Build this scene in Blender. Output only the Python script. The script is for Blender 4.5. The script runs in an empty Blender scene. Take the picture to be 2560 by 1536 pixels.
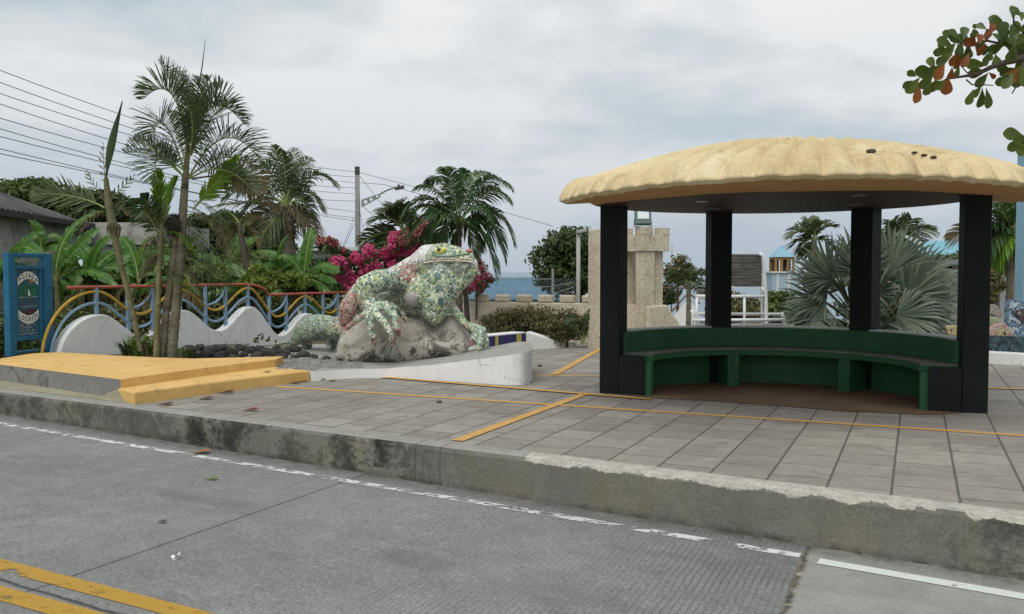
import bpy, bmesh, math, random
from mathutils import Vector, Matrix, noise
V = Vector
R = math.radians
sc = bpy.context.scene
col = sc.collection
rnd = random.Random(7)

# ------------------------------------------------------------------ camera
F = 2170.0
CH = 1.35
PITCH = math.atan(88 / F)
SP, CP = math.sin(PITCH), math.cos(PITCH)
cam_d = bpy.data.cameras.new('camera')
cam = bpy.data.objects.new('camera', cam_d)
col.objects.link(cam)
cam.location = (0, 0, CH)
cam.rotation_euler = (math.pi / 2 - PITCH, 0, 0)
cam_d.sensor_width = 36.0
cam_d.lens = F / 2560 * 36.0
cam_d.clip_start = 0.05
cam_d.clip_end = 30000
sc.camera = cam

# survey helpers: where a sight line of the photo meets a plane of the place
def ray(px, py):
    u = (px - 1280) / F
    v = (768 - py) / F
    return V((u, CP + SP * v, -SP + CP * v))
def at(px, py, z=0.0):
    d = ray(px, py)
    return V((0, 0, CH)) + d * ((z - CH) / d.z)
def atd(px, py, Y):
    d = ray(px, py)
    return V((0, 0, CH)) + d * (Y / d.y)

# ------------------------------------------------------------------ mesh builder
class MB:
    def __init__(s):
        s.v = []; s.f = []; s.m = []; s.a = []; s.mi = 0; s.val = 0.5
    def add(s, vs, fs):
        b = len(s.v)
        s.v.extend([tuple(p) for p in vs])
        s.a.extend([s.val] * len(vs))
        for f in fs:
            s.f.append(tuple(i + b for i in f)); s.m.append(s.mi)
    def box(s, c, h, ax=None):
        c = V(c)
        ax = ax or (V((1, 0, 0)), V((0, 1, 0)), V((0, 0, 1)))
        vs = []
        for k in (-1, 1):
            for j in (-1, 1):
                for i in (-1, 1):
                    vs.append(c + ax[0] * (i * h[0]) + ax[1] * (j * h[1]) + ax[2] * (k * h[2]))
        s.add(vs, [(0, 2, 3, 1), (4, 5, 7, 6), (0, 1, 5, 4), (2, 6, 7, 3), (0, 4, 6, 2), (1, 3, 7, 5)])
    def bbox(s, x0, x1, y0, y1, z0, z1):
        s.box(((x0 + x1) / 2, (y0 + y1) / 2, (z0 + z1) / 2), ((x1 - x0) / 2, (y1 - y0) / 2, (z1 - z0) / 2))
    def prism(s, bot, top):
        n = len(bot)
        s.add(list(bot) + list(top), [tuple(range(n - 1, -1, -1)), tuple(range(n, 2 * n))] +
              [(i, (i + 1) % n, n + (i + 1) % n, n + i) for i in range(n)])
    def slab(s, poly, z0, z1):
        s.prism([V((p[0], p[1], z0)) for p in poly], [V((p[0], p[1], z1)) for p in poly])
    def quad(s, a, b, c, d):
        s.add([a, b, c, d], [(0, 1, 2, 3)])
    def poly(s, pts):
        s.add(pts, [tuple(range(len(pts)))])
    def tube(s, path, rad, n=8, cap=True):
        path = [V(p) for p in path]
        if not hasattr(rad, '__len__'): rad = [rad] * len(path)
        rings = []
        up = None
        for i, p in enumerate(path):
            t = (path[min(i + 1, len(path) - 1)] - path[max(i - 1, 0)])
            if t.length < 1e-9: t = V((0, 0, 1))
            t.normalize()
            if up is None:
                up = V((1, 0, 0)) if abs(t.z) > .9 else V((0, 0, 1))
            x = t.cross(up)
            if x.length < 1e-6: x = t.orthogonal()
            x.normalize(); y = x.cross(t).normalized(); up = y
            rings.append([p + (x * math.cos(2 * math.pi * k / n) + y * math.sin(2 * math.pi * k / n)) * rad[i] for k in range(n)])
        vs = [q for r_ in rings for q in r_]
        fs = []
        for i in range(len(rings) - 1):
            for k in range(n):
                a = i * n + k; b = i * n + (k + 1) % n
                fs.append((a, b, b + n, a + n))
        if cap:
            fs.append(tuple(range(n - 1, -1, -1)))
            fs.append(tuple(range(len(vs) - n, len(vs))))
        s.add(vs, fs)
    def sphere(s, c, r, nu=12, nv=8, sc_=(1, 1, 1)):
        c = V(c); vs = [c + V((0, 0, -r * sc_[2]))]
        for j in range(1, nv):
            ph = -math.pi / 2 + math.pi * j / nv
            for i in range(nu):
                th = 2 * math.pi * i / nu
                vs.append(c + V((math.cos(th) * math.cos(ph) * r * sc_[0], math.sin(th) * math.cos(ph) * r * sc_[1], math.sin(ph) * r * sc_[2])))
        vs.append(c + V((0, 0, r * sc_[2])))
        fs = [(0, 1 + (i + 1) % nu, 1 + i) for i in range(nu)]
        for j in range(nv - 2):
            for i in range(nu):
                a = 1 + j * nu + i; b = 1 + j * nu + (i + 1) % nu
                fs.append((a, b, b + nu, a + nu))
        L = len(vs) - 1; o = 1 + (nv - 2) * nu
        fs += [(o + i, o + (i + 1) % nu, L) for i in range(nu)]
        s.add(vs, fs)
    def build(s, name, mats, parent=None, smooth=False, bevel=0.0):
        o_ = ORIG.get(parent.name, V((0, 0, 0))) if parent else V((0, 0, 0))
        me = bpy.data.meshes.new(name)
        if parent is not None and o_.length > 0:
            me.from_pydata([(a - o_.x, b - o_.y, c - o_.z) for a, b, c in s.v], [], s.f)
        else:
            me.from_pydata(s.v, [], s.f)
        if not isinstance(mats, (list, tuple)): mats = [mats]
        for m in mats: me.materials.append(m)
        if len(mats) > 1: me.polygons.foreach_set('material_index', s.m)
        at_ = me.attributes.new('v', 'FLOAT', 'POINT')
        at_.data.foreach_set('value', s.a)
        if smooth: me.polygons.foreach_set('use_smooth', [True] * len(me.polygons))
        me.update()
        ob = bpy.data.objects.new(name, me)
        col.objects.link(ob)
        if parent:
            ob.parent = parent
            ORIG[ob.name] = o_
        if bevel > 0:
            md = ob.modifiers.new('bevel', 'BEVEL'); md.width = bevel; md.segments = 2; md.limit_method = 'ANGLE'; md.angle_limit = R(40)
        return ob

ORIG = {}
def tag(o, label=None, cat=None, group=None, kind=None):
    if label: o['label'] = label
    if cat: o['category'] = cat
    if group: o['group'] = group
    if kind: o['kind'] = kind
    return o
def thing(name, loc, label, cat, group=None):
    o = bpy.data.objects.new(name, None)
    o.empty_display_size = .1
    col.objects.link(o); o.location = loc
    ORIG[o.name] = V(loc)
    return tag(o, label, cat, group)
def bez(p, n):
    """points on a quadratic or cubic curve"""
    out = []
    for i in range(n + 1):
        t = i / n
        if len(p) == 3:
            out.append(p[0] * (1 - t) ** 2 + p[1] * 2 * t * (1 - t) + p[2] * t * t)
        else:
            out.append(p[0] * (1 - t) ** 3 + p[1] * 3 * t * (1 - t) ** 2 + p[2] * 3 * t * t * (1 - t) + p[3] * t ** 3)
    return out
def lerp(a, b, t): return a + (b - a) * t

# ------------------------------------------------------------------ materials
class NT:
    """short-hand for building node trees"""
    def __init__(s, name):
        s.m = bpy.data.materials.new(name); s.m.use_nodes = True
        s.t = s.m.node_tree; s.n = s.t.nodes; s.l = s.t.links
        s.n.clear()
        s.out = s.n.new('ShaderNodeOutputMaterial')
        s.b = s.n.new('ShaderNodeBsdfPrincipled')
        s.l.new(s.b.outputs[0], s.out.inputs[0])
        s._oc = None
    def link(s, a, b): s.l.new(a, b)
    def coord(s):
        if s._oc is None:
            s._oc = s.n.new('ShaderNodeTexCoord').outputs['Object']
        return s._oc
    def mapping(s, sc_=(1, 1, 1), rot=(0, 0, 0), loc=(0, 0, 0), src=None):
        m = s.n.new('ShaderNodeMapping')
        s.l.new(src or s.coord(), m.inputs[0])
        m.inputs['Scale'].default_value = sc_; m.inputs['Rotation'].default_value = rot; m.inputs['Location'].default_value = loc
        return m.outputs[0]
    def noise(s, scale, detail=4, rough=.55, vec=None, dist=0.0):
        n = s.n.new('ShaderNodeTexNoise')
        n.inputs['Scale'].default_value = scale; n.inputs['Detail'].default_value = detail
        n.inputs['Roughness'].default_value = rough; n.inputs['Distortion'].default_value = dist
        s.l.new(vec or s.coord(), n.inputs['Vector'])
        return n.outputs[0]
    def ramp(s, fac, stops, interp='LINEAR'):
        r = s.n.new('ShaderNodeValToRGB'); cr = r.color_ramp; cr.interpolation = interp
        while len(cr.elements) < len(stops): cr.elements.new(.5)
        for e, (p, c) in zip(cr.elements, stops):
            e.position = p; e.color = (c[0], c[1], c[2], 1) if hasattr(c, '__len__') else (c, c, c, 1)
        s.l.new(fac, r.inputs[0]); return r.outputs[0]
    def math(s, op, a, b=None, c=None, clamp=False):
        m = s.n.new('ShaderNodeMath'); m.operation = op; m.use_clamp = clamp
        for i, x in enumerate((a, b, c)):
            if x is None: continue
            if isinstance(x, (int, float)): m.inputs[i].default_value = x
            else: s.l.new(x, m.inputs[i])
        return m.outputs[0]
    def mix(s, fac, a, b, blend='MIX'):
        m = s.n.new('ShaderNodeMix'); m.data_type = 'RGBA'; m.blend_type = blend
        for i, x in ((0, fac), (6, a), (7, b)):
            if isinstance(x, (int, float)): m.inputs[i].default_value = x
            elif isinstance(x, (tuple, list)): m.inputs[i].default_value = (x[0], x[1], x[2], 1)
            else: s.l.new(x, m.inputs[i])
        return m.outputs[2]
    def sep(s, vec=None):
        x = s.n.new('ShaderNodeSeparateXYZ'); s.l.new(vec or s.coord(), x.inputs[0]); return x.outputs
    def attr(s, name='v', out='Fac'):
        a = s.n.new('ShaderNodeAttribute'); a.attribute_name = name; return a.outputs[out]
    def bump(s, h, strength=.3, dist=.01):
        b = s.n.new('ShaderNodeBump'); b.inputs['Strength'].default_value = strength; b.inputs['Distance'].default_value = dist
        s.l.new(h, b.inputs['Height']); s.l.new(b.outputs[0], s.b.inputs['Normal'])
    def fin(s, color, rough=.8, spec=.3, metal=0.0):
        if isinstance(color, (tuple, list)): s.b.inputs['Base Color'].default_value = (color[0], color[1], color[2], 1)
        else: s.l.new(color, s.b.inputs['Base Color'])
        if isinstance(rough, (int, float)): s.b.inputs['Roughness'].default_value = rough
        else: s.l.new(rough, s.b.inputs['Roughness'])
        s.b.inputs['Specular IOR Level'].default_value = spec
        s.b.inputs['Metallic'].default_value = metal
        return s.m

def blotchy(name, c1, c2, scale=3, rough=.8, bump=.25, bdist=.006, fine=60, spec=.3, stain=None, sscale=1.2, slo=.55, shi=.7, c3=None):
    """a weathered surface: two tones in large patches, fine grain, optional dark stains of irregular outline"""
    t = NT(name)
    n = t.noise(scale, 5, .6)
    c = t.ramp(n, [(.3, c1), (.7, c2)] if c3 is None else [(.28, c1), (.52, c2), (.75, c3)])
    g = t.noise(fine, 3, .6)
    c = t.mix(.35, c, t.ramp(g, [(.25, .25), (.75, .75)]), 'OVERLAY')
    if stain:
        s_ = t.noise(sscale, 8, .68, dist=.4)
        c = t.mix(t.ramp(s_, [(slo, 0), (shi, 1)]), c, stain)
    t.bump(t.math('ADD', g, t.math('MULTIPLY', n, .6)), bump, bdist)
    return t.fin(c, rough, spec)

def paint(name, c, var=.12, rough=.55, scale=6, spec=.35, bump=.08):
    k1 = tuple(x * (1 - var) for x in c); k2 = tuple(min(1, x * (1 + var)) for x in c)
    return blotchy(name, k1, k2, scale, rough, bump, .003, 40, spec)

def leaf_mat(name, dark, mid, light, rough=.5, trans=.25, spec=.35):
    t = NT(name)
    a = t.attr('v')
    n = t.noise(2.5, 3)
    f = t.math('ADD', t.math('MULTIPLY', a, .75), t.math('MULTIPLY', n, .35))
    c = t.ramp(f, [(.15, dark), (.5, mid), (.9, light)])
    t.fin(c, rough, spec)
    if trans > 0:
        tr = t.n.new('ShaderNodeBsdfTranslucent'); t.l.new(t.mix(.5, c, (light[0], light[1], light[2] * .5)), tr.inputs[0])
        mx = t.n.new('ShaderNodeMixShader'); mx.inputs[0].default_value = trans
        t.l.new(t.b.outputs[0], mx.inputs[1]); t.l.new(tr.outputs[0], mx.inputs[2]); t.l.new(mx.outputs[0], t.out.inputs[0])
    return t.m
# ------------------------------------------------------------------ world: overcast daylight
SUN_EL, SUN_AZ = R(58), R(200)
w = bpy.data.worlds.new('World'); sc.world = w; w.use_nodes = True
nt = w.node_tree; nt.nodes.clear()
def wn(t, **k):
    n = nt.nodes.new(t)
    for a, b in k.items(): setattr(n, a, b)
    return n
wo = wn('ShaderNodeOutputWorld')
sky = wn('ShaderNodeTexSky', sky_type='NISHITA', sun_disc=False)
sky.sun_elevation = SUN_EL; sky.sun_rotation = SUN_AZ; sky.dust_density = 3; sky.air_density = 1.2
bg1 = wn('ShaderNodeBackground'); bg1.inputs[1].default_value = 0.10
nt.links.new(sky.outputs[0], bg1.inputs[0])
tc = wn('ShaderNodeTexCoord')
sx = wn('ShaderNodeSeparateXYZ'); nt.links.new(tc.outputs['Generated'], sx.inputs[0])
def wm(op, a, b=None, clamp=False):
    m = wn('ShaderNodeMath', operation=op, use_clamp=clamp)
    for i, x in enumerate((a, b)):
        if x is None: continue
        if isinstance(x, (int, float)): m.inputs[i].default_value = x
        else: nt.links.new(x, m.inputs[i])
    return m.outputs[0]
# cloud deck: direction projected on a level layer, so cells flatten towards the horizon
zz = wm('MAXIMUM', sx.outputs[2], 0.0)
den = wm('ADD', zz, 0.16)
cx = wm('DIVIDE', sx.outputs[0], den); cy = wm('DIVIDE', sx.outputs[1], den)
cv = wn('ShaderNodeCombineXYZ'); nt.links.new(cx, cv.inputs[0]); nt.links.new(cy, cv.inputs[1])
mp = wn('ShaderNodeMapping'); nt.links.new(cv.outputs[0], mp.inputs[0]); mp.inputs['Location'].default_value = (3.05, 1.3, 0.0)
def wnoise(scale, detail, rough, dist):
    n = wn('ShaderNodeTexNoise'); nt.links.new(mp.outputs[0], n.inputs['Vector'])
    n.inputs['Scale'].default_value = scale; n.inputs['Detail'].default_value = detail
    n.inputs['Roughness'].default_value = rough; n.inputs['Distortion'].default_value = dist
    return n.outputs[0]
def wramp(fac, stops):
    r = wn('ShaderNodeValToRGB')
    while len(r.color_ramp.elements) < len(stops): r.color_ramp.elements.new(.5)
    for e, (p, c) in zip(r.color_ramp.elements, stops): e.position = p; e.color = (c[0], c[1], c[2], 1)
    nt.links.new(fac, r.inputs[0]); return r.outputs[0]
def wmix(fac, a, b):
    m = wn('ShaderNodeMix', data_type='RGBA')
    for i, x in ((0, fac), (6, a), (7, b)):
        if isinstance(x, (int, float)): m.inputs[i].default_value = x
        elif isinstance(x, tuple): m.inputs[i].default_value = (*x, 1)
        else: nt.links.new(x, m.inputs[i])
    return m.outputs[2]
n1 = wnoise(.55, 5, .5, .25)
n2 = wnoise(2.0, 6, .55, .4)
nn = wm('ADD', wm('MULTIPLY', n1, .72), wm('MULTIPLY', n2, .28))
deck = wramp(nn, [(.41, (.355, .43, .47)), (.455, (.45, .505, .535)), (.50, (.565, .58, .592)), (.545, (.685, .683, .68))])
hor = wramp(wm('MULTIPLY', zz, 2.6, True), [(0, (.335, .395, .465)), (.22, (.385, .44, .50)), (.55, (.475, .515, .545)), (1, (.54, .56, .575))])
hm = wramp(wm('MULTIPLY', zz, 3.4, True), [(0, (.92, .92, .92)), (.35, (.62, .62, .62)), (1, (.12, .12, .12))])
ccol = wmix(hm, deck, hor)
bg2 = wn('ShaderNodeBackground'); bg2.inputs[1].default_value = 1.0
nt.links.new(ccol, bg2.inputs[0])
mxw = wn('ShaderNodeMixShader'); mxw.inputs[0].default_value = 0.93
nt.links.new(bg1.outputs[0], mxw.inputs[1]); nt.links.new(bg2.outputs[0], mxw.inputs[2]); nt.links.new(mxw.outputs[0], wo.inputs[0])

sl = bpy.data.lights.new('sun', 'SUN'); sl.energy = 1.5; sl.angle = R(40); sl.color = (1, .97, .92)
so = bpy.data.objects.new('sun', sl); col.objects.link(so)
# light from behind the camera and slightly to the left, high up
so.rotation_euler = V((math.sin(R(-20)) * math.cos(SUN_EL), -math.cos(R(-20)) * math.cos(SUN_EL), math.sin(SUN_EL))).to_track_quat('Z', 'Y').to_euler()

sc.view_settings.view_transform = 'Standard'; sc.view_settings.look = 'None'
sc.view_settings.exposure = 0.42; sc.view_settings.gamma = 1.0; sc.view_settings.use_curve_mapping = False
sc.cycles.max_bounces = 6; sc.cycles.diffuse_bounces = 3; sc.cycles.glossy_bounces = 2; sc.cycles.transmission_bounces = 3
sc.cycles.transparent_max_bounces = 8
sc.cycles.use_denoising = True

# ------------------------------------------------------------------ street frame
KA = R(-30.4)                       # direction of the kerb
KP = V((-5.745, 9.694, 0))          # a point on the kerb's upper outer edge
KD = V((math.cos(KA), math.sin(KA), 0)); KN = V((-math.sin(KA), math.cos(KA), 0))   # along, and away from the road
GA = R(-25.0)                       # paving grid
E1 = V((math.cos(GA), math.sin(GA), 0)); E2 = V((-math.sin(GA), math.cos(GA), 0))
ROADSLOPE = -0.0094
def road_z(p): return -0.242 + ROADSLOPE * (V((p[0], p[1], 0)) - KP).dot(KD)
def at_road(px, py, dz=0.0):
    p = at(px, py, -.28)
    for _ in range(6): p = at(px, py, road_z(p) + dz)
    return p
def to_k(p):                        # world to kerb frame
    q = V((p[0], p[1], 0)) - KP
    return V((q.dot(KD), q.dot(KN), p[2]))

# ---- road: concrete slabs with joints, grooves and worn patches
road_pts = {}
def line_mask(t, a, b, halfw, wob=.012, wsc=6.0):
    """0..1 mask of a line through two road points, given in the road's own coordinates"""
    d = V((b.x - a.x, b.y - a.y)); d.normalize(); n = V((-d.y, d.x)); c = n.x * a.x + n.y * a.y
    o = t.sep()
    v = t.math('ADD', t.math('MULTIPLY', o[0], n.x), t.math('MULTIPLY', o[1], n.y))
    v = t.math('SUBTRACT', v, c)
    w_ = t.math('MULTIPLY', t.math('SUBTRACT', t.noise(wsc, 4, .6), .5), wob * 2)
    v = t.math('ADD', v, w_)
    m = t.math('ABSOLUTE', v)
    return t.math('SUBTRACT', 1.0, t.math('SMOOTH_MIN', t.math('DIVIDE', m, halfw), 1.0, .2), clamp=True), v

def road_surface(name):
    t = NT(name)
    big = t.noise(.55, 5, .6)
    base = t.ramp(big, [(.3, (.176, .178, .172)), (.55, (.208, .209, .201)), (.75, (.236, .236, .226))])
    mid = t.noise(5, 6, .65)
    base = t.mix(.5, base, t.ramp(mid, [(.3, .36), (.7, .62)]), 'OVERLAY')
    gr = t.math('ADD', t.math('MULTIPLY', t.noise(140, 2, .7), .55), t.math('MULTIPLY', t.noise(48, 3, .7), .45))
    base = t.mix(.55, base, t.ramp(gr, [(.36, .08), (.5, .5), (.64, .92)]), 'OVERLAY')
    # oil and tyre darkening along the lane
    st = t.noise(1.3, 5, .6, vec=t.mapping((.35, 1.6, 1)))
    base = t.mix(t.ramp(st, [(.52, 0), (.68, .5)]), base, (.115, .115, .110))
    # the newer, paler slab beyond the wide joint
    a, b = to_k(at_road(2022, 1369)), to_k(at_road(1960, 1536))
    j2, side = line_mask(t, a, b, .028, .03, 9)
    pale = t.math('GREATER_THAN', t.math('MULTIPLY', side, 1), 0)
    base = t.mix(t.math('MULTIPLY', pale, .8), base, t.mix(.35, t.ramp(mid, [(.3, (.25, .245, .225)), (.7, (.335, .33, .305))]), t.ramp(gr, [(.28, .2), (.72, .8)]), 'OVERLAY'))
    # brushed grooves across the lane on the slab before that joint
    d = (b - a); d.z = 0; d.normalize(); n = V((-d.y, d.x))
    o = t.sep()
    gv = t.math('ADD', t.math('MULTIPLY', o[0], n.x), t.math('MULTIPLY', o[1], n.y))
    gv = t.math('ADD', gv, t.math('MULTIPLY', t.noise(3, 2), .02))
    saw = t.math('ABSOLUTE', t.math('SUBTRACT', t.math('FRACT', t.math('MULTIPLY', gv, 1 / .038)), .5))
    groove = t.math('LESS_THAN', saw, .12)
    gfade = t.math('MULTIPLY', t.ramp(o[0], [(0.0, 0), (1.0, 1)]), 1.0)
    gf = t.math('MULTIPLY_ADD', o[0], .35, -2.15, clamp=True)
    gf = t.math('MULTIPLY', gf, t.math('SUBTRACT', 1.0, pale))
    gmask = t.math('MULTIPLY', t.math('MULTIPLY', groove, gf), t.ramp(t.noise(2.2, 3), [(.35, .15), (.6, .75)]))
    base = t.mix(gmask, base, (.085, .085, .085))
    # two old oil stains
    for (sx_, sy_), rx_, ry_ in (((446, 1242), .26, .12), ((1040, 1400), .30, .16), ((420, 1500), .16, .10)):
        q_ = to_k(at_road(sx_, sy_))
        ex = t.math('DIVIDE', t.math('SUBTRACT', o[0], q_.x), rx_); ey = t.math('DIVIDE', t.math('SUBTRACT', o[1], q_.y), ry_)
        dd = t.math('ADD', t.math('ADD', t.math('MULTIPLY', ex, ex), t.math('MULTIPLY', ey, ey)), t.math('MULTIPLY', t.math('SUBTRACT', t.noise(6, 5, .7), .5), 1.6))
        base = t.mix(t.ramp(dd, [(0, .32), (.5, .2), (1.2, 0)]), base, (.085, .085, .082))
    # joints
    jd, _ = line_mask(t, to_k(at_road(91, 1472)), to_k(at_road(842, 1211)), .015, .012)
    jl, _ = line_mask(t, to_k(at_road(0, 1450)), to_k(at_road(291, 1536)), .020, .02, 8)
    base = t.mix(t.math('MULTIPLY', jd, .85), base, (.035, .035, .035))
    base = t.mix(t.math('MULTIPLY', jl, .95), base, (.022, .023, .022))
    base = t.mix(t.math('MULTIPLY', j2, .95), base, t.ramp(t.noise(14, 4), [(.4, (.03, .03, .028)), (.55, (.12, .095, .05)), (.65, (.33, .32, .29))]))
    # patchy darker tone, growing towards the foot of the kerb
    gd = t.math('MULTIPLY_ADD', o[1], 4.2, 1.0, clamp=True)
    gd = t.math('MULTIPLY', gd, t.ramp(t.noise(7, 6, .7), [(.35, .15), (.6, .9)]))
    base = t.mix(gd, base, (.075, .073, .068))
    h = t.math('SUBTRACT', t.math('MULTIPLY', gr, .6), t.math('MULTIPLY', gmask, .9))
    h = t.math('SUBTRACT', h, t.math('ADD', jd, t.math('ADD', jl, j2)))
    t.bump(h, .35, .006)
    return t.fin(base, .82, .25)

M = {}
M['road'] = road_surface('road_concrete')
m = MB()
# own coordinates: x along the kerb, y away from it
xs = [-60, -20, -10, -5, 0, 5, 10, 15, 25, 60]
vs = []
for x in xs:
    for y in (-30, -12, -6, -3, 0.05):
        vs.append(V((x, y, -0.242 + ROADSLOPE * x)))
fs = []
for i in range(len(xs) - 1):
    for j in range(4):
        a = i * 5 + j; fs.append((a, a + 5, a + 6, a + 1))
m.add(vs, fs)
road = m.build('road', M['road']); tag(road, kind='structure')
road.location = KP; road.rotation_euler = (0, 0, KA)

def worn(name, c, keep=.5, soft=.03, sc_=9.0, dirt=.6):
    """old road paint: flaked away in patches to the concrete under it"""
    t = NT(name)
    n = t.noise(sc_, 9, .78, dist=.5, vec=t.mapping((.55, 1.0, 1), rot=(0, 0, -KA)))
    g = t.noise(90, 2)
    colr = t.mix(dirt * .5, c, t.ramp(g, [(.3, .3), (.7, .75)]), 'OVERLAY')
    t.fin(colr, .7, .3)
    tr = t.n.new('ShaderNodeBsdfTransparent'); mx = t.n.new('ShaderNodeMixShader')
    t.l.new(t.ramp(n, [(keep - soft, 0), (keep + soft, 1)]), mx.inputs[0])
    t.l.new(t.b.outputs[0], mx.inputs[2]); t.l.new(tr.outputs[0], mx.inputs[1]); t.l.new(mx.outputs[0], t.out.inputs[0])
    return t.m
M['white_worn'] = worn('worn_white_road_paint', (.60, .61, .58), .497, .015, 9)
M['white_kept'] = worn('white_road_paint', (.58, .62, .58), .37, .02, 9)
M['yellow_worn'] = worn('worn_yellow_road_paint', (.40, .235, .035), .40, .04, 10)

def strip(name, pa, pb, width, mat, ext=(0, 0), dz=.004, zf=None, n=10):
    pa, pb = V(pa), V(pb); d = (pb - pa); d.z = 0; L = d.length; d.normalize()
    nn_ = V((-d.y, d.x, 0)) * (width / 2)
    m = MB()
    ts = [(-ext[0] + (L + ext[0] + ext[1]) * i / n) for i in range(n + 1)]
    vs = []
    for s_ in ts:
        p = pa + d * s_
        for q in (p - nn_, p + nn_):
            z = (road_z(q) if zf is None else zf) + dz
            vs.append(V((q.x, q.y, z)))
    m.add(vs, [(2 * i, 2 * i + 2, 2 * i + 3, 2 * i + 1) for i in range(n)])
    ob = m.build(name, mat); tag(ob, kind='structure')
    return ob
strip('edge_line_marking', at_road(73, 1072), at_road(2000, 1391), .085, M['white_worn'], ext=(8, 0), n=30)
strip('edge_line_marking', at_road(2046, 1404), at_road(2560, 1493), .10, M['white_kept'], ext=(0, 6), n=12)
strip('centre_line_marking', at_road(0, 1413), at_road(470, 1536), .12, M['yellow_worn'], ext=(6, 4), n=20)
strip('centre_line_marking', at_road(0, 1484), at_road(190, 1536), .13, M['yellow_worn'], ext=(6, 4), n=20)

# ---- kerb: tall cast concrete, stained, with a mortar cap on part of it
def kerb_mat():
    t = NT('kerb_concrete')
    o = t.sep()
    n = t.noise(1.1, 6, .62)
    c = t.ramp(n, [(.3, (.120, .118, .100)), (.5, (.175, .172, .148)), (.62, (.20, .19, .145)), (.75, (.255, .25, .22))])
    g = t.noise(70, 3, .65)
    c = t.mix(.5, c, t.ramp(g, [(.3, .3), (.7, .7)]), 'OVERLAY')
    # green-yellow runs
    run = t.noise(2.4, 5, .6, vec=t.mapping((1.5, 1, .25)))
    c = t.mix(t.ramp(run, [(.55, 0), (.72, .5)]), c, (.16, .15, .075))
    # black mould, strongest on the stretch before the middle
    mo = t.math('ADD', t.math('MULTIPLY', t.noise(2.2, 9, .75, dist=.5), .78), t.math('MULTIPLY', t.noise(22, 5, .7), .22))
    where = t.ramp(t.math('MULTIPLY', o[0], .1), [(0, .75), (.26, .45), (.33, 1), (.40, .8), (.47, .6), (.54, 1), (.60, .3), (.66, .15), (.93, .15), (1, .75)])
    mm = t.math('MULTIPLY', t.ramp(mo, [(.462, 0), (.51, .6), (.56, 1)]), where)
    c = t.mix(t.math('MULTIPLY', mm, .95), c, (.016, .016, .014))
    # paler worn top
    top = t.math('GREATER_THAN', o[2], -.002)
    c = t.mix(t.math('MULTIPLY', top, .8), c, t.ramp(t.noise(6, 5), [(.3, (.27, .265, .24)), (.7, (.36, .355, .33))]))
    # cream mortar cap with a torn lower edge
    edge = t.math('MULTIPLY', t.math('SUBTRACT', t.noise(3.2, 7, .7), .5), .16)
    hi = t.math('GREATER_THAN', t.math('ADD', o[2], edge), -.024)
    xr = t.math('ADD', o[0], t.math('MULTIPLY', t.noise(5, 3), .3))
    span = t.math('MULTIPLY', t.math('GREATER_THAN', xr, 6.9), t.math('MAXIMUM', t.math('LESS_THAN', xr, 9.5), t.math('GREATER_THAN', t.noise(1.9, 4, .6), .52)))
    cap = t.math('MULTIPLY', hi, span)
    c = t.mix(cap, c, t.mix(.5, t.ramp(t.noise(9, 6, .7), [(.3, (.30, .285, .235)), (.55, (.43, .41, .35)), (.75, (.55, .535, .475))]), t.ramp(g, [(.3, .3), (.7, .75)]), 'OVERLAY'))
    # joints in the face
    for x in (5.78, 6.02, 2.3):
        j, _ = line_mask(t, V((x, 0, 0)), V((x, 1, 0)), .008, .01, 10)
        c = t.mix(t.math('MULTIPLY', j, .8), c, (.05, .05, .045))
    # patchy dark tone towards the bottom of the face
    ft = t.math('SUBTRACT', t.math('MULTIPLY', o[0], ROADSLOPE), t.math('ADD', o[2], .242 - .05))
    c = t.mix(t.math('MULTIPLY', t.math('MULTIPLY', ft, 22, clamp=True), t.ramp(t.noise(5, 6, .7), [(.4, 0), (.6, .9)])), c, (.05, .048, .042))
    h = t.math('ADD', t.math('MULTIPLY', g, .5), t.math('ADD', t.math('MULTIPLY', cap, .8), t.math('MULTIPLY', mo, .8)))
    t.bump(h, .45, .012)
    return t.fin(c, .88, .2)
M['kerb'] = kerb_mat()
m = MB()
nseg = 150
prof = [(-.012, -.9), (-.004, -.03), (.010, .0), (.030, .006), (.17, .006), (.18, -.02), (.18, -.9)]
vs = []
for i in range(nseg + 1):
    x = -20 + 44 * i / nseg
    wb = noise.noise(V((x * 1.7, 0, 0))) * .008 + noise.noise(V((x * 7, 3, 0))) * .004
    for k, (y, z) in enumerate(prof):
        vs.append(V((x, y + (wb if k < 4 else 0), z + (wb * .6 if 0 < k < 5 else 0))))
np_ = len(prof)
fs = [(i * np_ + k, (i + 1) * np_ + k, (i + 1) * np_ + k + 1, i * np_ + k + 1) for i in range(nseg) for k in range(np_ - 1)]
m.add(vs, fs)
kerb = m.build('kerb', M['kerb']); tag(kerb, kind='structure'); kerb.location = KP; kerb.rotation_euler = (0, 0, KA)

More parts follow.
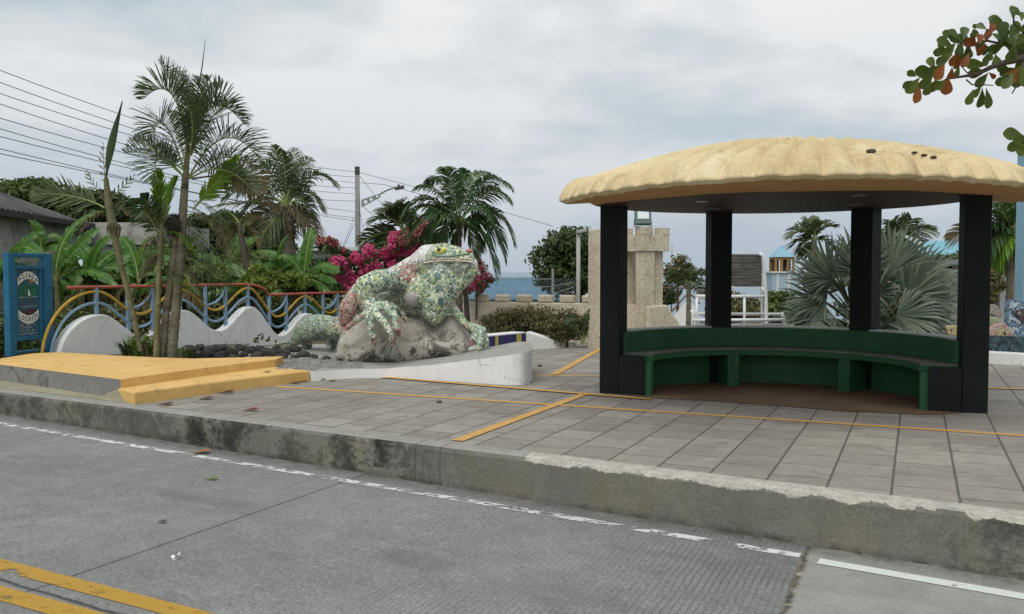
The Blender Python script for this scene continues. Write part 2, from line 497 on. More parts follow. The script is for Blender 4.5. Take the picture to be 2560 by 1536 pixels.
# ---- plaza: slabs laid in running rows
def paver_mat():
    t = NT('plaza_pavers')
    v = t.mapping(rot=(0, 0, -GA))
    o = t.sep(v)
    U = t.math('DIVIDE', t.math('ADD', o[0], .12), .372)
    fu = t.math('FRACT', t.math('ADD', U, 100)); iu = t.math('FLOOR', t.math('ADD', U, 100))
    Vv = t.math('ADD', t.math('DIVIDE', o[1], .372), t.math('MULTIPLY', t.math('FRACT', t.math('MULTIPLY', iu, .5)), .9))
    fv = t.math('FRACT', t.math('ADD', Vv, 100)); iv = t.math('FLOOR', t.math('ADD', Vv, 100))
    wob = t.math('MULTIPLY', t.math('SUBTRACT', t.noise(16, 4, .65), .5), .03)
    du = t.math('ABSOLUTE', t.math('SUBTRACT', t.math('ADD', fu, wob), .5))
    dv = t.math('ABSOLUTE', t.math('SUBTRACT', t.math('ADD', fv, wob), .5))
    ju = t.ramp(du, [(.468, 0), (.488, 1)]); jv = t.ramp(dv, [(.470, 0), (.492, 1)])
    cmb = t.n.new('ShaderNodeCombineXYZ'); t.l.new(iu, cmb.inputs[0]); t.l.new(iv, cmb.inputs[1])
    wn_ = t.n.new('ShaderNodeTexWhiteNoise'); t.l.new(cmb.outputs[0], wn_.inputs['Vector'])
    tone = t.ramp(wn_.outputs[0], [(0, (.232, .214, .186)), (.5, (.268, .248, .217)), (1, (.300, .278, .245))])
    big = t.noise(.5, 5, .6)
    c = t.mix(.75, tone, t.ramp(big, [(.3, .36), (.7, .62)]), 'OVERLAY')
    mid = t.noise(7, 6, .65)
    c = t.mix(.45, c, t.ramp(mid, [(.3, .35), (.7, .63)]), 'OVERLAY')
    g = t.noise(130, 2, .7)
    c = t.mix(.4, c, t.ramp(g, [(.3, .25), (.7, .75)]), 'OVERLAY')
    # trodden-in streaks running along the slabs
    stx = t.noise(4, 6, .7, vec=t.mapping((.8, 6, 1), rot=(0, 0, -GA)))
    c = t.mix(t.ramp(stx, [(.57, 0), (.68, .45)]), c, (.12, .115, .105))
    c = t.mix(t.ramp(t.noise(1.9, 8, .72, dist=.4), [(.57, 0), (.66, .5)]), c, (.13, .118, .098))
    c = t.mix(t.ramp(t.noise(20, 4, .6), [(.68, 0), (.72, .7)]), c, (.06, .055, .045))
    jm = t.math('MAXIMUM', t.math('MULTIPLY', ju, .82), t.math('MULTIPLY', jv, t.ramp(t.noise(3, 4), [(.36, .3), (.60, .9)])))
    c = t.mix(jm, c, (.070, .067, .058))
    t.bump(t.math('SUBTRACT', t.math('ADD', t.math('MULTIPLY', g, .25), t.math('MULTIPLY', mid, .35)), jm), .4, .006)
    return t.fin(c, .85, .2)
M['pavers'] = paver_mat()
m = MB()
ki = lambda s_: KP + KD * s_ + KN * .175
m.poly([ki(-1.0), ki(24), V((22, 14, 0)), V((12, 24, 0)), V((-1.0, 20.5, 0)), V((-3.4, 12.6, 0)), V((-4.3, 10.6, 0))])
plaza = m.build('plaza_paving', M['pavers']); tag(plaza, kind='structure')

# ---- ground sheet, falling away towards the shore
def ground_mat():
    t = NT('earth_and_grass')
    n = t.noise(.8, 7, .65); g = t.noise(14, 5, .7)
    c = t.ramp(n, [(.3, (.055, .062, .022)), (.48, (.085, .075, .038)), (.6, (.13, .105, .065)), (.75, (.07, .075, .03))])
    c = t.mix(.6, c, t.ramp(g, [(.3, .25), (.7, .7)]), 'OVERLAY')
    t.bump(g, .6, .03)
    return t.fin(c, .95, .1)
M['earth'] = ground_mat()
m = MB()
ys = [(9.0, -.05), (14, -.03), (24, -.03), (30, -.6), (40, -2.2), (70, -4.5), (110, -7.5)]
xs = [-150, -80, -40, -20, -12, -9, -6, -3, 0, 6, 12, 20, 40, 80, 150]
def gy(i, x):
    f_ = 6.324 - .5867 * x + .45
    return f_ if i == 0 else max(ys[i][0], f_ + i * .8)
vs = [V((x, gy(i, x), lerp(-.06, z, min(1, max(0, (x + 9) / 6))))) for i, (y, z) in enumerate(ys) for x in xs]
nx = len(xs)
m.add(vs, [(j * nx + i, j * nx + i + 1, (j + 1) * nx + i + 1, (j + 1) * nx + i) for j in range(len(ys) - 1) for i in range(nx - 1)])
gr_ = m.build('ground', M['earth']); tag(gr_, kind='structure')
t = NT('sea_water')
n = t.noise(.05, 6, .6, vec=t.mapping((1, .25, 1)))
t.bump(n, .3, .5)
M['sea'] = t.fin(t.ramp(n, [(.3, (.10, .17, .22)), (.7, (.15, .23, .28))]), .35, .5)
m = MB(); m.quad(V((-9000, 100, -6.5)), V((9000, 100, -6.5)), V((9000, 12000, -6.5)), V((-9000, 12000, -6.5)))
sea = m.build('sea', M['sea']); tag(sea, kind='structure')

# ---- painted stripes on the plaza
M['stripe'] = blotchy('yellow_plaza_paint', (.50, .285, .07), (.60, .36, .115), 5, .7, .15, .003, 70, .25, stain=(.33, .26, .16), sscale=7, slo=.62, shi=.75)
strip('paving_stripe', at(688, 967), at(2560, 1090), .085, M['stripe'], ext=(0, 5), zf=0.0, dz=.004)
strip('paving_stripe', at(1143, 1104), at(1469, 984), .10, M['stripe'], zf=0.0, dz=.008)
strip('paving_stripe', at(959, 945), at(1500, 990), .10, M['stripe'], ext=(0, .6), zf=0.0, dz=.012)
strip('paving_stripe', at(1385, 938), at(1500, 874), .10, M['stripe'], ext=(0, 2), zf=0.0, dz=.008)
strip('paving_stripe', at(1337, 939), at(1500, 941), .08, M['stripe'], ext=(0, .3), zf=0.0, dz=.004)
strip('paving_stripe', at(2440, 972), at(2560, 975), .08, M['stripe'], ext=(.5, 4), zf=0.0, dz=.012)

# ---- sidewalk slab sloping up to the yellow steps
M['walk'] = blotchy('dirty_sidewalk', (.23, .21, .14), (.34, .315, .22), 2.5, .9, .3, .008, 50, .15, stain=(.06, .058, .045), sscale=2.6, slo=.56, shi=.7)
m = MB()
a0, a1 = at(312, 1012, .03), at(298, 972, .135)
kd = lambda p, s_: V((p.x, p.y, 0)) - KD * s_
b0 = KP + KD * -9 + KN * .175; c0 = a1 - (a1 - at(0, 926, .13)).normalized() * -6
c0 = a1 + (at(0, 926, .13) - a1).normalized() * 9
e0 = KP + KD * ((a0 - KP).dot(KD)) + KN * .178
top = [V((b0.x, b0.y, .012)), V((e0.x, e0.y, .012)), V((a1.x + .12, a1.y - .06, .115)), V((a1.x + .12, a1.y + .3, .115)), V((c0.x, c0.y + .3, .13))]
m.prism([V((p.x, p.y, -.3)) for p in top], top)
wk = m.build('sidewalk', M['walk']); tag(wk, kind='structure')
# ------------------------------------------------------------------ shared materials
def plaster_mat():
    t = NT('white_plaster'); n_ = t.noise(1.6, 6, .6)
    c = t.ramp(n_, [(.3, (.68, .69, .68)), (.7, (.78, .785, .775))])
    g = t.noise(60, 3, .6); c = t.mix(.2, c, t.ramp(g, [(.3, .3), (.7, .7)]), 'OVERLAY')
    st = t.noise(2.6, 7, .7, vec=t.mapping((3, 3, .4)), dist=.2); c = t.mix(t.ramp(st, [(.56, 0), (.70, .45)]), c, (.42, .43, .385))
    sp_ = t.noise(4, 8, .74, dist=.4); c = t.mix(t.ramp(sp_, [(.61, 0), (.66, .55)]), c, (.36, .355, .315))
    ve = t.n.new('ShaderNodeTexVoronoi'); ve.feature = 'DISTANCE_TO_EDGE'; ve.inputs['Scale'].default_value = 1.3
    wv = t.n.new('ShaderNodeTexNoise'); wv.inputs['Scale'].default_value = 5; t.l.new(t.coord(), wv.inputs['Vector'])
    ad = t.n.new('ShaderNodeVectorMath'); ad.operation = 'MULTIPLY_ADD'; t.l.new(wv.outputs[1], ad.inputs[0]); ad.inputs[1].default_value = (.3, .3, .3); t.l.new(t.coord(), ad.inputs[2]); t.l.new(ad.outputs[0], ve.inputs['Vector'])
    ck = t.math('MULTIPLY', t.math('LESS_THAN', ve.outputs['Distance'], .006), t.math('GREATER_THAN', t.noise(1.1, 3), .54))
    c = t.mix(t.math('MULTIPLY', ck, .6), c, (.25, .25, .23))
    t.bump(t.math('ADD', g, sp_), .2, .005); return t.fin(c, .85, .2)
M['plaster'] = plaster_mat()
M['deck'] = blotchy('platform_concrete', (.27, .265, .245), (.36, .35, .325), 2.2, .9, .25, .006, 60, .2, stain=(.20, .195, .18), sscale=2.5, slo=.55, shi=.7)
M['yellow_step'] = blotchy('ochre_step_paint', (.60, .375, .12), (.71, .465, .18), 2.0, .75, .2, .005, 70, .25, stain=(.40, .27, .12), sscale=3.6, slo=.57, shi=.70)
M['grey_conc'] = blotchy('bare_grey_concrete', (.17, .17, .16), (.25, .25, .235), 3, .9, .3, .008, 50, .2, stain=(.05, .05, .045), sscale=3, slo=.56, shi=.7)

# ------------------------------------------------------------------ curved platform under the sculpture
def plat_z(x):
    ks = [(-9, .12), (-2.5, .122), (-1.6, .12), (-1.0, .19), (.1, .385), (3, .39)]
    for (x0, z0), (x1, z1) in zip(ks, ks[1:]):
        if x <= x1: return lerp(z0, z1, (x - x0) / (x1 - x0))
    return .39
front = [(-2.47, 10.68), (-2.1, 10.95), (-1.63, 11.02), (-1.3, 10.95), (-1.01, 10.79), (-.6, 10.58), (-.2, 10.36), (.02, 10.28), (.14, 10.30), (.21, 10.45), (.25, 10.75), (.26, 11.05), (.27, 11.5), (.24, 11.85)]
for _ in range(3):
    ff = [front[0]]
    for a, b in zip(front, front[1:]): ff += [(a[0] * .75 + b[0] * .25, a[1] * .75 + b[1] * .25), (a[0] * .25 + b[0] * .75, a[1] * .25 + b[1] * .75)]
    front = ff + [front[-1]]
back = [(-.2, 12.5), (-1.0, 13.2), (-2.2, 13.9), (-3.2, 14.9), (-4.3, 14.6), (-4.3, 13.2), (-3.6, 12.2)]
outl = front + back
# the far part of the deck lies lower
def deck_z(p): return lerp(plat_z(p[0]), .11, min(1, max(0, (p[1] - 12.1) / 1.2)))
th = thing('sculpture_platform', (-1, 11.5, 0), 'low curved white platform with a grey concrete top carrying the mosaic iguana', 'platform')
m = MB()
n = len(outl); vs = [V((x, y, -.05)) for x, y in outl] + [V((x, y, deck_z((x, y)))) for x, y in outl]
m.add(vs, [(i, (i + 1) % n, n + (i + 1) % n, n + i) for i in range(n)])
m.build('wall', M['plaster'], th, smooth=True)
m = MB()
ins = []
for i, (x, y) in enumerate(outl):
    ins.append(V((x, y, deck_z((x, y)))))
bm = bmesh.new()
bv = [bm.verts.new(p) for p in ins]
bm.faces.new(bv)
bmesh.ops.triangulate(bm, faces=bm.faces[:])
for _ in range(2): bmesh.ops.subdivide_edges(bm, edges=bm.edges[:], cuts=1, use_grid_fill=True)
for v in bm.verts: v.co.z = deck_z(v.co) + .001
bm.verts.index_update()
m.add([v.co.copy() for v in bm.verts], [tuple(v.index for v in f.verts) for f in bm.faces]); bm.free()
m.build('top_slab', M['deck'], th)

# ------------------------------------------------------------------ planting bed with gravel
M['soil'] = blotchy('bed_soil', (.085, .075, .06), (.15, .135, .11), 4, .95, .5, .02, 40, .1)
bed = [at(137, 886, .12), at(290, 892, .12), at(480, 898, .12), at(700, 902, .12), V((-2.5, 10.75, .12)), V((-2.3, 11.0, .12)), V((-3.3, 12.0, .12)), V((-4.0, 13.0, .10)), V((-4.6, 15.2, .09)), V((-5.4, 15.0, .09)), V((-6.5, 12.6, .1))]
m = MB(); m.poly([V((p.x, p.y, p.z)) for p in bed])
bd = m.build('planting_bed_soil', M['soil']); tag(bd, kind='structure')
M['gravel'] = blotchy('grey_gravel_stone', (.15, .145, .135), (.33, .325, .31), 9, .9, .2, .004, 60, .2)
m = MB()
gv = random.Random(5)
for _ in range(1500):
    px = gv.uniform(690, 905); py = gv.uniform(897, 926)
    z = .125
    p = at(px, py, z)
    if p.x > -2.45 and p.y < 11.05: continue
    r_ = gv.uniform(.009, .022)
    m.sphere((p.x, p.y, plat_z(p.x) + r_ * .3), r_, 5, 4, (1, gv.uniform(.7, 1.2), .7))
g_ = m.build('gravel', M['gravel']); tag(g_, 'grey gravel spilled beside the yellow step', 'gravel', kind='stuff')

# dark volcanic rocks edging the bed
M['basalt'] = blotchy('dark_volcanic_rock', (.030, .028, .027), (.085, .078, .072), 6, .9, .6, .03, 40, .2, c3=(.13, .12, .11))
def rock_mesh(seed, name):
    bm = bmesh.new(); bmesh.ops.create_icosphere(bm, subdivisions=3, radius=1)
    rr = random.Random(seed); off = V((rr.uniform(0, 50), rr.uniform(0, 50), 0))
    for v in bm.verts:
        d = noise.noise(v.co * 1.3 + off) * .35 + noise.noise(v.co * 3.1 + off) * .14 + noise.noise(v.co * 7 + off) * .05
        v.co *= 1 + d
        v.co.z *= .72
        v.co.z = max(v.co.z, -.45)
    me = bpy.data.meshes.new(name); bm.to_mesh(me); bm.free()
    me.materials.append(M['basalt']); me.polygons.foreach_set('use_smooth', [True] * len(me.polygons))
    return me
rms = [rock_mesh(i, 'volcanic_rock') for i in range(6)]
rocks = [(470, 872, 17), (498, 868, 15), (530, 876, 22), (556, 869, 15), (515, 884, 18), (575, 881, 20), (600, 870, 16), (623, 876, 18), (607, 886, 14), (646, 872, 15), (668, 882, 24), (640, 889, 17),
         (690, 872, 14), (708, 880, 20), (735, 873, 17), (757, 887, 17), (700, 893, 18), (735, 893, 12), (782, 893, 13), (816, 897, 12), (486, 888, 13), (548, 889, 14), (580, 893, 12), (668, 894, 11)]
for i, (px, py, rp) in enumerate(rocks):
    p = at(px, py + rp * .45, .11)
    o = bpy.data.objects.new('volcanic_rock', rms[i % 6]); col.objects.link(o)
    s_ = rp * p.y / F
    o.location = (p.x, p.y + s_ * .3, .11 + s_ * .28); o.scale = (s_, s_ * rnd.uniform(.8, 1.1), s_ * rnd.uniform(.85, 1.1)); o.rotation_euler = (0, 0, rnd.uniform(0, 6.28))
    tag(o, 'dark volcanic rock lying in the edging between palm trunks and iguana', 'rock', 'volcanic rocks edging the planting bed')

# ------------------------------------------------------------------ yellow steps
th = thing('yellow_steps', at(335, 1013), 'two-tier ochre yellow concrete steps with a grey front side next to the kerb', 'steps')
m = MB()
b0, b1 = at(335, 1013), at(776, 953)
dv = (b1 - b0).normalized(); nv = V((-dv.y, dv.x, 0))
def curve_pts(a, b, sag, n=10):
    return [a.lerp(b, i / n) + nv * (-sag * math.sin(math.pi * i / n)) for i in range(n + 1)]
fr = curve_pts(b0, b1, -.03)
uu0, uu1 = at(301, 949, .225), at(690, 899, .225)
low = fr + [b1 + nv * .5, V((uu1.x, uu1.y, 0)) + nv * .12, V((uu0.x, uu0.y, 0)) + nv * .06]
m.prism([V((p.x, p.y, -.05)) for p in low], [V((p.x, p.y, .132)) for p in low])
m.build('lower_step', M['yellow_step'], th, bevel=.018)
m = MB(); m.mi = 0
u0, u1 = at(301, 949, .225), at(690, 899, .225)
ul = at(0, 912, .225); ul = u0 + (ul - u0) * 1.1
fr = curve_pts(u0, u1, -.05)
bk = [at(690, 898, .225) + V((.0, .35, 0)), at(480, 897, .225), at(290, 889.5, .225), at(145, 881, .225), at(80, 884, .225), at(0, 897, .225), at(-40, 902, .225)]
up_ = fr + bk + [ul]
m.prism([V((p.x, p.y, -.2)) for p in up_], [V((p.x, p.y, .225)) for p in up_])
# the side towards the sidewalk stays bare concrete
ob = m.build('upper_step', [M['yellow_step'], M['grey_conc']], th)
nn = len(up_)
ob.data.polygons[2 + nn - 1].material_index = 1

# ------------------------------------------------------------------ wave fence
FP = V(((140 - 1280) / F * 12.4, 12.4, 0)); FA = R(64)
FD = V((math.cos(FA), math.sin(FA), 0)); FN = V((math.sin(FA), -math.cos(FA), 0))     # along; towards the park
PER, S0 = 1.595, .66
def fpt(s_, z, off=0.0): return FP + FD * s_ + FN * off + V((0, 0, z))
def dz_sec(s_): return 0 if s_ < 4.2 else -.19
def wave(s_, mean, amp):
    return mean + amp * math.cos(2 * math.pi * (s_ - S0) / PER)
def smooth(a, b, x):
    t_ = min(1, max(0, (x - a) / (b - a))); return t_ * t_ * (3 - 2 * t_)
SEND = 11.2
def drop(s_): return -.19 * smooth(3.85, 4.62, s_)
th = thing('wave_fence', FP, 'white wavy wall with yellow and blue looped rails under a red handrail', 'fence')
M['rail_y'] = paint('yellow_rail_paint', (.52, .33, .035), .18, .5, 8)
M['rail_b'] = paint('pale_blue_rail_paint', (.21, .33, .45), .15, .5, 8)
M['rail_r'] = paint('rust_red_rail_paint', (.36, .085, .05), .2, .5, 6)
# wall
m = MB(); N = 200; prof = []
for i in range(N + 1):
    s_ = -.02 + (SEND + .02) * i / N
    if s_ < S0: z = .05 + .66 * math.sqrt(max(0, 1 - ((S0 - s_) / .70) ** 2))
    else: z = wave(s_, .52, .195) + drop(s_)
    prof.append((s_, z))
vs = []
for s_, z in prof:
    vs += [fpt(s_, -.05, .09), fpt(s_, z, .09), fpt(s_, z, -.09), fpt(s_, -.05, -.09)]
fs = []
for i in range(N):
    a = i * 4
    fs += [(a, a + 4, a + 5, a + 1), (a + 1, a + 5, a + 6, a + 2), (a + 2, a + 6, a + 7, a + 3)]
fs += [(0, 1, 2, 3), (N * 4 + 3, N * 4 + 2, N * 4 + 1, N * 4)]
m.add(vs, fs); m.build('wave_wall', M['plaster'], th, bevel=.015)
def railcurve(name, mean, amp, mat, r_, left_r):
    m = MB(); pts = []
    z0 = mean + amp
    for i in range(25):
        a = math.pi - math.pi / 2 * i / 24
        pts.append(fpt(S0 + left_r * math.cos(a), .1 + (z0 - .1) * math.sin(a)))
    for i in range(1, 260):
        s_ = S0 + (SEND - S0) * i / 259
        pts.append(fpt(s_, wave(s_, mean, amp) + drop(s_)))
    m.tube(pts, r_, 8); m.build(name, mat, th, smooth=True)
railcurve('yellow_rail', .87, .185, M['rail_y'], .022, .90)
railcurve('blue_rail', .685, .2, M['rail_b'], .022, .76)
m = MB(); pts = [fpt(.18, 1.12)]
for i in range(60):
    s_ = .3 + (3.75 - .3) * i / 59; pts.append(fpt(s_, 1.12))
for i in range(1, 14):
    a = math.pi / 2 * i / 13; pts.append(fpt(3.75 + .62 * math.sin(a), 1.12 - .205 * (1 - math.cos(a))))
for i in range(1, 40): pts.append(fpt(4.37 + (SEND - 4.37) * i / 39, .915))
m.tube(pts, .026, 8); m.build('handrail', M['rail_r'], th, smooth=True)
k = 0
for k in range(7):
    c = S0 + PER * k
    if c < SEND:
        m = MB(); top = (1.12 if c < 3.9 else .915); zb = wave(c, .52, .195) + drop(c)
        m.box(fpt(c, (top + zb) / 2 - .02), (.022, .022, (top - zb) / 2 + .02), (FD, FN, V((0, 0, 1)))); m.build('post', M['rail_b'], th)
    vl = c + PER / 2
    for sg in (-.235, .235):
        s_ = vl + sg
        if s_ > SEND: continue
        m = MB(); top = (1.12 if s_ < 3.9 else .915); zb = wave(s_, .52, .195) + drop(s_) - .03
        m.box(fpt(s_, (top + zb) / 2), (.025, .022, (top - zb) / 2), (FD, FN, V((0, 0, 1)))); m.build('post', M['rail_b'], th)
    if vl + .3 < SEND:
        m = MB(); topz = (1.12 if vl < 3.9 else .915)
        pts = [fpt(vl - .235 + .47 * math.sin(a), (wave(vl, .87, .185) + drop(vl) + .09) + (topz - wave(vl, .87, .185) - drop(vl) - .09) * (1 - math.cos(a))) for a in [math.pi / 2 * i / 10 for i in range(11)]]
        m.tube(pts, .022, 8); m.build('blue_quarter_loop', M['rail_b'], th, smooth=True)

# ------------------------------------------------------------------ sign
SA = at(28, 891, .2); SB = at(121, 880.5, .2)
sd = (SB - SA); sd.z = 0; SL = sd.length; sd.normalize(); sn = V((sd.y, -sd.x, 0)); Z = V((0, 0, 1))
AX = (sd, sn, Z)
sg = thing('inn_sign', SA.lerp(SB, .5), 'blue framed inn sign with a painted sailing boat, standing by the yellow steps', 'sign')
M['sign_blue'] = paint('sign_blue_paint', (.008, .115, .215), .2, .4, 6, .45)
M['sign_panel'] = paint('sign_panel_blue', (.022, .085, .135), .25, .45, 12, .4)
M['letter'] = paint('white_sign_paint', (.62, .66, .64), .1, .6, 20)
M['letter_dark'] = paint('dark_sign_paint', (.02, .025, .03), .1, .6, 20)
M['letter_dim'] = paint('faded_sign_paint', (.30, .34, .33), .3, .7, 30)
def sp(s_, z, off=0.0): return SA + sd * (s_ * SL) + sn * off + V((0, 0, z))
def sbox(name, s0, s1, z0, z1, d=.05, mat='sign_blue', off=0.0, parent=None):
    m = MB(); m.box(sp((s0 + s1) / 2, (z0 + z1) / 2, off), ((s1 - s0) / 2 * SL, d, (z1 - z0) / 2), AX)
    return m.build(name, M[mat], parent or sg, bevel=.006 if d > .02 else 0)
sbox('post', -.09, .085, 0, 1.41); sbox('post', .87, 1.09, 0, 1.41)
sbox('crossbar', .087, .868, 1.345, 1.41, .045); sbox('crossbar', .087, .868, 1.19, 1.24, .045)
sbox('crossbar', .087, .868, .20, .26, .045); sbox('crossbar', .087, .868, .03, .06, .045)
sbox('side_slat', .10, .17, .262, 1.188, .03); sbox('side_slat', .75, .82, .262, 1.188, .03)
pan = sbox('painted_panel', .172, .748, .262, 1.188, .012, 'sign_panel')
def pshape(name, pts, mat, off):
    m = MB(); m.poly([sp(.46 + x, z, off) for x, z in pts]); return m.build(name, mat, pan)
M['p_green'] = paint('mural_green', (.012, .11, .06), .35, .6, 14); M['p_sea'] = paint('mural_sea', (.03, .075, .12), .3, .6, 10)
M['p_red'] = paint('mural_dark_red', (.06, .022, .03), .3, .6, 10); M['p_orange'] = paint('mural_orange', (.36, .17, .03), .15, .6, 10)
pshape('painted_hills', [(-.25, .80), (.26, .80), (.26, .95), (.16, .99), (.05, .94), (-.08, 1.0), (-.25, .93)], M['p_green'], .014)
pshape('painted_sea', [(-.24, .60), (.25, .60), (.25, .795), (-.24, .795)], M['p_sea'], .0145)
pshape('painted_hull', [(-.2, .60), (-.05, .54), (.12, .55), (.22, .62), (.0, .63)], M['p_red'], .016)
pshape('painted_sun', [(.085 + .042 * math.cos(a), 1.02 + .032 * math.sin(a)) for a in [i * math.pi / 8 for i in range(16)]], M['p_orange'], .017)
pshape('painted_sail', [(-.01, .82), (.06, .82), (.01, .92)], M['letter'], .017)
pshape('painted_waterline', [(-.25, .79), (.26, .80), (.26, .81), (0, .80), (-.25, .803)], M['letter_dim'], .018)
pshape('painted_waterline', [(-.22, .66), (.24, .67), (.24, .677), (-.22, .667)], M['letter_dim'], .018)

def text_polys(ch, size):
    cu = bpy.data.curves.new('t', 'FONT'); cu.body = ch; cu.size = size; cu.align_x = 'CENTER'; cu.resolution_u = 2; cu.offset = size * .02
    ob = bpy.data.objects.new('t', cu); col.objects.link(ob)
    dg = bpy.context.evaluated_depsgraph_get(); me = bpy.data.meshes.new_from_object(ob.evaluated_get(dg))
    vs = [v.co.copy() for v in me.vertices]; fs = [tuple(p.vertices) for p in me.polygons]
    bpy.data.objects.remove(ob); bpy.data.curves.remove(cu); bpy.data.meshes.remove(me)
    return vs, fs
def sign_text(name, s, size, xs_, zs_, rots, sx_, mat, off, bold=0.0):
    m = MB()
    for ch, x, z, r_ in zip(s, xs_, zs_, rots):
        if ch == ' ': continue
        vs, fs = text_polys(ch, size)
        out = []
        for p in vs:
            q = V((p.x * sx_, p.y - size * .35)); q = V((q.x * math.cos(r_) - q.y * math.sin(r_), q.x * math.sin(r_) + q.y * math.cos(r_)))
            out.append(sp(.46, z) + sd * (x * SL + q.x) + V((0, 0, q.y)) + sn * off)
        m.add(out, fs)
    return m.build(name, M[mat], pan)
# white cartouche bands with dark letters
def band(name, pts_top, pts_bot, off):
    m = MB(); n = len(pts_top)
    m.add([sp(.46 + x, z, off) for x, z in pts_top] + [sp(.46 + x, z, off) for x, z in pts_bot], [(n + i, n + i + 1, i + 1, i) for i in range(n - 1)])
    m.build(name, M['letter'], pan)
xs_ = [-.27 + .54 * i / 16 for i in range(17)]
arch = lambda x: 1.135 - .095 * (x / .27) ** 2
band('name_band', [(x, arch(x) + .02) for x in xs_], [(x, arch(x) - .085) for x in xs_], .016)
lx = [-.215 + .43 * i / 5 for i in range(6)]
sign_text('lettering', 'POSADA', .088, lx, [arch(x) - .034 for x in lx], [-.4 * x / .27 for x in lx], .72, 'letter_dark', .018)
dip = lambda x: .475 + .075 * (x / .27) ** 2
band('name_band', [(x, dip(x) + .075) for x in xs_], [(x, dip(x) - .045) for x in xs_], .016)
lx = [-.225 + .45 * i / 7 for i in range(8)]
sign_text('lettering', 'LOSCREEK', .094, lx, [dip(x) + .014 for x in lx], [.35 * x / .27 for x in lx], .58, 'letter_dark', .018)
# lines of small hand lettering, too faded to read: rows of worn strokes
for z, wd in ((.418, .40), (.378, .30), (.334, .40), (.290, .52)):
    m = MB(); x = -.25; rr_ = random.Random(int(z * 1000))
    while x < -.25 + wd:
        wl = rr_.uniform(.022, .034)
        for q in range(rr_.choice((2, 3, 3))):
            a = rr_.uniform(-.35, .35) if q else 0
            cx_ = x + rr_.uniform(.2, .8) * wl; hz = rr_.uniform(.010, .016)
            if rr_.random() < .4: m.box(sp(.46, z + rr_.uniform(-.012, .012), .015) + sd * (cx_ * SL), (wl * .3, .0008, .0028), AX)
            else: m.box(sp(.46, z, .015) + sd * (cx_ * SL), (.0034, .0008, hz), AX)
        x += wl * 1.35
        if rr_.random() < .15: x += .03
    m.build('small_lettering', M['letter_dim'], pan)

# ------------------------------------------------------------------ pavilion
PC = V((2.71, 8.82, 0))
pv = thing('pavilion', PC, 'round open pavilion with a cream ribbed shell roof on dark square columns', 'pavilion')
M['dark_paint'] = blotchy('near_black_column_paint', (.0055, .0085, .0085), (.009, .013, .012), 3, .6, .3, .005, 45, .2, stain=(.022, .026, .024), sscale=5, slo=.60, shi=.75)
def shell_mat():
    t = NT('cream_shell_render'); o = t.sep()
    n_ = t.noise(1.1, 6, .6); c = t.ramp(n_, [(.3, (.53, .42, .23)), (.55, (.605, .495, .29)), (.75, (.665, .565, .36))])
    g = t.noise(45, 4, .65); c = t.mix(.35, c, t.ramp(g, [(.3, .25), (.7, .75)]), 'OVERLAY')
    # rain streaks and mould runs down the slope, from the crown to the rim
    an = t.math('ARCTAN2', o[1], o[0]); rr_ = t.math('SQRT', t.math('ADD', t.math('MULTIPLY', o[0], o[0]), t.math('MULTIPLY', o[1], o[1])))
    cb = t.n.new('ShaderNodeCombineXYZ'); t.l.new(t.math('MULTIPLY', an, 9), cb.inputs[0]); t.l.new(t.math('MULTIPLY', rr_, 1.1), cb.inputs[1])
    st = t.noise(1.3, 7, .72, vec=cb.outputs[0], dist=.3)
    c = t.mix(t.ramp(st, [(.53, 0), (.70, .75)]), c, (.33, .235, .125))
    c = t.mix(t.ramp(t.noise(2.4, 8, .74, dist=.4), [(.60, 0), (.68, .6)]), c, (.24, .18, .105))
    pl = t.noise(1.7, 7, .7, vec=t.mapping(loc=(5, 2, 0))); c = t.mix(t.ramp(pl, [(.56, 0), (.62, .5)]), c, (.72, .63, .43))
    t.bump(t.math('ADD', g, t.math('MULTIPLY', st, .8)), .4, .012)
    return t.fin(c, .9, .1)
M['shell'] = shell_mat()
M['soffit'] = blotchy('tan_soffit_paint', (.42, .235, .095), (.50, .29, .13), 2.5, .8, .15, .005, 50, .2)
def pol(a, r_, z): return PC + V((math.cos(R(a)) * r_, math.sin(R(a)) * r_, z))
for a in (151, 96, 41, -14.5):
    m = MB(); rd = V((math.cos(R(a)), math.sin(R(a)), 0)); tg = V((-rd.y, rd.x, 0))
    m.box(pol(a, 1.80, 1.04), (.115, .13, 1.05), (rd, tg, Z)); m.build('column', M['dark_paint'], pv, bevel=.012)
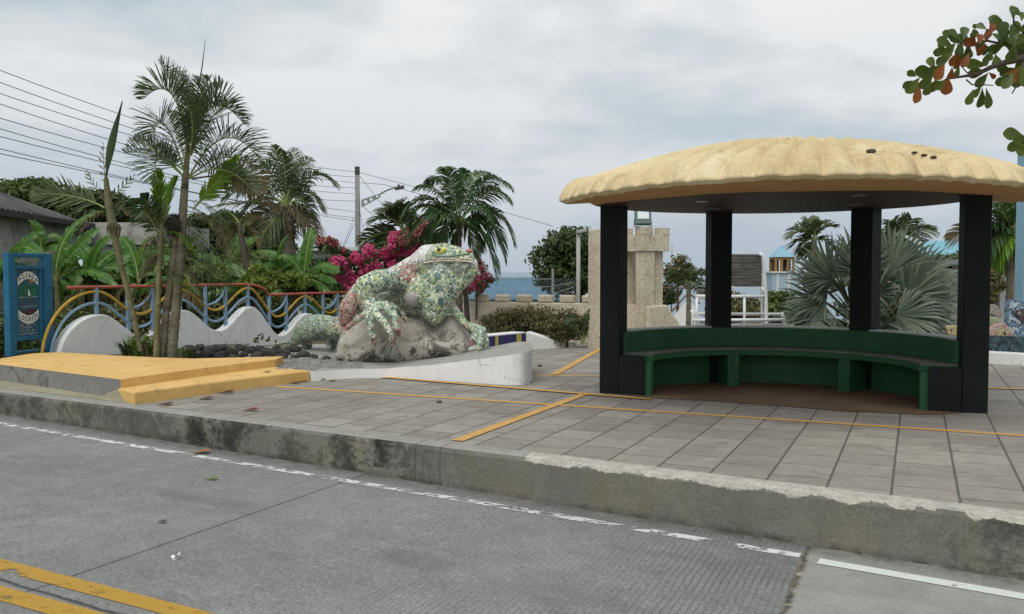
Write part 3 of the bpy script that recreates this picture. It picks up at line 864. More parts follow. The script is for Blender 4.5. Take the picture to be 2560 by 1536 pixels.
# roof shell
NT_, NR = 896, 30
ZP = [(0, 2.64), (.5, 2.61), (1.0, 2.525), (1.5, 2.395), (1.85, 2.285), (2.05, 2.20), (2.17, 2.10), (2.2, 2.065)]
def zprof(r_):
    for (r0, z0), (r1, z1) in zip(ZP, ZP[1:]):
        if r_ <= r1:
            return lerp(z0, z1, (r_ - r0) / (r1 - r0))
    return ZP[-1][1]
def rim_scale(th_): return (2.235 + .20 * max(0, math.cos(th_)) ** 1.5 + .02 * math.sin(5 * th_ + 1)) / 2.2
def roof_pt(i, j):
    th_ = 2 * math.pi * i / NT_
    t_ = j / NR; r_ = 2.2 * (1 - (1 - t_) ** 1.35)
    # the ribs fan out from the hinge of the shell, behind the middle
    hx_, hy_ = math.cos(th_) * r_ - .75, math.sin(th_) * r_ - 1.05
    ha = math.atan2(hy_, hx_); hd_ = math.hypot(hx_, hy_)
    ph = 88 * ha + .9 * math.sin(3 * ha + 1) + .5 * math.sin(8 * ha) + .5 * noise.noise(V((hx_, hy_, 3)))
    rib = abs(math.cos(ph / 2)) ** .5
    am = smooth(.35, 2.2, hd_) * (1 - .85 * smooth(2.1, 2.2, r_)) * (.066 + .015 * noise.noise(V((math.cos(th_) * 3, math.sin(th_) * 3, 4))))
    z = zprof(r_) + am * (rib - .55)
    lump = .008 * noise.noise(V((math.cos(th_) * r_ * 2.2, math.sin(th_) * r_ * 2.2, 1))) + .008 * noise.noise(V((math.cos(th_) * r_ * 9, math.sin(th_) * r_ * 9, 7)))
    z += lump * min(1, r_)
    rr = r_ * rim_scale(th_) * (1 + .038 * smooth(1.2, 2.0, r_) * (1 - .75 * smooth(2.12, 2.2, r_)) * (rib - .5) + .010 * noise.noise(V((math.cos(th_) * 5, math.sin(th_) * 5, 2))) * smooth(1.6, 2.2, r_))
    z += .018 * smooth(1.2, 2.2, r_) * math.sin(3 * th_ + .6) + .17 * smooth(1.5, 2.2, r_) * smooth(-.05, .45, math.sin(th_))
    return PC + V((math.cos(th_) * rr, math.sin(th_) * rr, z))
m = MB(); vs = []
for j in range(1, NR + 1):
    for i in range(NT_): vs.append(roof_pt(i, j))
fs = []
for j in range(NR - 1):
    for i in range(NT_):
        a = j * NT_ + i; b = j * NT_ + (i + 1) % NT_
        fs.append((a, a + NT_, b + NT_, b))
vs.append(PC + V((0, 0, 2.64))); top = len(vs) - 1
fs += [(top, i, (i + 1) % NT_) for i in range(NT_)]
# underside lip
base = (NR - 1) * NT_
lip = []
for i in range(NT_):
    th_ = 2 * math.pi * i / NT_; p = vs[base + i]
    q = V((p.x - math.cos(th_) * .06, p.y - math.sin(th_) * .06, p.z - .025)); lip.append(len(vs)); vs.append(q)
for i in range(NT_):
    b = (i + 1) % NT_; fs.append((base + i, lip[i], lip[b], base + b))
m.add(vs, fs); m.build('shell_roof', M['shell'], pv, smooth=True)
# soffit ring from the lip to the boarded ceiling
cpx = [(1518, 509), (1575, 503), (1635, 498), (1762, 487), (1880, 481), (2000, 480), (2118, 478), (2264, 477), (2409, 485), (2471, 489)]
CZ = 2.075
cf = [at(x, y, CZ) for x, y in cpx]
ceil = [V((p.x, p.y, CZ)) for p in cf]
aB = math.atan2(cf[-1].y - PC.y, cf[-1].x - PC.x); aA = math.atan2(cf[0].y - PC.y, cf[0].x - PC.x)
if aA < 0: aA += 2 * math.pi
for i in range(1, 24):
    a = aB + (aA - aB) * i / 24; ceil.append(PC + V(((1.93 + .14 * math.sin(math.pi * i / 24)) * math.cos(a), (1.93 + .14 * math.sin(math.pi * i / 24)) * math.sin(a), CZ)))
m = MB(); m.poly(ceil[::-1])
def boards():
    t = NT('dark_ceiling_boards')
    v = t.mapping(rot=(0, 0, R(20))); o = t.sep(v)
    fr_ = t.math('FRACT', t.math('MULTIPLY', o[0], 11)); gp = t.math('LESS_THAN', fr_, .09)
    n_ = t.noise(2.5, 5, .6, vec=t.mapping((9, .8, 1), rot=(0, 0, R(20))))
    c = t.ramp(n_, [(.3, (.026, .014, .012)), (.55, (.050, .029, .025)), (.75, (.085, .058, .052))])
    c = t.mix(gp, c, (.012, .009, .008))
    t.bump(gp, -.5, .006); return t.fin(c, .6, .3)
M['boards'] = boards()
m.build('boarded_ceiling', M['boards'], pv)
m = MB()
# ring between ceiling outline and the lip, by matching angles
cpoly = sorted([(math.atan2(p.y - PC.y, p.x - PC.x), p) for p in ceil], key=lambda q: q[0])
def ceil_r(a):
    n_ = len(cpoly)
    for i in range(n_):
        a0, p0 = cpoly[i]; a1, p1 = cpoly[(i + 1) % n_]
        aa = a
        if i == n_ - 1:
            a1 += 2 * math.pi
            if aa < a0: aa += 2 * math.pi
        if a0 <= aa <= a1:
            d = V((math.cos(a), math.sin(a)))
            q0 = V((p0.x - PC.x, p0.y - PC.y)); q1 = V((p1.x - PC.x, p1.y - PC.y)); e = q1 - q0
            den_ = d.x * e.y - d.y * e.x
            return (q0.x * e.y - q0.y * e.x) / den_ if abs(den_) > 1e-6 else q0.length
    return 1.93
vs2 = []
for i in range(NT_):
    a = 2 * math.pi * i / NT_; aa = a if a <= math.pi else a - 2 * math.pi
    r_ = ceil_r(aa)
    vs2.append(PC + V((math.cos(a) * r_, math.sin(a) * r_, CZ + .002))); vs2.append(V(vs[lip[i]]))
m.add(vs2, [(2 * i, 2 * ((i + 1) % NT_), 2 * ((i + 1) % NT_) + 1, 2 * i + 1) for i in range(NT_)])
m.build('soffit', M['soffit'], pv, smooth=True)
M['lampglass'] = paint('recessed_lamp_glass', (.22, .22, .21), .05, .3, 10)
for px, py, rr_ in ((1755, 505, .075), (1787, 524, .07), (2148, 490, .08), (2140, 513, .07)):
    p = at(px, py, CZ - .006)
    m = MB(); m.tube([p, p + V((0, 0, .012))], rr_, 16); m.build('ceiling_lamp', M['lampglass'], pv)

# bench inside the pavilion: one built-in ring
bn = thing('curved_bench', PC, 'curved dark green concrete bench with open bays inside the pavilion', 'bench')
M['bgreen'] = blotchy('dark_green_bench_paint', (.018, .090, .034), (.028, .120, .048), 2.5, .6, .2, .004, 50, .3, stain=(.050, .105, .060), sscale=4.5, slo=.60, shi=.72)
M['bseat'] = blotchy('worn_seat_concrete', (.12, .115, .10), (.19, .18, .16), 4, .85, .2, .005, 60, .2)
M['bcap'] = blotchy('pale_wall_cap', (.40, .42, .40), (.50, .52, .50), 4, .85, .2, .004, 60, .2)
A0, A1 = -14.5, 151
def arc_block(name, r0, r1, z0, z1, mat, a0=A0, a1=A1, n=60, bevel=0):
    m = MB(); vs = []
    for i in range(n + 1):
        a = a0 + (a1 - a0) * i / n
        vs += [pol(a, r0, z0), pol(a, r1, z0), pol(a, r1, z1), pol(a, r0, z1)]
    fs = []
    for i in range(n):
        b = i * 4
        for k_ in range(4): fs.append((b + k_, b + 4 + k_, b + 4 + (k_ + 1) % 4, b + (k_ + 1) % 4))
    fs += [(3, 2, 1, 0), (n * 4, n * 4 + 1, n * 4 + 2, n * 4 + 3)]
    m.add(vs, fs); return m.build(name, mat, bn, bevel=bevel)
A0, A1 = -18.4, 154.9
gaps = [(-14.5 + 4.2, 41 - 4.2), (41 + 4.2, 96 - 4.2), (96 + 4.2, 151 - 4.2)]
for a0, a1 in gaps: arc_block('back_wall', 1.72, 1.84, 0, .672, M['bgreen'], a0, a1, 20)
for a0, a1 in gaps: arc_block('wall_cap', 1.66, 1.86, .677, .692, M['bcap'], a0, a1, 20)
arc_block('back_rest', 1.645, 1.683, .452, .676, M['bgreen'])
arc_block('seat_slab', 1.33, 1.683, .375, .435, M['bgreen'])
arc_block('seat_top', 1.335, 1.683, .436, .45, M['bseat'])
for a in (94.7, 41): arc_block('seat_support', 1.345, 1.71, 0, .374, M['bgreen'], a - 2.9, a + 2.9, 3)
for a, s_ in ((A0 + .6, 1), (A1 - .6, -1)):
    e = a + s_ * 3.5
    arc_block('end_panel', 1.405, 1.683, 0, .374, M['dark_paint'], min(a, e), max(a, e), 3)
    arc_block('end_support', 1.33, 1.403, 0, .374, M['bgreen'], min(a, e), max(a, e), 3)
for a, s_ in ((A0, 1), (A1, -1)):
    arc_block('end_face', 1.40, 1.683, 0, .434, M['dark_paint'], min(a - s_ * 1.0, a - s_ * .02), max(a - s_ * 1.0, a - s_ * .02), 2)
# reddish floor inside the bench
t = NT('reddish_floor_paint')
n_ = t.noise(1.6, 6, .65)
c = t.ramp(n_, [(.3, (.15, .085, .045)), (.55, (.20, .125, .075)), (.75, (.23, .175, .125))])
M['rfloor'] = t.fin(c, .85, .2)
m = MB()
fl = [at(x, y, .006) for x, y in ((1640, 996), (1760, 1001), (1917, 1012), (2114, 1028), (2300, 1036), (2346, 1036))]
fl = [V((p.x, p.y, .006)) for p in fl] + [pol(A0 + (A1 - A0) * i / 20, 1.74, .006) for i in range(0, 21)]
m.poly(fl)
rf = m.build('pavilion_floor_paint', M['rfloor']); tag(rf, kind='structure')
# ------------------------------------------------------------------ mosaic iguana
def c2(x, y): return 840 + x / 4.6375, 590 + y / 4.6375            # enlarged-view position -> photo
def c4(x, y): return 680 + x / 3.534, 560 + y / 3.534
def chain_spheres(m, pts, conv, sc_, step=.3):
    """pts: (x, y, radius, distance) read off the enlarged photo; makes a chain of overlapping balls in the place"""
    w_ = []
    for x, y, r_, Y in pts:
        px, py = conv(x, y); w_.append((atd(px, py, Y), r_ / sc_ * Y / F))
    for (p0, r0), (p1, r1) in zip(w_, w_[1:] + [w_[-1]]):
        L = (p1 - p0).length; n_ = max(1, int(L / (min(r0, r1) * step)))
        for i in range(n_):
            t_ = i / n_; m.sphere(p0.lerp(p1, t_), lerp(r0, r1, t_), 14, 10)
    p, r_ = w_[-1]; m.sphere(p, r_, 14, 10)
def remeshed(m, name, voxel, smooth_it, parent, mat, disp=None):
    ob = m.build(name, mat, parent)
    md = ob.modifiers.new('r', 'REMESH'); md.mode = 'VOXEL'; md.voxel_size = voxel; md.use_smooth_shade = True
    ms = ob.modifiers.new('s', 'SMOOTH'); ms.iterations = smooth_it; ms.factor = .5
    dg = bpy.context.evaluated_depsgraph_get()
    me = bpy.data.meshes.new_from_object(ob.evaluated_get(dg))
    ob.modifiers.clear(); old = ob.data; ob.data = me; bpy.data.meshes.remove(old)
    me.name = name
    if not me.materials: me.materials.append(mat)
    if disp:
        o_ = ORIG.get(parent.name, V((0, 0, 0)))
        nrm_ = [v.normal.copy() for v in me.vertices]; co_ = [v.co.copy() for v in me.vertices]; flat = []
        for c_, n_ in zip(co_, nrm_): flat += list(c_ + n_ * disp(c_ + o_))
        me.vertices.foreach_set('co', flat); me.update()
    me.polygons.foreach_set('use_smooth', [True] * len(me.polygons))
    return ob

IG = V((-1.1, 11.9, .15))
ig = thing('mosaic_iguana', IG, 'giant green iguana sculpture covered in broken-tile mosaic, clutching a boulder', 'sculpture')
D = 11.75
body = [
    # head
    [(1100, 235, 135, D), (1250, 225, 145, D), (1400, 250, 128, D), (1540, 300, 88, D), (1590, 330, 62, D)],
    [(1080, 330, 130, D), (1300, 380, 120, D), (1480, 390, 120, D), (1580, 380, 70, D)],
    # throat and dewlap
    [(1200, 480, 215, D + .05), (1230, 560, 200, D + .02), (1180, 740, 175, D), (1150, 880, 140, D), (1150, 975, 72, D - .05)],
    [(1390, 470, 100, D), (1300, 620, 110, D)],
    [(1570, 410, 78, D), (1500, 480, 95, D), (1400, 560, 105, D), (1320, 680, 95, D)],
    [(1420, 420, 125, D), (1560, 350, 80, D)],
    # back
    [(1060, 250, 150, D), (960, 360, 165, D + .1), (850, 470, 200, D + .2), (700, 560, 205, D + .4), (520, 640, 190, D + .7), (330, 690, 180, D + 1.0), (240, 760, 150, D + 1.4)],
    # belly
    [(1000, 640, 230, D + .1), (820, 700, 200, D + .2), (650, 740, 170, D + .35)],
    [(1000, 800, 130, D + .1), (850, 820, 110, D + .15)],
    # near arm
    [(760, 520, 130, D - .02), (620, 510, 125, D - .12), (480, 525, 135, D - .22), (345, 590, 135, D - .3), (330, 680, 128, D - .3), (365, 770, 108, D - .3), (430, 850, 70, D - .42)],
    # near hand and fingers
    [(420, 850, 60, D - .42), (500, 810, 62, D - .42), (590, 812, 62, D - .42), (680, 850, 58, D - .42)],
    [(380, 880, 42, D - .42), (250, 975, 40, D - .43), (120, 1075, 33, D - .3)],
    [(385, 890, 50, D - .45), (405, 1040, 52, D - .51), (435, 1170, 44, D - .51), (442, 1250, 33, D - .47)],
    [(440, 890, 52, D - .49), (550, 985, 48, D - .57), (610, 1100, 44, D - .60), (650, 1200, 42, D - .60), (690, 1285, 32, D - .51)],
    [(620, 850, 58, D - .45), (690, 960, 58, D - .51), (712, 1070, 48, D - .53), (728, 1140, 34, D - .4)],
    [(690, 840, 48, D - .36), (775, 920, 36, D - .34), (812, 1000, 26, D - .32)],
    # far arm, hand, fingers
    [(1330, 820, 70, D + .1), (1410, 910, 52, D + .05), (1500, 1030, 45, D - .02), (1620, 1080, 60, D - .08), (1690, 1110, 60, D - .12)],
    [(1640, 1090, 48, D - .15), (1595, 1180, 42, D - .2), (1568, 1265, 28, D - .2)],
    [(1680, 1120, 52, D - .15), (1668, 1230, 48, D - .2), (1640, 1340, 34, D - .2)],
    [(1700, 1120, 48, D - .1), (1740, 1230, 42, D - .12), (1748, 1335, 32, D - .12)],
    # near thigh
    [(200, 700, 80, D + .75), (140, 850, 108, D + .75), (110, 980, 82, D + .8)],
]
m = MB()
for ch in body: chain_spheres(m, ch, c2, 4.6375)
for ch in [[(230, 985, 62, 13.9), (300, 950, 98, 13.8), (400, 915, 118, 13.7), (500, 920, 112, 13.5), (600, 930, 105, 13.2)],
           [(300, 1010, 62, 13.9), (310, 1075, 50, 13.9)], [(520, 990, 75, 13.5), (525, 1065, 55, 13.5)],
           [(260, 1010, 50, 14.0), (150, 1062, 36, 14.2), (0, 1085, 22, 14.4), (-160, 1095, 14, 14.6)]]:
    chain_spheres(m, ch, c4, 3.534)

def mosaic(name, scale=35, base=None):
    t = NT(name)
    vor = t.n.new('ShaderNodeTexVoronoi'); vor.inputs['Scale'].default_value = scale
    wv = t.n.new('ShaderNodeTexNoise'); wv.inputs['Scale'].default_value = 9
    t.l.new(t.coord(), wv.inputs['Vector'])
    wsh = t.n.new('ShaderNodeVectorMath'); wsh.operation = 'MULTIPLY_ADD'
    t.l.new(wv.outputs[1], wsh.inputs[0]); wsh.inputs[1].default_value = (.05, .05, .05); t.l.new(t.coord(), wsh.inputs[2])
    t.l.new(wsh.outputs[0], vor.inputs['Vector'])
    ve = t.n.new('ShaderNodeTexVoronoi'); ve.feature = 'DISTANCE_TO_EDGE'; ve.inputs['Scale'].default_value = scale
    t.l.new(wsh.outputs[0], ve.inputs['Vector'])
    rv = t.sep(vor.outputs['Color'])
    r0, r1 = rv[0], rv[1]
    grn = t.ramp(r0, [(0, (.06, .12, .06)), (.10, (.13, .21, .10)), (.20, (.25, .33, .17)), (.34, (.38, .44, .25)), (.48, (.15, .23, .17)), (.56, (.40, .42, .13)), (.64, (.48, .50, .38)), (.74, (.05, .075, .055)), (.81, (.21, .30, .25)), (.88, (.58, .57, .44)), (.96, (.03, .035, .03))], 'CONSTANT')
    grn2 = t.ramp(r0, [(0, (.11, .18, .15)), (.2, (.18, .27, .20)), (.4, (.30, .39, .28)), (.58, (.42, .46, .27)), (.72, (.06, .09, .075)), (.84, (.52, .53, .43))], 'CONSTANT')
    c = t.mix(t.ramp(t.noise(2.6, 4, .6), [(.47, 0), (.53, 1)]), grn, grn2)
    a = t.n.new('ShaderNodeAttribute'); a.attribute_name = 'zone'
    ax = t.sep(a.outputs['Color'])
    red = t.ramp(r0, [(0, (.27, .095, .08)), (.25, (.34, .17, .13)), (.45, (.19, .05, .045)), (.6, (.42, .28, .22)), (.74, (.07, .04, .035)), (.84, (.45, .40, .33)), (.93, (.24, .22, .17))], 'CONSTANT')
    wht = t.ramp(r0, [(0, (.52, .50, .50)), (.35, (.60, .59, .58)), (.6, (.46, .47, .46)), (.8, (.58, .50, .46)), (.92, (.25, .30, .26))], 'CONSTANT')
    drk = t.ramp(r0, [(0, (.05, .07, .055)), (.3, (.10, .13, .09)), (.55, (.03, .04, .035)), (.75, (.17, .20, .11)), (.9, (.26, .27, .22))], 'CONSTANT')
    def gate(ch_): return t.math('GREATER_THAN', t.math('ADD', ch_, t.math('MULTIPLY', t.math('SUBTRACT', r1, .5), .55)), .5)
    c = t.mix(gate(ax[2]), c, drk); c = t.mix(gate(ax[1]), c, wht); c = t.mix(gate(ax[0]), c, red)
    # small black specks set between the pieces
    v2 = t.n.new('ShaderNodeTexVoronoi'); v2.inputs['Scale'].default_value = scale * 1.15; t.l.new(t.coord(), v2.inputs['Vector'])
    spk = t.math('LESS_THAN', v2.outputs['Distance'], .20)
    spk = t.math('MULTIPLY', spk, t.math('GREATER_THAN', t.sep(v2.outputs['Color'])[1], .52))
    c = t.mix(spk, c, (.025, .03, .028))
    grout = t.math('LESS_THAN', ve.outputs['Distance'], .06)
    c = t.mix(t.math('MULTIPLY', grout, .8), c, t.ramp(t.noise(4, 4), [(.4, (.17, .18, .155)), (.6, (.33, .34, .29))]))
    c = t.mix(1.0, c, (1.38, 1.38, 1.40), 'MULTIPLY')
    # weathering
    c = t.mix(t.ramp(t.noise(3.5, 7, .7), [(.58, 0), (.74, .35)]), c, (.12, .125, .105))
    t.bump(t.math('MINIMUM', ve.outputs['Distance'], .12), .6, .02)
    return t.fin(c, t.ramp(grout, [(0, .33), (1, .85)]), .4)
M['mosaic'] = mosaic('broken_tile_mosaic')
bo = remeshed(m, 'body', .017, 5, ig, M['mosaic'], lambda p: noise.noise(p * 6) * .008)
zones_r = [(c2(850, 420), 105, D - .2), (c2(800, 370), 60, D - .2), (c2(130, 850), 150, D + .6), (c2(110, 980), 120, D + .6), (c2(190, 730), 75, D + .6), (c2(120, 1070), 60, D - .3), (c2(442, 1230), 52, D - .4), (c2(690, 1270), 55, D - .4), (c2(728, 1120), 55, D - .4), (c2(765, 985), 50, D - .45), (c2(1568, 1250), 40, D - .2), (c2(1560, 150), 60, D), (c2(1510, 1060), 45, D - .05), (c2(690, 1200), 30, D - .4), (c2(710, 495), 26, D - .15)]
zones_w = [(c2(940, 200), 105, D), (c2(850, 270), 95, D), (c2(860, 270), 75, D - .05), (c2(760, 335), 50, D), (c2(1040, 110), 60, D), (c2(900, 240), 50, D), (c2(640, 390), 35, D), (c2(1630, 330), 38, D), (c2(1200, 275), 22, D), (c2(1400, 275), 22, D)]
zones_d = [(c2(700, 690), 120, D), (c2(800, 830), 120, D), (c2(900, 880), 90, D), (c2(560, 690), 70, D), (c2(1300, 350), 40, D), (c2(1500, 345), 60, D), (c4(560, 1020), 90, 13.4), (c4(310, 1060), 70, 13.9), (c4(430, 1000), 90, 13.7), (c2(1100, 350), 40, D), (c2(1400, 400), 60, D)]
ca = bo.data.attributes.new('zone', 'FLOAT_COLOR', 'POINT')
def weight(px, py, zs):
    w_ = 0
    for (zx, zy), r_, Y in zs:
        rr = r_ / 4.6375
        d_ = math.hypot(px - zx, py - zy) / rr
        w_ = max(w_, 1.25 - .75 * d_)
    return max(0, min(1, w_))
vals = []
for v in bo.data.vertices:
    p = v.co + IG; q = p - V((0, 0, CH))
    y_ = q.y * CP - q.z * SP; zc = q.y * SP + q.z * CP
    px = 1280 + F * q.x / y_; py = 768 - F * zc / y_
    near = 1 if p.y < 13.0 else 0
    vals += [weight(px, py, zones_r) if p.y < 13.2 else 0, weight(px, py, zones_w) * near, weight(px, py, zones_d), 1]
ca.data.foreach_set('color', vals)

# face details
M['eye_y'] = paint('eye_yellow_tile', (.50, .48, .10), .2, .3, 30); M['eye_k'] = paint('eye_black_glaze', (.012, .012, .012), .1, .15, 30, .5)
M['cream_tile'] = paint('cream_tile', (.58, .52, .42), .15, .4, 30)
M['grey_tile'] = blotchy('grey_ear_plate', (.30, .29, .28), (.40, .39, .375), 14, .5, .3, .004, 60, .3)
def on_body(x, y, conv=c2):
    px, py = conv(x, y); d = ray(px, py).normalized()
    ok, loc, nrm, _ = bo.ray_cast(V((0, 0, CH)) - IG, d)
    return (loc + IG, nrm) if ok else (atd(px, py, D), V((0, -1, 0)))
def disc(name, x, y, rx, ry, thick, mat, rot=0.0, lift=0.0):
    p, nr = on_body(x, y); k_ = 1 / 4.6375 * p.y / F
    ux = V((0, 0, 1)).cross(-nr)
    ux = V((1, 0, 0)) - nr * nr.x; ux.normalize(); uy = nr.cross(ux)
    if uy.z < 0: uy = -uy
    m = MB(); bm_ = []
    nu, nv = 24, 6
    vs = []; fs = []
    for j in range(nv + 1):
        ph = math.pi / 2 * j / nv
        for i in range(nu):
            a = 2 * math.pi * i / nu
            ex, ey = math.cos(a) * rx * k_ * math.cos(ph), math.sin(a) * ry * k_ * math.cos(ph)
            ex, ey = ex * math.cos(rot) - ey * math.sin(rot), ex * math.sin(rot) + ey * math.cos(rot)
            vs.append(p + ux * ex + uy * ey + nr * (thick * math.sin(ph) + lift))
    for j in range(nv):
        for i in range(nu): fs.append((j * nu + i, j * nu + (i + 1) % nu, (j + 1) * nu + (i + 1) % nu, (j + 1) * nu + i))
    m.add(vs, fs); return m.build(name, mat, ig, smooth=True)
disc('ear_plate', 872, 742, 88, 98, .075, M['grey_tile'], lift=-.02)
disc('eye', 1215, 170, 70, 40, .03, M['eye_y'], .15, lift=-.004)
eye = bpy.data.objects['eye']
e2 = disc('pupil', 1198, 168, 26, 27, .022, M['eye_k'], 0, lift=.014); e2.parent = eye; ORIG[e2.name] = IG
def lip_line(name, pts, r_, mat):
    m = MB(); path = []
    for (x0, y0), (x1, y1) in zip(pts, pts[1:]):
        for i in range(6):
            t_ = i / 6; p, nr = on_body(lerp(x0, x1, t_), lerp(y0, y1, t_)); path.append(p + nr * .004)
    m.tube(path, r_, 6); return m.build(name, mat, ig, smooth=True)
lip_line('lip', [(1015, 315), (1100, 298), (1250, 286), (1400, 290), (1520, 296), (1580, 310), (1610, 335)], .013, M['cream_tile'])
m = MB()
for i in range(24):
    x = lerp(1060, 1560, i / 23); p, nr = on_body(x, 268 - 4 * math.sin(i * 2.1)); m.sphere(p + nr * .003, .012 + .004 * math.sin(i * 5), 6, 5)
m.build('tooth_row', M['cream_tile'], ig, smooth=True)
lip_line('brow', [(1110, 215), (1180, 235), (1300, 235), (1450, 220), (1560, 205)], .009, paint('teal_brow_tile', (.17, .30, .25), .2, .4, 30))
M['nose_red'] = paint('coral_nostril_tile', (.45, .16, .10), .2, .4, 30)
disc('nostril', 1545, 175, 34, 24, .03, M['nose_red'], -.5, lift=-.003)
# square tiles stuck on the throat
M['teal_tile'] = paint('teal_square_tile', (.07, .15, .145), .15, .35, 20); M['teal_tile2'] = paint('grey_teal_tile', (.14, .23, .22), .15, .35, 20)
for x, y, hx, hy, mt, rt in ((1215, 765, 30, 42, 'teal_tile', .05), (1175, 470, 36, 32, 'teal_tile2', .1), (1190, 600, 24, 26, 'teal_tile2', -.2), (1340, 610, 24, 18, 'teal_tile2', .3), (760, 575, 18, 20, 'teal_tile', .4)):
    p, nr = on_body(x, y); k_ = p.y / F / 4.6375
    ux = V((1, 0, 0)) - nr * nr.x; ux.normalize(); uy = nr.cross(ux)
    ux2 = ux * math.cos(rt) + uy * math.sin(rt); uy2 = nr.cross(ux2)
    m = MB(); m.box(p + nr * .003, (hx * k_, hy * k_, .009), (ux2, uy2, nr)); m.build('square_tile', M[mt], ig, bevel=.003)

# the boulder it clutches
def boulder_mat():
    t = NT('weathered_boulder')
    n_ = t.noise(2.2, 7, .65)
    c = t.ramp(n_, [(.3, (.36, .335, .28)), (.5, (.47, .44, .38)), (.7, (.58, .55, .49))])
    g = t.noise(40, 4, .7); c = t.mix(.5, c, t.ramp(g, [(.3, .28), (.7, .72)]), 'OVERLAY')
    mo = t.noise(2.7, 10, .78, dist=.9, vec=t.mapping((1, 1, .8), loc=(3, 0, 0)))
    o = t.sep()
    lowr = t.math('MULTIPLY_ADD', o[2], -1.3, 1.05, clamp=True)
    k_ = t.math('MULTIPLY', t.ramp(mo, [(.495, 0), (.54, .95)]), lowr)
    c = t.mix(k_, c, t.ramp(t.noise(12, 5), [(.35, (.035, .034, .030)), (.65, (.10, .095, .08))]))
    li = t.noise(9, 6, .7); c = t.mix(t.ramp(li, [(.56, 0), (.61, .8)]), c, (.52, .51, .44))
    t.bump(t.math('ADD', n_, t.math('ADD', t.math('MULTIPLY', g, .6), mo)), .9, .05)
    return t.fin(c, .92, .15)
M['boulder'] = boulder_mat()
BO = V((-1.2, 12.0, .2))
bt = thing('boulder', BO, 'big pale weathered boulder blackened by mould under the mosaic iguana', 'boulder')
m = MB()
for ch in [[(30, 1390, 60, D + .1), (110, 1290, 95, D + .15)],[(60, 1370, 70, D + .1), (160, 1290, 130, D + .2), (320, 1180, 190, D + .2), (460, 1080, 190, D + .2), (600, 1090, 200, D + .2), (800, 1150, 215, D + .2), (1000, 1200, 205, D + .2), (1180, 1220, 190, D + .2), (1330, 1130, 165, D + .15), (1440, 1200, 130, D + .15), (1500, 1290, 70, D + .1)],
           [(150, 1400, 100, D + .15), (450, 1350, 170, D + .1), (800, 1330, 160, D + .1), (1150, 1310, 150, D + .05), (1400, 1290, 130, D)],
           [(300, 1250, 250, D + .7), (700, 1200, 260, D + .7), (1200, 1230, 230, D + .7)],
           [(780, 1010, 120, D + .35), (950, 1040, 115, D + .35), (1100, 1080, 105, D + .3)],
           [(1300, 1000, 90, D + .2), (1360, 1080, 120, D + .15)]]:
    chain_spheres(m, ch, c2, 4.6375, .35)
br = remeshed(m, 'rock', .03, 4, bt, M['boulder'], lambda p: (.5 - abs(noise.noise(p * 2.1))) * .10 - .03 + noise.noise(p * 6) * .03 + (.5 - abs(noise.noise(p * 11))) * .02)
# ------------------------------------------------------------------ coral-stone play castle
def coral_mat():
    t = NT('coral_stone')
    n_ = t.noise(1.5, 6, .65)
    c = t.ramp(n_, [(.3, (.47, .41, .30)), (.5, (.58, .52, .40)), (.72, (.67, .61, .49))])
    g = t.noise(26, 5, .7); c = t.mix(.55, c, t.ramp(g, [(.3, .22), (.5, .5), (.7, .76)]), 'OVERLAY')
    v_ = t.n.new('ShaderNodeTexVoronoi'); v_.inputs['Scale'].default_value = 16; t.l.new(t.coord(), v_.inputs['Vector'])
    pit = t.math('LESS_THAN', v_.outputs['Distance'], .16); pit = t.math('MULTIPLY', pit, t.math('GREATER_THAN', t.noise(5, 3), .5))
    c = t.mix(t.math('MULTIPLY', pit, .7), c, (.15, .115, .075))
    c = t.mix(t.ramp(t.noise(2.6, 7, .7), [(.56, 0), (.7, .55)]), c, (.20, .165, .11))
    t.bump(t.math('SUBTRACT', t.math('ADD', n_, g), pit), .7, .03)
    return t.fin(c, .95, .1)
M['coral'] = coral_mat()
cw = thing('castle_wall', at(1190, 850), 'low coral-stone wall with battlements between iguana and pavilion', 'wall')
W0 = atd(1128, 752, 17.6); W1 = atd(1520, 762, 16.5)
W0 = V((W0.x, W0.y, 0)); W1 = V((W1.x, W1.y, 0)); wd_ = (W1 - W0).normalized(); wn_ = V((-wd_.y, wd_.x, 0)); WL = (W1 - W0).length
m = MB(); m.box(W0 + wd_ * WL / 2 + V((0, 0, .35)), (WL / 2, .075, .35 + .05), (wd_, wn_, Z)); m.build('wall_body', M['coral'], cw, bevel=.02)
for k_ in range(9):
    s_ = .08 + k_ * .445
    if s_ + .3 > WL: break
    m = MB(); m.box(W0 + wd_ * (s_ + .15) + V((0, 0, .825)), (.15, .078, .075), (wd_, wn_, Z)); m.build('merlon', M['coral'], cw, bevel=.03)

tw = thing('castle_tower', atd(1600, 800, 15), 'coral-stone play castle tower with battlements, corner pillars and a sloped buttress', 'tower')
tw.location.z = 0; ORIG[tw.name] = tw.location.copy()
TC = V(((1609 - 1280) / F * 14.6, 14.6, 0))                    # near corner of the tower
ta = V((math.cos(R(30)), math.sin(R(30)), 0)); tb = V((-math.cos(R(42)), math.sin(R(42)), 0))   # right-hand and left-hand faces
tb = V((-ta.y, ta.x, 0))
def tbox(name, a0, a1, b0, b1, z0, z1, bev=.006):
    m = MB(); m.box(TC + ta * (a0 + a1) / 2 + tb * (b0 + b1) / 2 + V((0, 0, (z0 + z1) / 2)), ((a1 - a0) / 2, (b1 - b0) / 2, (z1 - z0) / 2), (ta, tb, Z))
    return m.build(name, M['coral'], tw, bevel=bev)
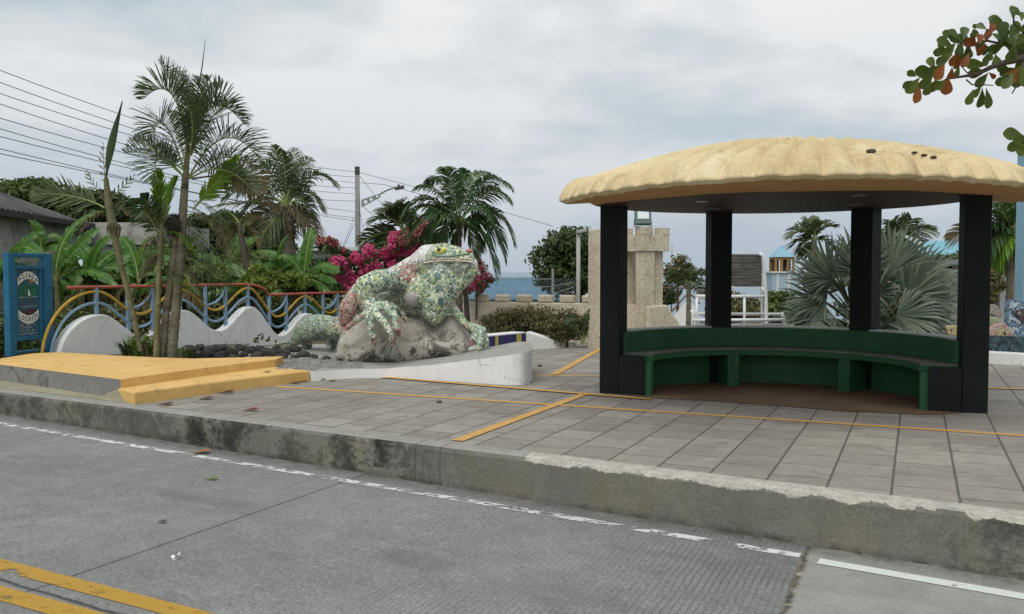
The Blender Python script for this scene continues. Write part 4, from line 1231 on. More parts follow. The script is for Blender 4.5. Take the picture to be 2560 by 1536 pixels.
# the wall under the openings, then corner pillars, band and merlons
tbox('tower_base', .02, .48, .02, .95, -.1, .78)
tbox('pillar', 0, .24, 0, .22, -.1, 1.70); tbox('pillar', .33, .50, .10, .30, -.1, 1.70)
tbox('pillar', 0, .24, .55, .78, -.1, 1.70); tbox('pillar', .30, .50, .70, .97, -.1, 1.70)
tbox('parapet', -.03, .53, -.03, .16, 1.70, 1.97); tbox('parapet', -.03, .14, .165, 1.0, 1.70, 1.97); tbox('parapet', .36, .53, .165, 1.0, 1.70, 1.97); tbox('parapet', .145, .355, .84, 1.0, 1.70, 1.97)
for a0, a1, b0, b1 in ((-.03, .17, -.03, .20), (.36, .53, -.03, .16), (-.03, .14, .48, .66)):
    tbox('merlon', a0 - .003, a1 + .003, b0 - .003, b1 + .003, 1.971, 2.10)
m = MB(); q = TC + ta * .02 + tb * -.10
for_pts = [(0, .0), (.0, .77), (.42, .79), (.78, .35), (.9, 0)]
m.prism([q + ta * x + V((0, 0, z)) for x, z in for_pts], [q + ta * x + V((0, 0, z)) + tb * .098 for x, z in for_pts])
m.prism([q + ta * x + V((0, 0, z)) + tb * .1 for x, z in [(.5, 0), (.5, .77), (.82, .3), (.95, 0)]], [q + ta * x + V((0, 0, z)) + tb * .6 for x, z in [(.5, 0), (.5, .77), (.82, .3), (.95, 0)]])
m.build('buttress', M['coral'], tw, bevel=.03)
gp = thing('gate_pillar', atd(1490, 800, 14.9), 'tall square coral-stone pillar half hidden by the left dark column of the pavilion', 'pillar')
gp.location.z = 0; ORIG[gp.name] = gp.location.copy()
p0 = V(((1497 - 1280) / F * 15.2, 15.2, 0))
m = MB(); m.box(p0 + V((.06, 0, 1.02)), (.19, .17, 1.07), (ta, tb, Z)); m.build('shaft', M['coral'], gp, bevel=.02)
# flood light on the tower
M['lamp_body'] = paint('grey_green_lamp_housing', (.10, .15, .14), .1, .45, 8, .4)
t = NT('floodlight_glass'); M['lamp_glass'] = t.fin((.86, .95, .92), .06, .6, 1.0)
fl_ = thing('floodlight', TC + V((.0, .12, 2.1)), 'square grey floodlight on a bracket on top of the coral-stone tower', 'floodlight')
c_ = atd(1607, 543, 14.7); m = MB(); tilt = R(-14)
fx, fy, fz = V((1, 0, 0)), V((0, math.cos(tilt), math.sin(tilt))), V((0, -math.sin(tilt), math.cos(tilt)))
m.box(c_, (.135, .06, .135), (fx, fy, fz)); m.build('housing', M['lamp_body'], fl_, bevel=.012)
m = MB(); m.box(c_ - fy * .062 + fz * .025, (.095, .004, .075), (fx, fy, fz)); m.build('lens', M['lamp_glass'], fl_)
m = MB(); m.tube([c_ + V((-.14, 0, -.03)), c_ + V((-.15, 0, -.16)), TC + V((.05, .14, 2.10)), c_ + V((.15, 0, -.16)), c_ + V((.14, 0, -.03))], .009, 6); m.build('bracket', M['lamp_body'], fl_)

# ------------------------------------------------------------------ white and blue tiled parapet behind the platform
pr = thing('tiled_parapet', atd(1320, 850, 15), 'white parapet with a sloping end and a band of dark blue and yellow tiles', 'wall')
pr.location.z = 0; ORIG[pr.name] = pr.location.copy()
M['blue_tile'] = paint('dark_blue_tile', (.02, .022, .11), .2, .25, 8, .5); M['yel_tile'] = paint('yellow_tile', (.46, .40, .10), .15, .3, 8, .5)
A_ = atd(1314, 830.5, 15.0); B_ = at(1412, 869.5, 0.0); C_ = V((A_.x, A_.y, 0)); hA = A_.z
m = MB()
bk_ = V((.08, .28, 0))
m.prism([V((A_.x, A_.y, -.05)), V((B_.x, B_.y, -.05)), V((B_.x, B_.y, .07)), V((A_.x, A_.y, hA))], [V((A_.x, A_.y, -.05)) + bk_, V((B_.x, B_.y, -.05)) + bk_, V((B_.x, B_.y, .07)) + bk_, V((A_.x, A_.y, hA)) + bk_])
e_ = at(1440, 868, 0); m.prism([V((B_.x + .005, B_.y - .03, -.05)), V((e_.x, e_.y - .03, -.05)), V((e_.x, e_.y + .2, -.05)), V((B_.x + .005, B_.y + .2, -.05))], [V((B_.x + .005, B_.y - .03, .08)), V((e_.x, e_.y - .03, .08)), V((e_.x, e_.y + .2, .08)), V((B_.x + .005, B_.y + .2, .08))])
L_ = atd(1195, 839, 14.0)
ld = V((L_.x - A_.x, L_.y - A_.y, 0)); ll_ = ld.length; ld.normalize(); ln = V((-ld.y, ld.x, 0))
if ln.y > 0: ln = -ln
m.box(V((A_.x, A_.y, 0)) + ld * (ll_ / 2) - ln * .142 + V((0, 0, hA / 2 - .03)), (ll_ / 2 - .004, .14, hA / 2 + .03), (ld, ln, Z))
m.build('parapet_body', M['plaster'], pr, bevel=.008)
def tile_band(name, s0, s1, mat, off):
    m = MB(); m.box(V((A_.x, A_.y, hA - .115)) + ld * ((s0 + s1) / 2) + ln * off, ((s1 - s0) / 2, .006, .095), (ld, ln, Z)); m.build(name, mat, pr)
tile_band('blue_tiles', .0, ll_ - .02, M['blue_tile'], .004)
pxl = ll_ / 119
tile_band('yellow_tiles', 13 * pxl, 25 * pxl, M['yel_tile'], .009); tile_band('yellow_tiles', 72 * pxl, 79 * pxl, M['yel_tile'], .009)

# ------------------------------------------------------------------ white tubular frame with a shingled panel
fs_ = thing('swing_frame', V((3.8, 14.5, 0)), 'white tubular metal frame with a grey wooden shingled back panel', 'garden swing')
M['white_tube'] = paint('white_tube_paint', (.68, .70, .70), .06, .4, 8, .4)
def shingle():
    t = NT('grey_wood_shingle'); o = t.sep()
    wv = t.math('ADD', o[2], t.math('MULTIPLY', t.noise(9, 4, .6, vec=t.mapping((1.4, 1, .4))), .055))
    row = t.math('FRACT', t.math('MULTIPLY', wv, 19))
    n_ = t.noise(5, 5, .6, vec=t.mapping((1, 1, 5)))
    c = t.ramp(n_, [(.3, (.09, .085, .078)), (.7, (.23, .22, .205))])
    c = t.mix(t.ramp(row, [(0, .85), (.22, 0), (.9, 0), (1, .4)]), c, (.03, .028, .026))
    t.bump(row, .8, .02); return t.fin(c, .9, .1)
M['shingle'] = shingle()
def P145(px, py, Y=14.5): return atd(px, py, Y)
m = MB(); a = P145(1766, 636); b = P145(1903, 717); cc = (a + b) / 2
m.box(cc, ((b.x - a.x) / 2, .03, (a.z - b.z) / 2)); m.build('shingled_panel', M['shingle'], fs_)
def tb_(name, pts, r_=.024, Y=14.45):
    m = MB(); m.tube([P145(*p[:2], p[2] if len(p) > 2 else Y) for p in pts], r_, 8); m.build(name, M['white_tube'], fs_, smooth=True)
tb_('upright', [(1899, 634), (1907, 640), (1911, 690), (1915, 745), (1916, 802), (1916, 835)], .032)
tb_('upright', [(1899, 638, 14.9), (1904, 700, 14.9), (1905, 790, 14.9), (1905, 830, 14.9)], .024)
tb_('upright', [(1770, 634), (1768, 700), (1768, 745)], .03)
tb_('seat_rail', [(1739, 741), (1913, 742)], .028); tb_('seat_rail', [(1740, 747, 14.9), (1860, 739, 14.9)], .02)
tb_('leg', [(1742, 741), (1742, 830)], .024); tb_('leg', [(1861, 742), (1861, 836)], .024)
tb_('arm', [(1826, 718), (1834, 718), (1835, 740)], .018)
tb_('base_rail', [(1733, 785), (1957, 786)], .026, 14.8); tb_('base_rail', [(1731, 801), (1964, 800)], .026, 14.2)
tb_('base_rail', [(1728, 775), (1734, 786), (1731, 802), (1732, 840)], .026, 14.3); tb_('base_rail', [(1955, 782), (1961, 800), (1963, 838)], .026, 14.2)
tb_('base_rail', [(1738, 812), (1960, 812)], .02, 14.25)
tb_('brace', [(1904, 718), (1914, 736)], .018)

# ------------------------------------------------------------------ far belvedere by the shore
bv = thing('belvedere', V((28, 90, -2)), 'small far belvedere with a pale blue pyramid roof on ochre pillars', 'belvedere')
M['bl_roof'] = paint('pale_blue_metal_roof', (.22, .40, .50), .1, .5, 2); M['ochre'] = paint('ochre_pillar_paint', (.27, .165, .05), .15, .7, 2); M['pale_blue'] = paint('pale_blue_wall_paint', (.33, .43, .50), .08, .8, 1); M['pale_wall'] = paint('pale_wall_paint', (.55, .57, .57), .08, .8, 1)
a0 = atd(1935, 643, 90); a1 = atd(1990, 643, 90); ap = atd(1964, 614, 91); hw = (a1.x - a0.x) / 2; cx_ = (a0.x + a1.x) / 2
m = MB(); b_ = [V((cx_ + sx_ * hw, 91 + sy_ * hw, a0.z)) for sx_, sy_ in ((-1, -1), (1, -1), (1, 1), (-1, 1))]
m.add(b_ + [V((cx_ - .05, 91, ap.z))], [(0, 1, 4), (1, 2, 4), (2, 3, 4), (3, 0, 4), (3, 2, 1, 0)]); m.build('roof', M['bl_roof'], bv)
zb = atd(1960, 679, 90).z; zt = a0.z - .02; hw2 = hw * .88
for sx_ in (-1, -.35, .35, 1):
    for sy_ in (-1, 1):
        m = MB(); m.box((cx_ + sx_ * hw2 * .92, 91 + sy_ * hw2 * .92, (zb + zt) / 2), (.11, .11, (zt - zb) / 2)); m.build('pillar', M['ochre'], bv)
m = MB(); m.box((cx_, 91, zt - .12), (hw2, hw2, .11)); m.build('lintel', M['ochre'], bv)
M['shade_fill'] = paint('painted_interior_shade', (.05, .032, .02), .2, .8, 2)  # dark boxes stand in for the shade between the pillars
m = MB(); m.box((cx_ + hw2 * .45, 91.3, (zb + zt) / 2), (hw2 * .4, .5, (zt - zb) / 2 - .02)); m.box((cx_ - hw2 * .6, 91.3, (zb + zt) / 2), (hw2 * .22, .5, (zt - zb) / 2 - .02)); m.build('interior_shade_block', M['shade_fill'], bv)
s0, s1 = atd(1924, 682, 90), atd(2004, 682, 90); cx2 = (s0.x + s1.x) / 2; hs = (s1.x - s0.x) / 2
m = MB(); m.box((cx2, 91, zb - .08), (hs * 1.02, hs * .9, .08)); m.build('platform_slab', M['pale_wall'], bv)
m = MB(); m.box((cx2, 91, zb - 3.2), (hs * .92, hs * .8, 3.03)); m.build('base', M['pale_blue'], bv)
for fx_ in (-.55, .15):
    m = MB(); m.box((cx2 + hs * fx_, 91 - hs * .8 - .02, zb - 3.2), (.14, .03, 3.0)); m.build('pilaster', M['pale_wall'], bv)

# ------------------------------------------------------------------ blue roofed building beyond the castle wall
def corrug(name, c1, c2, freq, axis=0, rot=0.0):
    t = NT(name); v_ = t.mapping(rot=(0, 0, rot)); o = t.sep(v_)
    wv = t.math('SINE', t.math('MULTIPLY', o[axis], freq))
    n_ = t.noise(1.1, 7, .68); c = t.ramp(n_, [(.3, c1), (.7, c2)])
    c = t.mix(t.ramp(t.noise(.9, 6, .7, vec=t.mapping((1, 4, 1), rot=(0, 0, rot))), [(.55, 0), (.7, .5)]), c, tuple(x * .45 for x in c1))
    t.bump(wv, .8, .03); return t.fin(c, .6, .35)
M['blue_sheet'] = corrug('blue_sheet_roof', (.065, .15, .235), (.10, .205, .295), 26)
bb = thing('blue_roofed_shed', V((0, 38, -2)), 'low shed with a bright blue sheet roof beyond the coral-stone wall', 'building')
m = MB()
e0, e1 = atd(1080, 750, 33), atd(1420, 752, 33); r0_, r1_ = atd(1080, 697, 37), atd(1420, 697, 37)
m.prism([e0, e1, r1_, r0_], [e0 + V((0, 0, .06)), e1 + V((0, 0, .06)), r1_ + V((0, 0, .06)), r0_ + V((0, 0, .06))]); m.build('roof', M['blue_sheet'], bb)
m = MB(); m.bbox(e0.x + .2, e1.x - .2, 33.3, 40, -3.2, e0.z + .02); m.build('wall', M['pale_blue'], bb)
# chain-link fence and posts in front of it
def mesh_mat():
    t = NT('chain_link_wire'); o = t.sep()
    a = t.math('ABSOLUTE', t.math('SUBTRACT', t.math('FRACT', t.math('MULTIPLY', t.math('ADD', o[0], o[2]), 11)), .5))
    b = t.math('ABSOLUTE', t.math('SUBTRACT', t.math('FRACT', t.math('MULTIPLY', t.math('SUBTRACT', o[0], o[2]), 11)), .5))
    wire = t.math('GREATER_THAN', t.math('MAXIMUM', a, b), .46)
    t.fin((.20, .24, .26), .5, .4, .5)
    tr = t.n.new('ShaderNodeBsdfTransparent'); mx = t.n.new('ShaderNodeMixShader'); t.l.new(wire, mx.inputs[0])
    t.l.new(tr.outputs[0], mx.inputs[1]); t.l.new(t.b.outputs[0], mx.inputs[2]); t.l.new(mx.outputs[0], t.out.inputs[0]); return t.m
M['wire_mesh'] = mesh_mat()
M['galv'] = paint('galvanised_post', (.24, .25, .24), .15, .5, 6, .4)
cl = thing('chain_link_fence', V((0, 21, 0)), 'chain-link fence on grey posts in front of the blue roof', 'fence')
c0_, c1_ = atd(1150, 690, 21), atd(1450, 690, 21)
m = MB(); m.quad(V((c0_.x, 21, -.05)), V((c1_.x, 21, -.05)), V((c1_.x, 21, 1.2)), V((c0_.x, 21, 1.2))); m.build('mesh', M['wire_mesh'], cl)
for px, tp in ((1382, 672), (1160, 690)):
    p = atd(px, tp, 21.03); m = MB(); m.tube([V((p.x, 21.03, -.1)), p], .03, 8); m.build('post', M['galv'], cl)
for pts in ([(1160, 700), (1270, 699), (1382, 698)], [(1325, 717), (1380, 717), (1432, 706)], [(1382, 735), (1405, 727), (1435, 718)]):
    m = MB(); m.tube([atd(x, y, 21.05) for x, y in pts], .008, 5); m.build('wire_strand', M['galv'], cl)
def lamp_post(px, pt, pb, Y, r_, label, head=True):
    p = atd(px, pt, Y); o_ = thing('lamp_post', V((p.x, p.y, 0)), label, 'lamp post')
    m = MB(); m.tube([V((p.x, p.y, -.3)), p], r_, 10); m.build('pole', M['galv_pale'], o_, smooth=True)
    if head:
        m = MB(); m.box(p + V((.06, -.03, .03)), (.11, .08, .035), (V((.96, 0, .2)), V((0, 1, 0)), V((-.2, 0, .96)))); m.build('lamp_head', M['galv_pale'], o_, bevel=.015)
M['galv_pale'] = paint('weathered_pale_post', (.36, .36, .33), .15, .6, 6, .3)
lamp_post(1446, 582, 760, 17.6, .042, 'slim grey lamp post behind the coral-stone wall beside the round tree')
lamp_post(1196, 588, 760, 17.9, .045, 'bare grey metal post among the palm fronds above the iguana head', head=False)
lamp_post(1680, 612, 760, 26, .025, 'thin dark mast rising beside the coral-stone tower', head=False)

# ------------------------------------------------------------------ old house on the far left
M['old_wall'] = blotchy('weathered_grey_wall', (.32, .315, .29), (.44, .43, .40), 1.2, .9, .3, .01, 40, .15, stain=(.10, .095, .085), sscale=1.6, slo=.53, shi=.70)
M['old_roof'] = corrug('old_corrugated_roof', (.045, .043, .040), (.15, .148, .14), 30, 1)
hs_ = thing('old_house', V((-13, 20, 0)), 'weathered grey house with a rusty corrugated roof behind the banana plants', 'house')
q0 = V(((0 - 1280) / F * 18, 18, 0)); hd = V((-.11, .994, 0)); hn = V((-hd.y, hd.x, 0))
qs, qe = q0 - hd * 4.0, q0 + hd * 4.2
m = MB(); m.prism([qs + V((0, 0, -.2)), qe + V((0, 0, -.2)), qe + hn * 6 + V((0, 0, -.2)), qs + hn * 6 + V((0, 0, -.2))], [qs + V((0, 0, 2.62)), qe + V((0, 0, 2.62)), qe + hn * 6 + V((0, 0, 3.1)), qs + hn * 6 + V((0, 0, 3.1))])
m.build('wall', M['old_wall'], hs_)
m = MB(); vs = []; n_ = 160; 
for i in range(n_ + 1):
    s_ = -.5 + 9.0 * i / n_; sag = -.08 * math.sin(math.pi * i / n_) - .22 * smooth(.5, 1, i / n_); wv = .03 * math.sin(i * 1.55)
    b_ = qs + hd * s_
    vs += [b_ - hn * .45 + V((0, 0, 2.68 + sag + wv)), b_ + hn * 2.2 + V((0, 0, 3.72 + sag * 1.2 + wv)), b_ + hn * 6.4 + V((0, 0, 3.2 + sag + wv))]
fs = []
for i in range(n_):
    a = i * 3; fs += [(a, a + 3, a + 4, a + 1), (a + 1, a + 4, a + 5, a + 2)]
m.add(vs, fs); rf_ = m.build('roof', M['old_roof'], hs_, smooth=True)
so_ = rf_.modifiers.new('s', 'SOLIDIFY'); so_.thickness = .03
M['dark_wood'] = paint('dark_fascia_board', (.035, .03, .026), .2, .8, 6)
m = MB(); m.box((qs + qe) / 2 - hn * .42 + V((0, 0, 2.52)), (4.1, .03, .06), (hd, hn, Z)); m.build('eaves_board', M['dark_wood'], hs_)
an = thing('grey_outbuilding', V((-8.8, 22.5, 0)), 'low grey concrete outbuilding with a flat roof behind the leaning coconut', 'building')
o0, o1 = atd(205, 560, 22.5), atd(392, 558, 22.5)
m = MB(); m.bbox(o0.x, o1.x, 22.5, 26, -.2, 2.05); m.build('wall', M['old_wall'], an)
m = MB(); m.bbox(o0.x - .1, o1.x + .1, 22.4, 26.1, 2.052, 2.62); m.build('roof_slab', M['old_wall'], an)
m = MB(); m.bbox(o0.x + .9, o0.x + 1.5, 22.47, 22.498, .6, 1.95); m.build('dark_opening_panel', M['dark_wood'], an)  # dark board on the wall, its colour stands for the shade inside an opening
# pale house behind the bougainvillea
ph = thing('pale_house', V((-6, 30, 0)), 'pale grey-green house with a low roof behind the bougainvillea', 'house')
M['pale_house'] = blotchy('pale_house_render', (.42, .46, .44), (.52, .56, .53), 1, .85, .1, .004, 40, .2, stain=(.30, .32, .30), sscale=1, slo=.55, shi=.7)
h0, h1 = atd(742, 619, 30), atd(905, 619, 30)
m = MB(); m.bbox(h0.x, h1.x, 30, 34, -1, h0.z - .12); m.build('wall', M['pale_house'], ph)
m = MB(); m.bbox(h0.x - .25, h1.x + .25, 29.7, 34.3, h0.z - .118, h0.z); m.build('roof', M['pale_wall'], ph)
m = MB(); m.bbox(h0.x + .15, h0.x + .5, 29.96, 29.998, .6, h0.z - .3); m.build('window', M['pale_wall'], ph)

# ------------------------------------------------------------------ utility pole, lamp arm and wires
up = thing('utility_pole', atd(893, 640, 46), 'tall concrete utility pole with a street lamp arm above the bougainvillea', 'utility pole')
up.location.z = 0; ORIG[up.name] = up.location.copy()
M['pole'] = blotchy('pole_concrete', (.20, .20, .19), (.30, .30, .285), 1.5, .9, .2, .01, 20, .2)
pt = atd(893, 421, 46)
m = MB(); m.tube([V((pt.x + .02, pt.y, -2)), pt], [.19, .12], 12); m.build('shaft', M['pole'], up, smooth=True)
M['pole_top'] = paint('dark_pole_cap', (.07, .07, .07), .2, .7, 4)
m = MB(); m.tube([pt + V((0, 0, -.35)), pt + V((0, 0, .08))], .135, 12); m.build('pole_cap', M['pole_top'], up)
# plate with three real holes
cu = bpy.data.curves.new('lamp_bracket', 'CURVE'); cu.dimensions = '2D'; cu.fill_mode = 'BOTH'; cu.extrude = .02
def spline(pts):
    sp_ = cu.splines.new('POLY'); sp_.points.add(len(pts) - 1)
    for q, (x, z) in zip(sp_.points, pts): q.co = (x, z, 0, 1)
    sp_.use_cyclic_u = True
spline([(p.x, p.z) for p in [atd(x, y, 45.8) for x, y in ((903, 500), (950, 484), (951, 494), (904, 519))]])
for x, y, r_ in ((914, 505.5, .095), (928, 499, .08), (943, 491.5, .065)):
    p = atd(x, y, 45.8); spline([(p.x + r_ * math.cos(a), p.z + r_ * math.sin(a)) for a in [2 * math.pi * i / 14 for i in range(14)]])
tmp = bpy.data.objects.new('tmp', cu); col.objects.link(tmp)
me = bpy.data.meshes.new_from_object(tmp.evaluated_get(bpy.context.evaluated_depsgraph_get()))
m = MB(); m.add([V((v.co.x, 45.8 + v.co.z, v.co.y)) for v in me.vertices], [tuple(p.vertices) for p in me.polygons])
bpy.data.objects.remove(tmp); bpy.data.curves.remove(cu); bpy.data.meshes.remove(me)
m.build('lamp_bracket', M['galv'], up)
m = MB(); m.tube(bez([atd(950, 486, 45.8), atd(968, 474, 45.7), atd(990, 469, 45.5)], 8), .045, 6); m.build('lamp_arm', M['galv'], up)
m = MB(); c_ = atd(999, 470, 45.5); m.box(c_, (.25, .14, .08), (V((.97, 0, .22)), V((0, 1, 0)), V((-.22, 0, .97)))); m.sphere(c_ + V((-.05, 0, .12)), .07, 8, 6)
m.build('lamp_head', M['pole_top'], up, bevel=.03)
M['wire'] = paint('black_wire_sheath', (.03, .032, .035), .1, .6, 4)
wires = [(154, 430), (183, 443), (215, 457), (236, 470), (277, 485), (301, 503), (332, 530), (362, 545), (380, 553)]
mids = [(311, 283), (300, 309), (290, 328), (280, 344), (265, 368), (340, 413), (262, 405), (255, 432), (260, 437)]
names_w = ['topmost black overhead wire of the nine running to the concrete pole', 'second overhead wire from the top of the bundle', 'third overhead wire from the top of the bundle', 'fourth overhead wire from the top of the bundle', 'middle overhead wire of the nine', 'fourth overhead wire from the bottom of the bundle', 'third overhead wire from the bottom of the bundle', 'second overhead wire from the bottom of the bundle', 'lowest overhead wire of the nine above the old roof']
for (yl, yp), (mx_, my_), lb in zip(wires, mids, names_w):
    Y0, Y1 = 22.0, 46.0
    a = atd(0, yl, Y0); b = atd(890, yp, Y1)
    a2 = a + (a - b) * .12
    # sag taken from where the wire crosses the middle of the view
    pts = []
    for i in range(41):
        t_ = i / 40; p = a2.lerp(b, t_); pts.append(p)
    # vertical error at px mx_
    best = min(range(41), key=lambda i: abs(1280 + F * pts[i].x / pts[i].y - mx_))
    want = atd(mx_, my_, pts[best].y).z; t_ = best / 40; sg_ = (pts[best].z - want) / (4 * t_ * (1 - t_))
    pts = [p - V((0, 0, sg_ * 4 * (i / 40) * (1 - i / 40))) for i, p in enumerate(pts)]
    m = MB(); m.tube(pts, .0105, 5)
    tag(m.build('overhead_wire', M['wire']), lb, 'wire', 'overhead wires to the concrete pole')
stays = [((899, 432), (1073, 477), (1383, 566), 'thin wire running from the pole top towards the round tree'), ((899, 457), (960, 462), (1085, 495), 'thin wire from the pole passing under the street lamp'),
         ((899, 440), (945, 500), (985, 540), 'thin wire dropping steeply behind the lamp bracket'), ((902, 512), (940, 545), (985, 575), 'lower slanting wire right of the concrete pole'), ((900, 530), (905, 560), (912, 592), 'short thick guy wire with black insulators beside the pole'),
         ((885, 545), (860, 610), (848, 640), 'guy wire slanting down at the left of the pole'), ((886, 560), (868, 600), (852, 640), 'second guy wire slanting down beside the first')]
for a, b, c, lb in stays:
    m = MB(); m.tube([atd(*a, 46), atd(*b, 45), atd(*c, 44)], .012, 5); tag(m.build('guy_wire', M['wire']), lb, 'wire', 'wires around the concrete pole')

# ------------------------------------------------------------------ right edge: house, post, mural and mosaic fish
rh = thing('grey_cottage', V((9.2, 18, 0)), 'grey cottage with a white door frame and a dark door at the right edge', 'house')
M['cottage'] = blotchy('cottage_render', (.27, .27, .25), (.37, .37, .35), 1.5, .85, .15, .005, 40, .2)
Yh = 17.0
def hx(px): return (px - 1280) / F * Yh
def hz(py): return atd(2500, py, Yh).z
m = MB(); m.bbox(hx(2380), hx(2750), Yh, Yh + 4, -.2, hz(660)); m.build('wall', M['cottage'], rh)
m = MB(); pr_ = [V((hx(2380), Yh - .5, hz(672))), V((hx(2760), Yh - .5, hz(628))), V((hx(2760), Yh - .5, hz(622))), V((hx(2380), Yh - .5, hz(663)))]
m.prism(pr_, [p + V((0, 5, 0)) for p in pr_]); m.build('roof', M['old_roof'], rh)
m = MB(); m.bbox(hx(2497), hx(2512), Yh - .05, Yh - .003, 0, hz(674)); m.bbox(hx(2547), hx(2560), Yh - .05, Yh - .003, 0, hz(674)); m.bbox(hx(2512.1), hx(2546.9), Yh - .05, Yh - .003, hz(682), hz(674)); m.build('door_frame', M['pale_wall'], rh)
M['dk_door'] = paint('dark_brown_door', (.035, .02, .018), .2, .6, 5)
m = MB(); m.bbox(hx(2513), hx(2546), Yh - .03, Yh - .002, 0, hz(683)); m.build('door', M['dk_door'], rh)
M['lt_blue'] = paint('light_blue_post_paint', (.25, .42, .52), .1, .6, 3)
bp = thing('blue_porch_post', atd(2575, 860, 13.6), 'light blue square porch post at the right edge of the view', 'post')
m = MB(); p = atd(2572, 500, 13.6); m.bbox(p.x - .105, p.x + .115, 13.5, 13.75, -.05, p.z + 1); m.build('shaft', M['lt_blue'], bp)
M['mural_bl'] = mosaic('blue_tile_mosaic_wall', 20)
def tile_mat(name, cols, scale=34, grout=(.35, .36, .34)):
    t = NT(name); vor = t.n.new('ShaderNodeTexVoronoi'); vor.inputs['Scale'].default_value = scale; t.l.new(t.coord(), vor.inputs['Vector'])
    ve = t.n.new('ShaderNodeTexVoronoi'); ve.feature = 'DISTANCE_TO_EDGE'; ve.inputs['Scale'].default_value = scale; t.l.new(t.coord(), ve.inputs['Vector'])
    r0 = t.sep(vor.outputs['Color'])[0]
    c = t.ramp(r0, [(i / len(cols), c_) for i, c_ in enumerate(cols)], 'CONSTANT')
    gr2 = t.math('LESS_THAN', ve.outputs['Distance'], .06); c = t.mix(gr2, c, grout)
    t.bump(t.math('MINIMUM', ve.outputs['Distance'], .1), .4, .01); return t.fin(c, .35, .4)
M['t_blue'] = tile_mat('blue_broken_tiles', [(.04, .12, .22), (.10, .24, .36), (.28, .42, .50), (.06, .17, .30), (.45, .54, .58), (.03, .07, .13)], 26)
M['t_dark'] = tile_mat('dark_sea_tiles', [(.012, .03, .045), (.02, .05, .07), (.03, .08, .10), (.06, .11, .13)], 24, (.05, .06, .06))
M['t_brown'] = tile_mat('brown_fish_tiles', [(.10, .05, .04), (.06, .03, .03), (.16, .09, .07), (.045, .02, .03)], 40, (.1, .08, .07))
M['t_grey'] = tile_mat('grey_fish_tiles', [(.28, .24, .19), (.20, .17, .15), (.36, .32, .26), (.15, .13, .14)], 36, (.3, .28, .25))
M['t_green'] = tile_mat('green_fish_tiles', [(.20, .25, .08), (.30, .33, .12), (.13, .18, .07), (.36, .36, .22)], 36)
M['t_pink'] = tile_mat('pink_fish_tiles', [(.45, .22, .20), (.50, .30, .26), (.36, .12, .12), (.52, .40, .34)], 36)
M['t_yellow'] = tile_mat('yellow_fish_tiles', [(.34, .26, .06), (.42, .34, .10), (.26, .19, .05), (.45, .40, .20)], 40)
kb = thing('mural_planter', at(2520, 911), 'low white kerb planter with dark sea-blue mosaic under the mosaic fish', 'planter')
k0 = at(2400, 905, 0); k1 = at(2560, 915, 0); kd_ = (k1 - k0).normalized(); kn_ = V((-kd_.y, kd_.x, 0))
m = MB(); m.box(k0 + kd_ * 1.2 + kn_ * .12 + V((0, 0, .07)), (1.6, .12, .10), (kd_, kn_, Z)); m.build('kerb', M['plaster'], kb, bevel=.01)
m = MB(); m.box(k0 + kd_ * 1.2 + kn_ * .30 + V((0, 0, .20)), (1.6, .058, .20), (kd_, kn_, Z)); m.build('mosaic_base', M['t_dark'], kb)
def flat_fish(name, cen, Y, pts, mat, label, th_=.07, extra=()):
    px, py = cen; c_ = atd(px, py, Y); k_ = Y / F
    o_ = thing(name, c_, label, 'fish sculpture', 'mosaic fish by the mural')
    m = MB(); f_ = [c_ + V((x * k_, 0, -y * k_)) for x, y in pts]; m.prism(f_, [p + V((0, th_, 0)) for p in f_]); m.build('body', mat, o_, bevel=.012)
    for nm, dx, dy, r_, mt in extra:
        p = c_ + V((dx * k_, -.004, -dy * k_)); m = MB(); m.tube([p, p + V((0, -.012, 0))], r_ * k_, 16); m.build(nm, mt, o_)
flat_fish('mosaic_fish', (2490, 838), 12.95, [(-30, 5), (-22, -14), (2, -29), (20, -30), (34, -18), (46, -6), (40, 4), (46, 16), (36, 22), (22, 18), (8, 24), (-6, 16), (-20, 10)], M['t_pink'], 'pink and yellow round mosaic fish leaning on the dark planter',
          extra=(('round_belly', 14, -3, 16, M['t_yellow']), ('eye', 20, -4, 3, M['letter'])))
flat_fish('mosaic_fish', (2490, 812), 13.05, [(-34, -12), (-12, -20), (8, -18), (22, -2), (14, 12), (-8, 16), (-34, 14)], M['t_green'], 'green mosaic fish with a dark eye above the pink fish', extra=(('eye', 2, -4, 2.5, M['letter_dark']),))
flat_fish('mosaic_fish', (2490, 782), 13.15, [(-36, -22), (0, -20), (12, -8), (20, 6), (14, 14), (-8, 10), (-36, 18)], M['t_grey'], 'grey-brown mosaic fish on top of the pile of fish', extra=(('stripe', -10, 6, 3, M['t_dark']),))
flat_fish('mosaic_fish', (2372, 828), 12.6, [(-8, -10), (0, -14), (26, -14), (40, -8), (40, 12), (12, 12), (-2, 8)], M['t_yellow'], 'small yellow mosaic fish peeping over the bench back', extra=(('eye', 6, -3, 2.2, M['letter_dark']),))
mw = thing('mosaic_mural', atd(2560, 850, 13.3), 'upright blue mosaic panel with a dark brown fish at the right edge', 'mosaic panel')
a, b = atd(2522, 751, 13.3), atd(2620, 850, 13.3)
m = MB(); m.bbox(a.x, b.x, 13.28, 13.42, 0, a.z); m.build('panel', M['t_blue'], mw)
k_ = 13.25 / F; c_ = atd(2556, 786, 13.25)
m = MB(); f_ = [c_ + V((x * k_, 0, -y * k_)) for x, y in ((-24, -6), (-12, -10), (0, -14), (16, -14), (34, -6), (40, 4), (24, 16), (6, 20), (-6, 12), (-14, 2))]; m.prism(f_, [p + V((0, .028, 0)) for p in f_]); fb = m.build('brown_fish', M['t_brown'], mw)
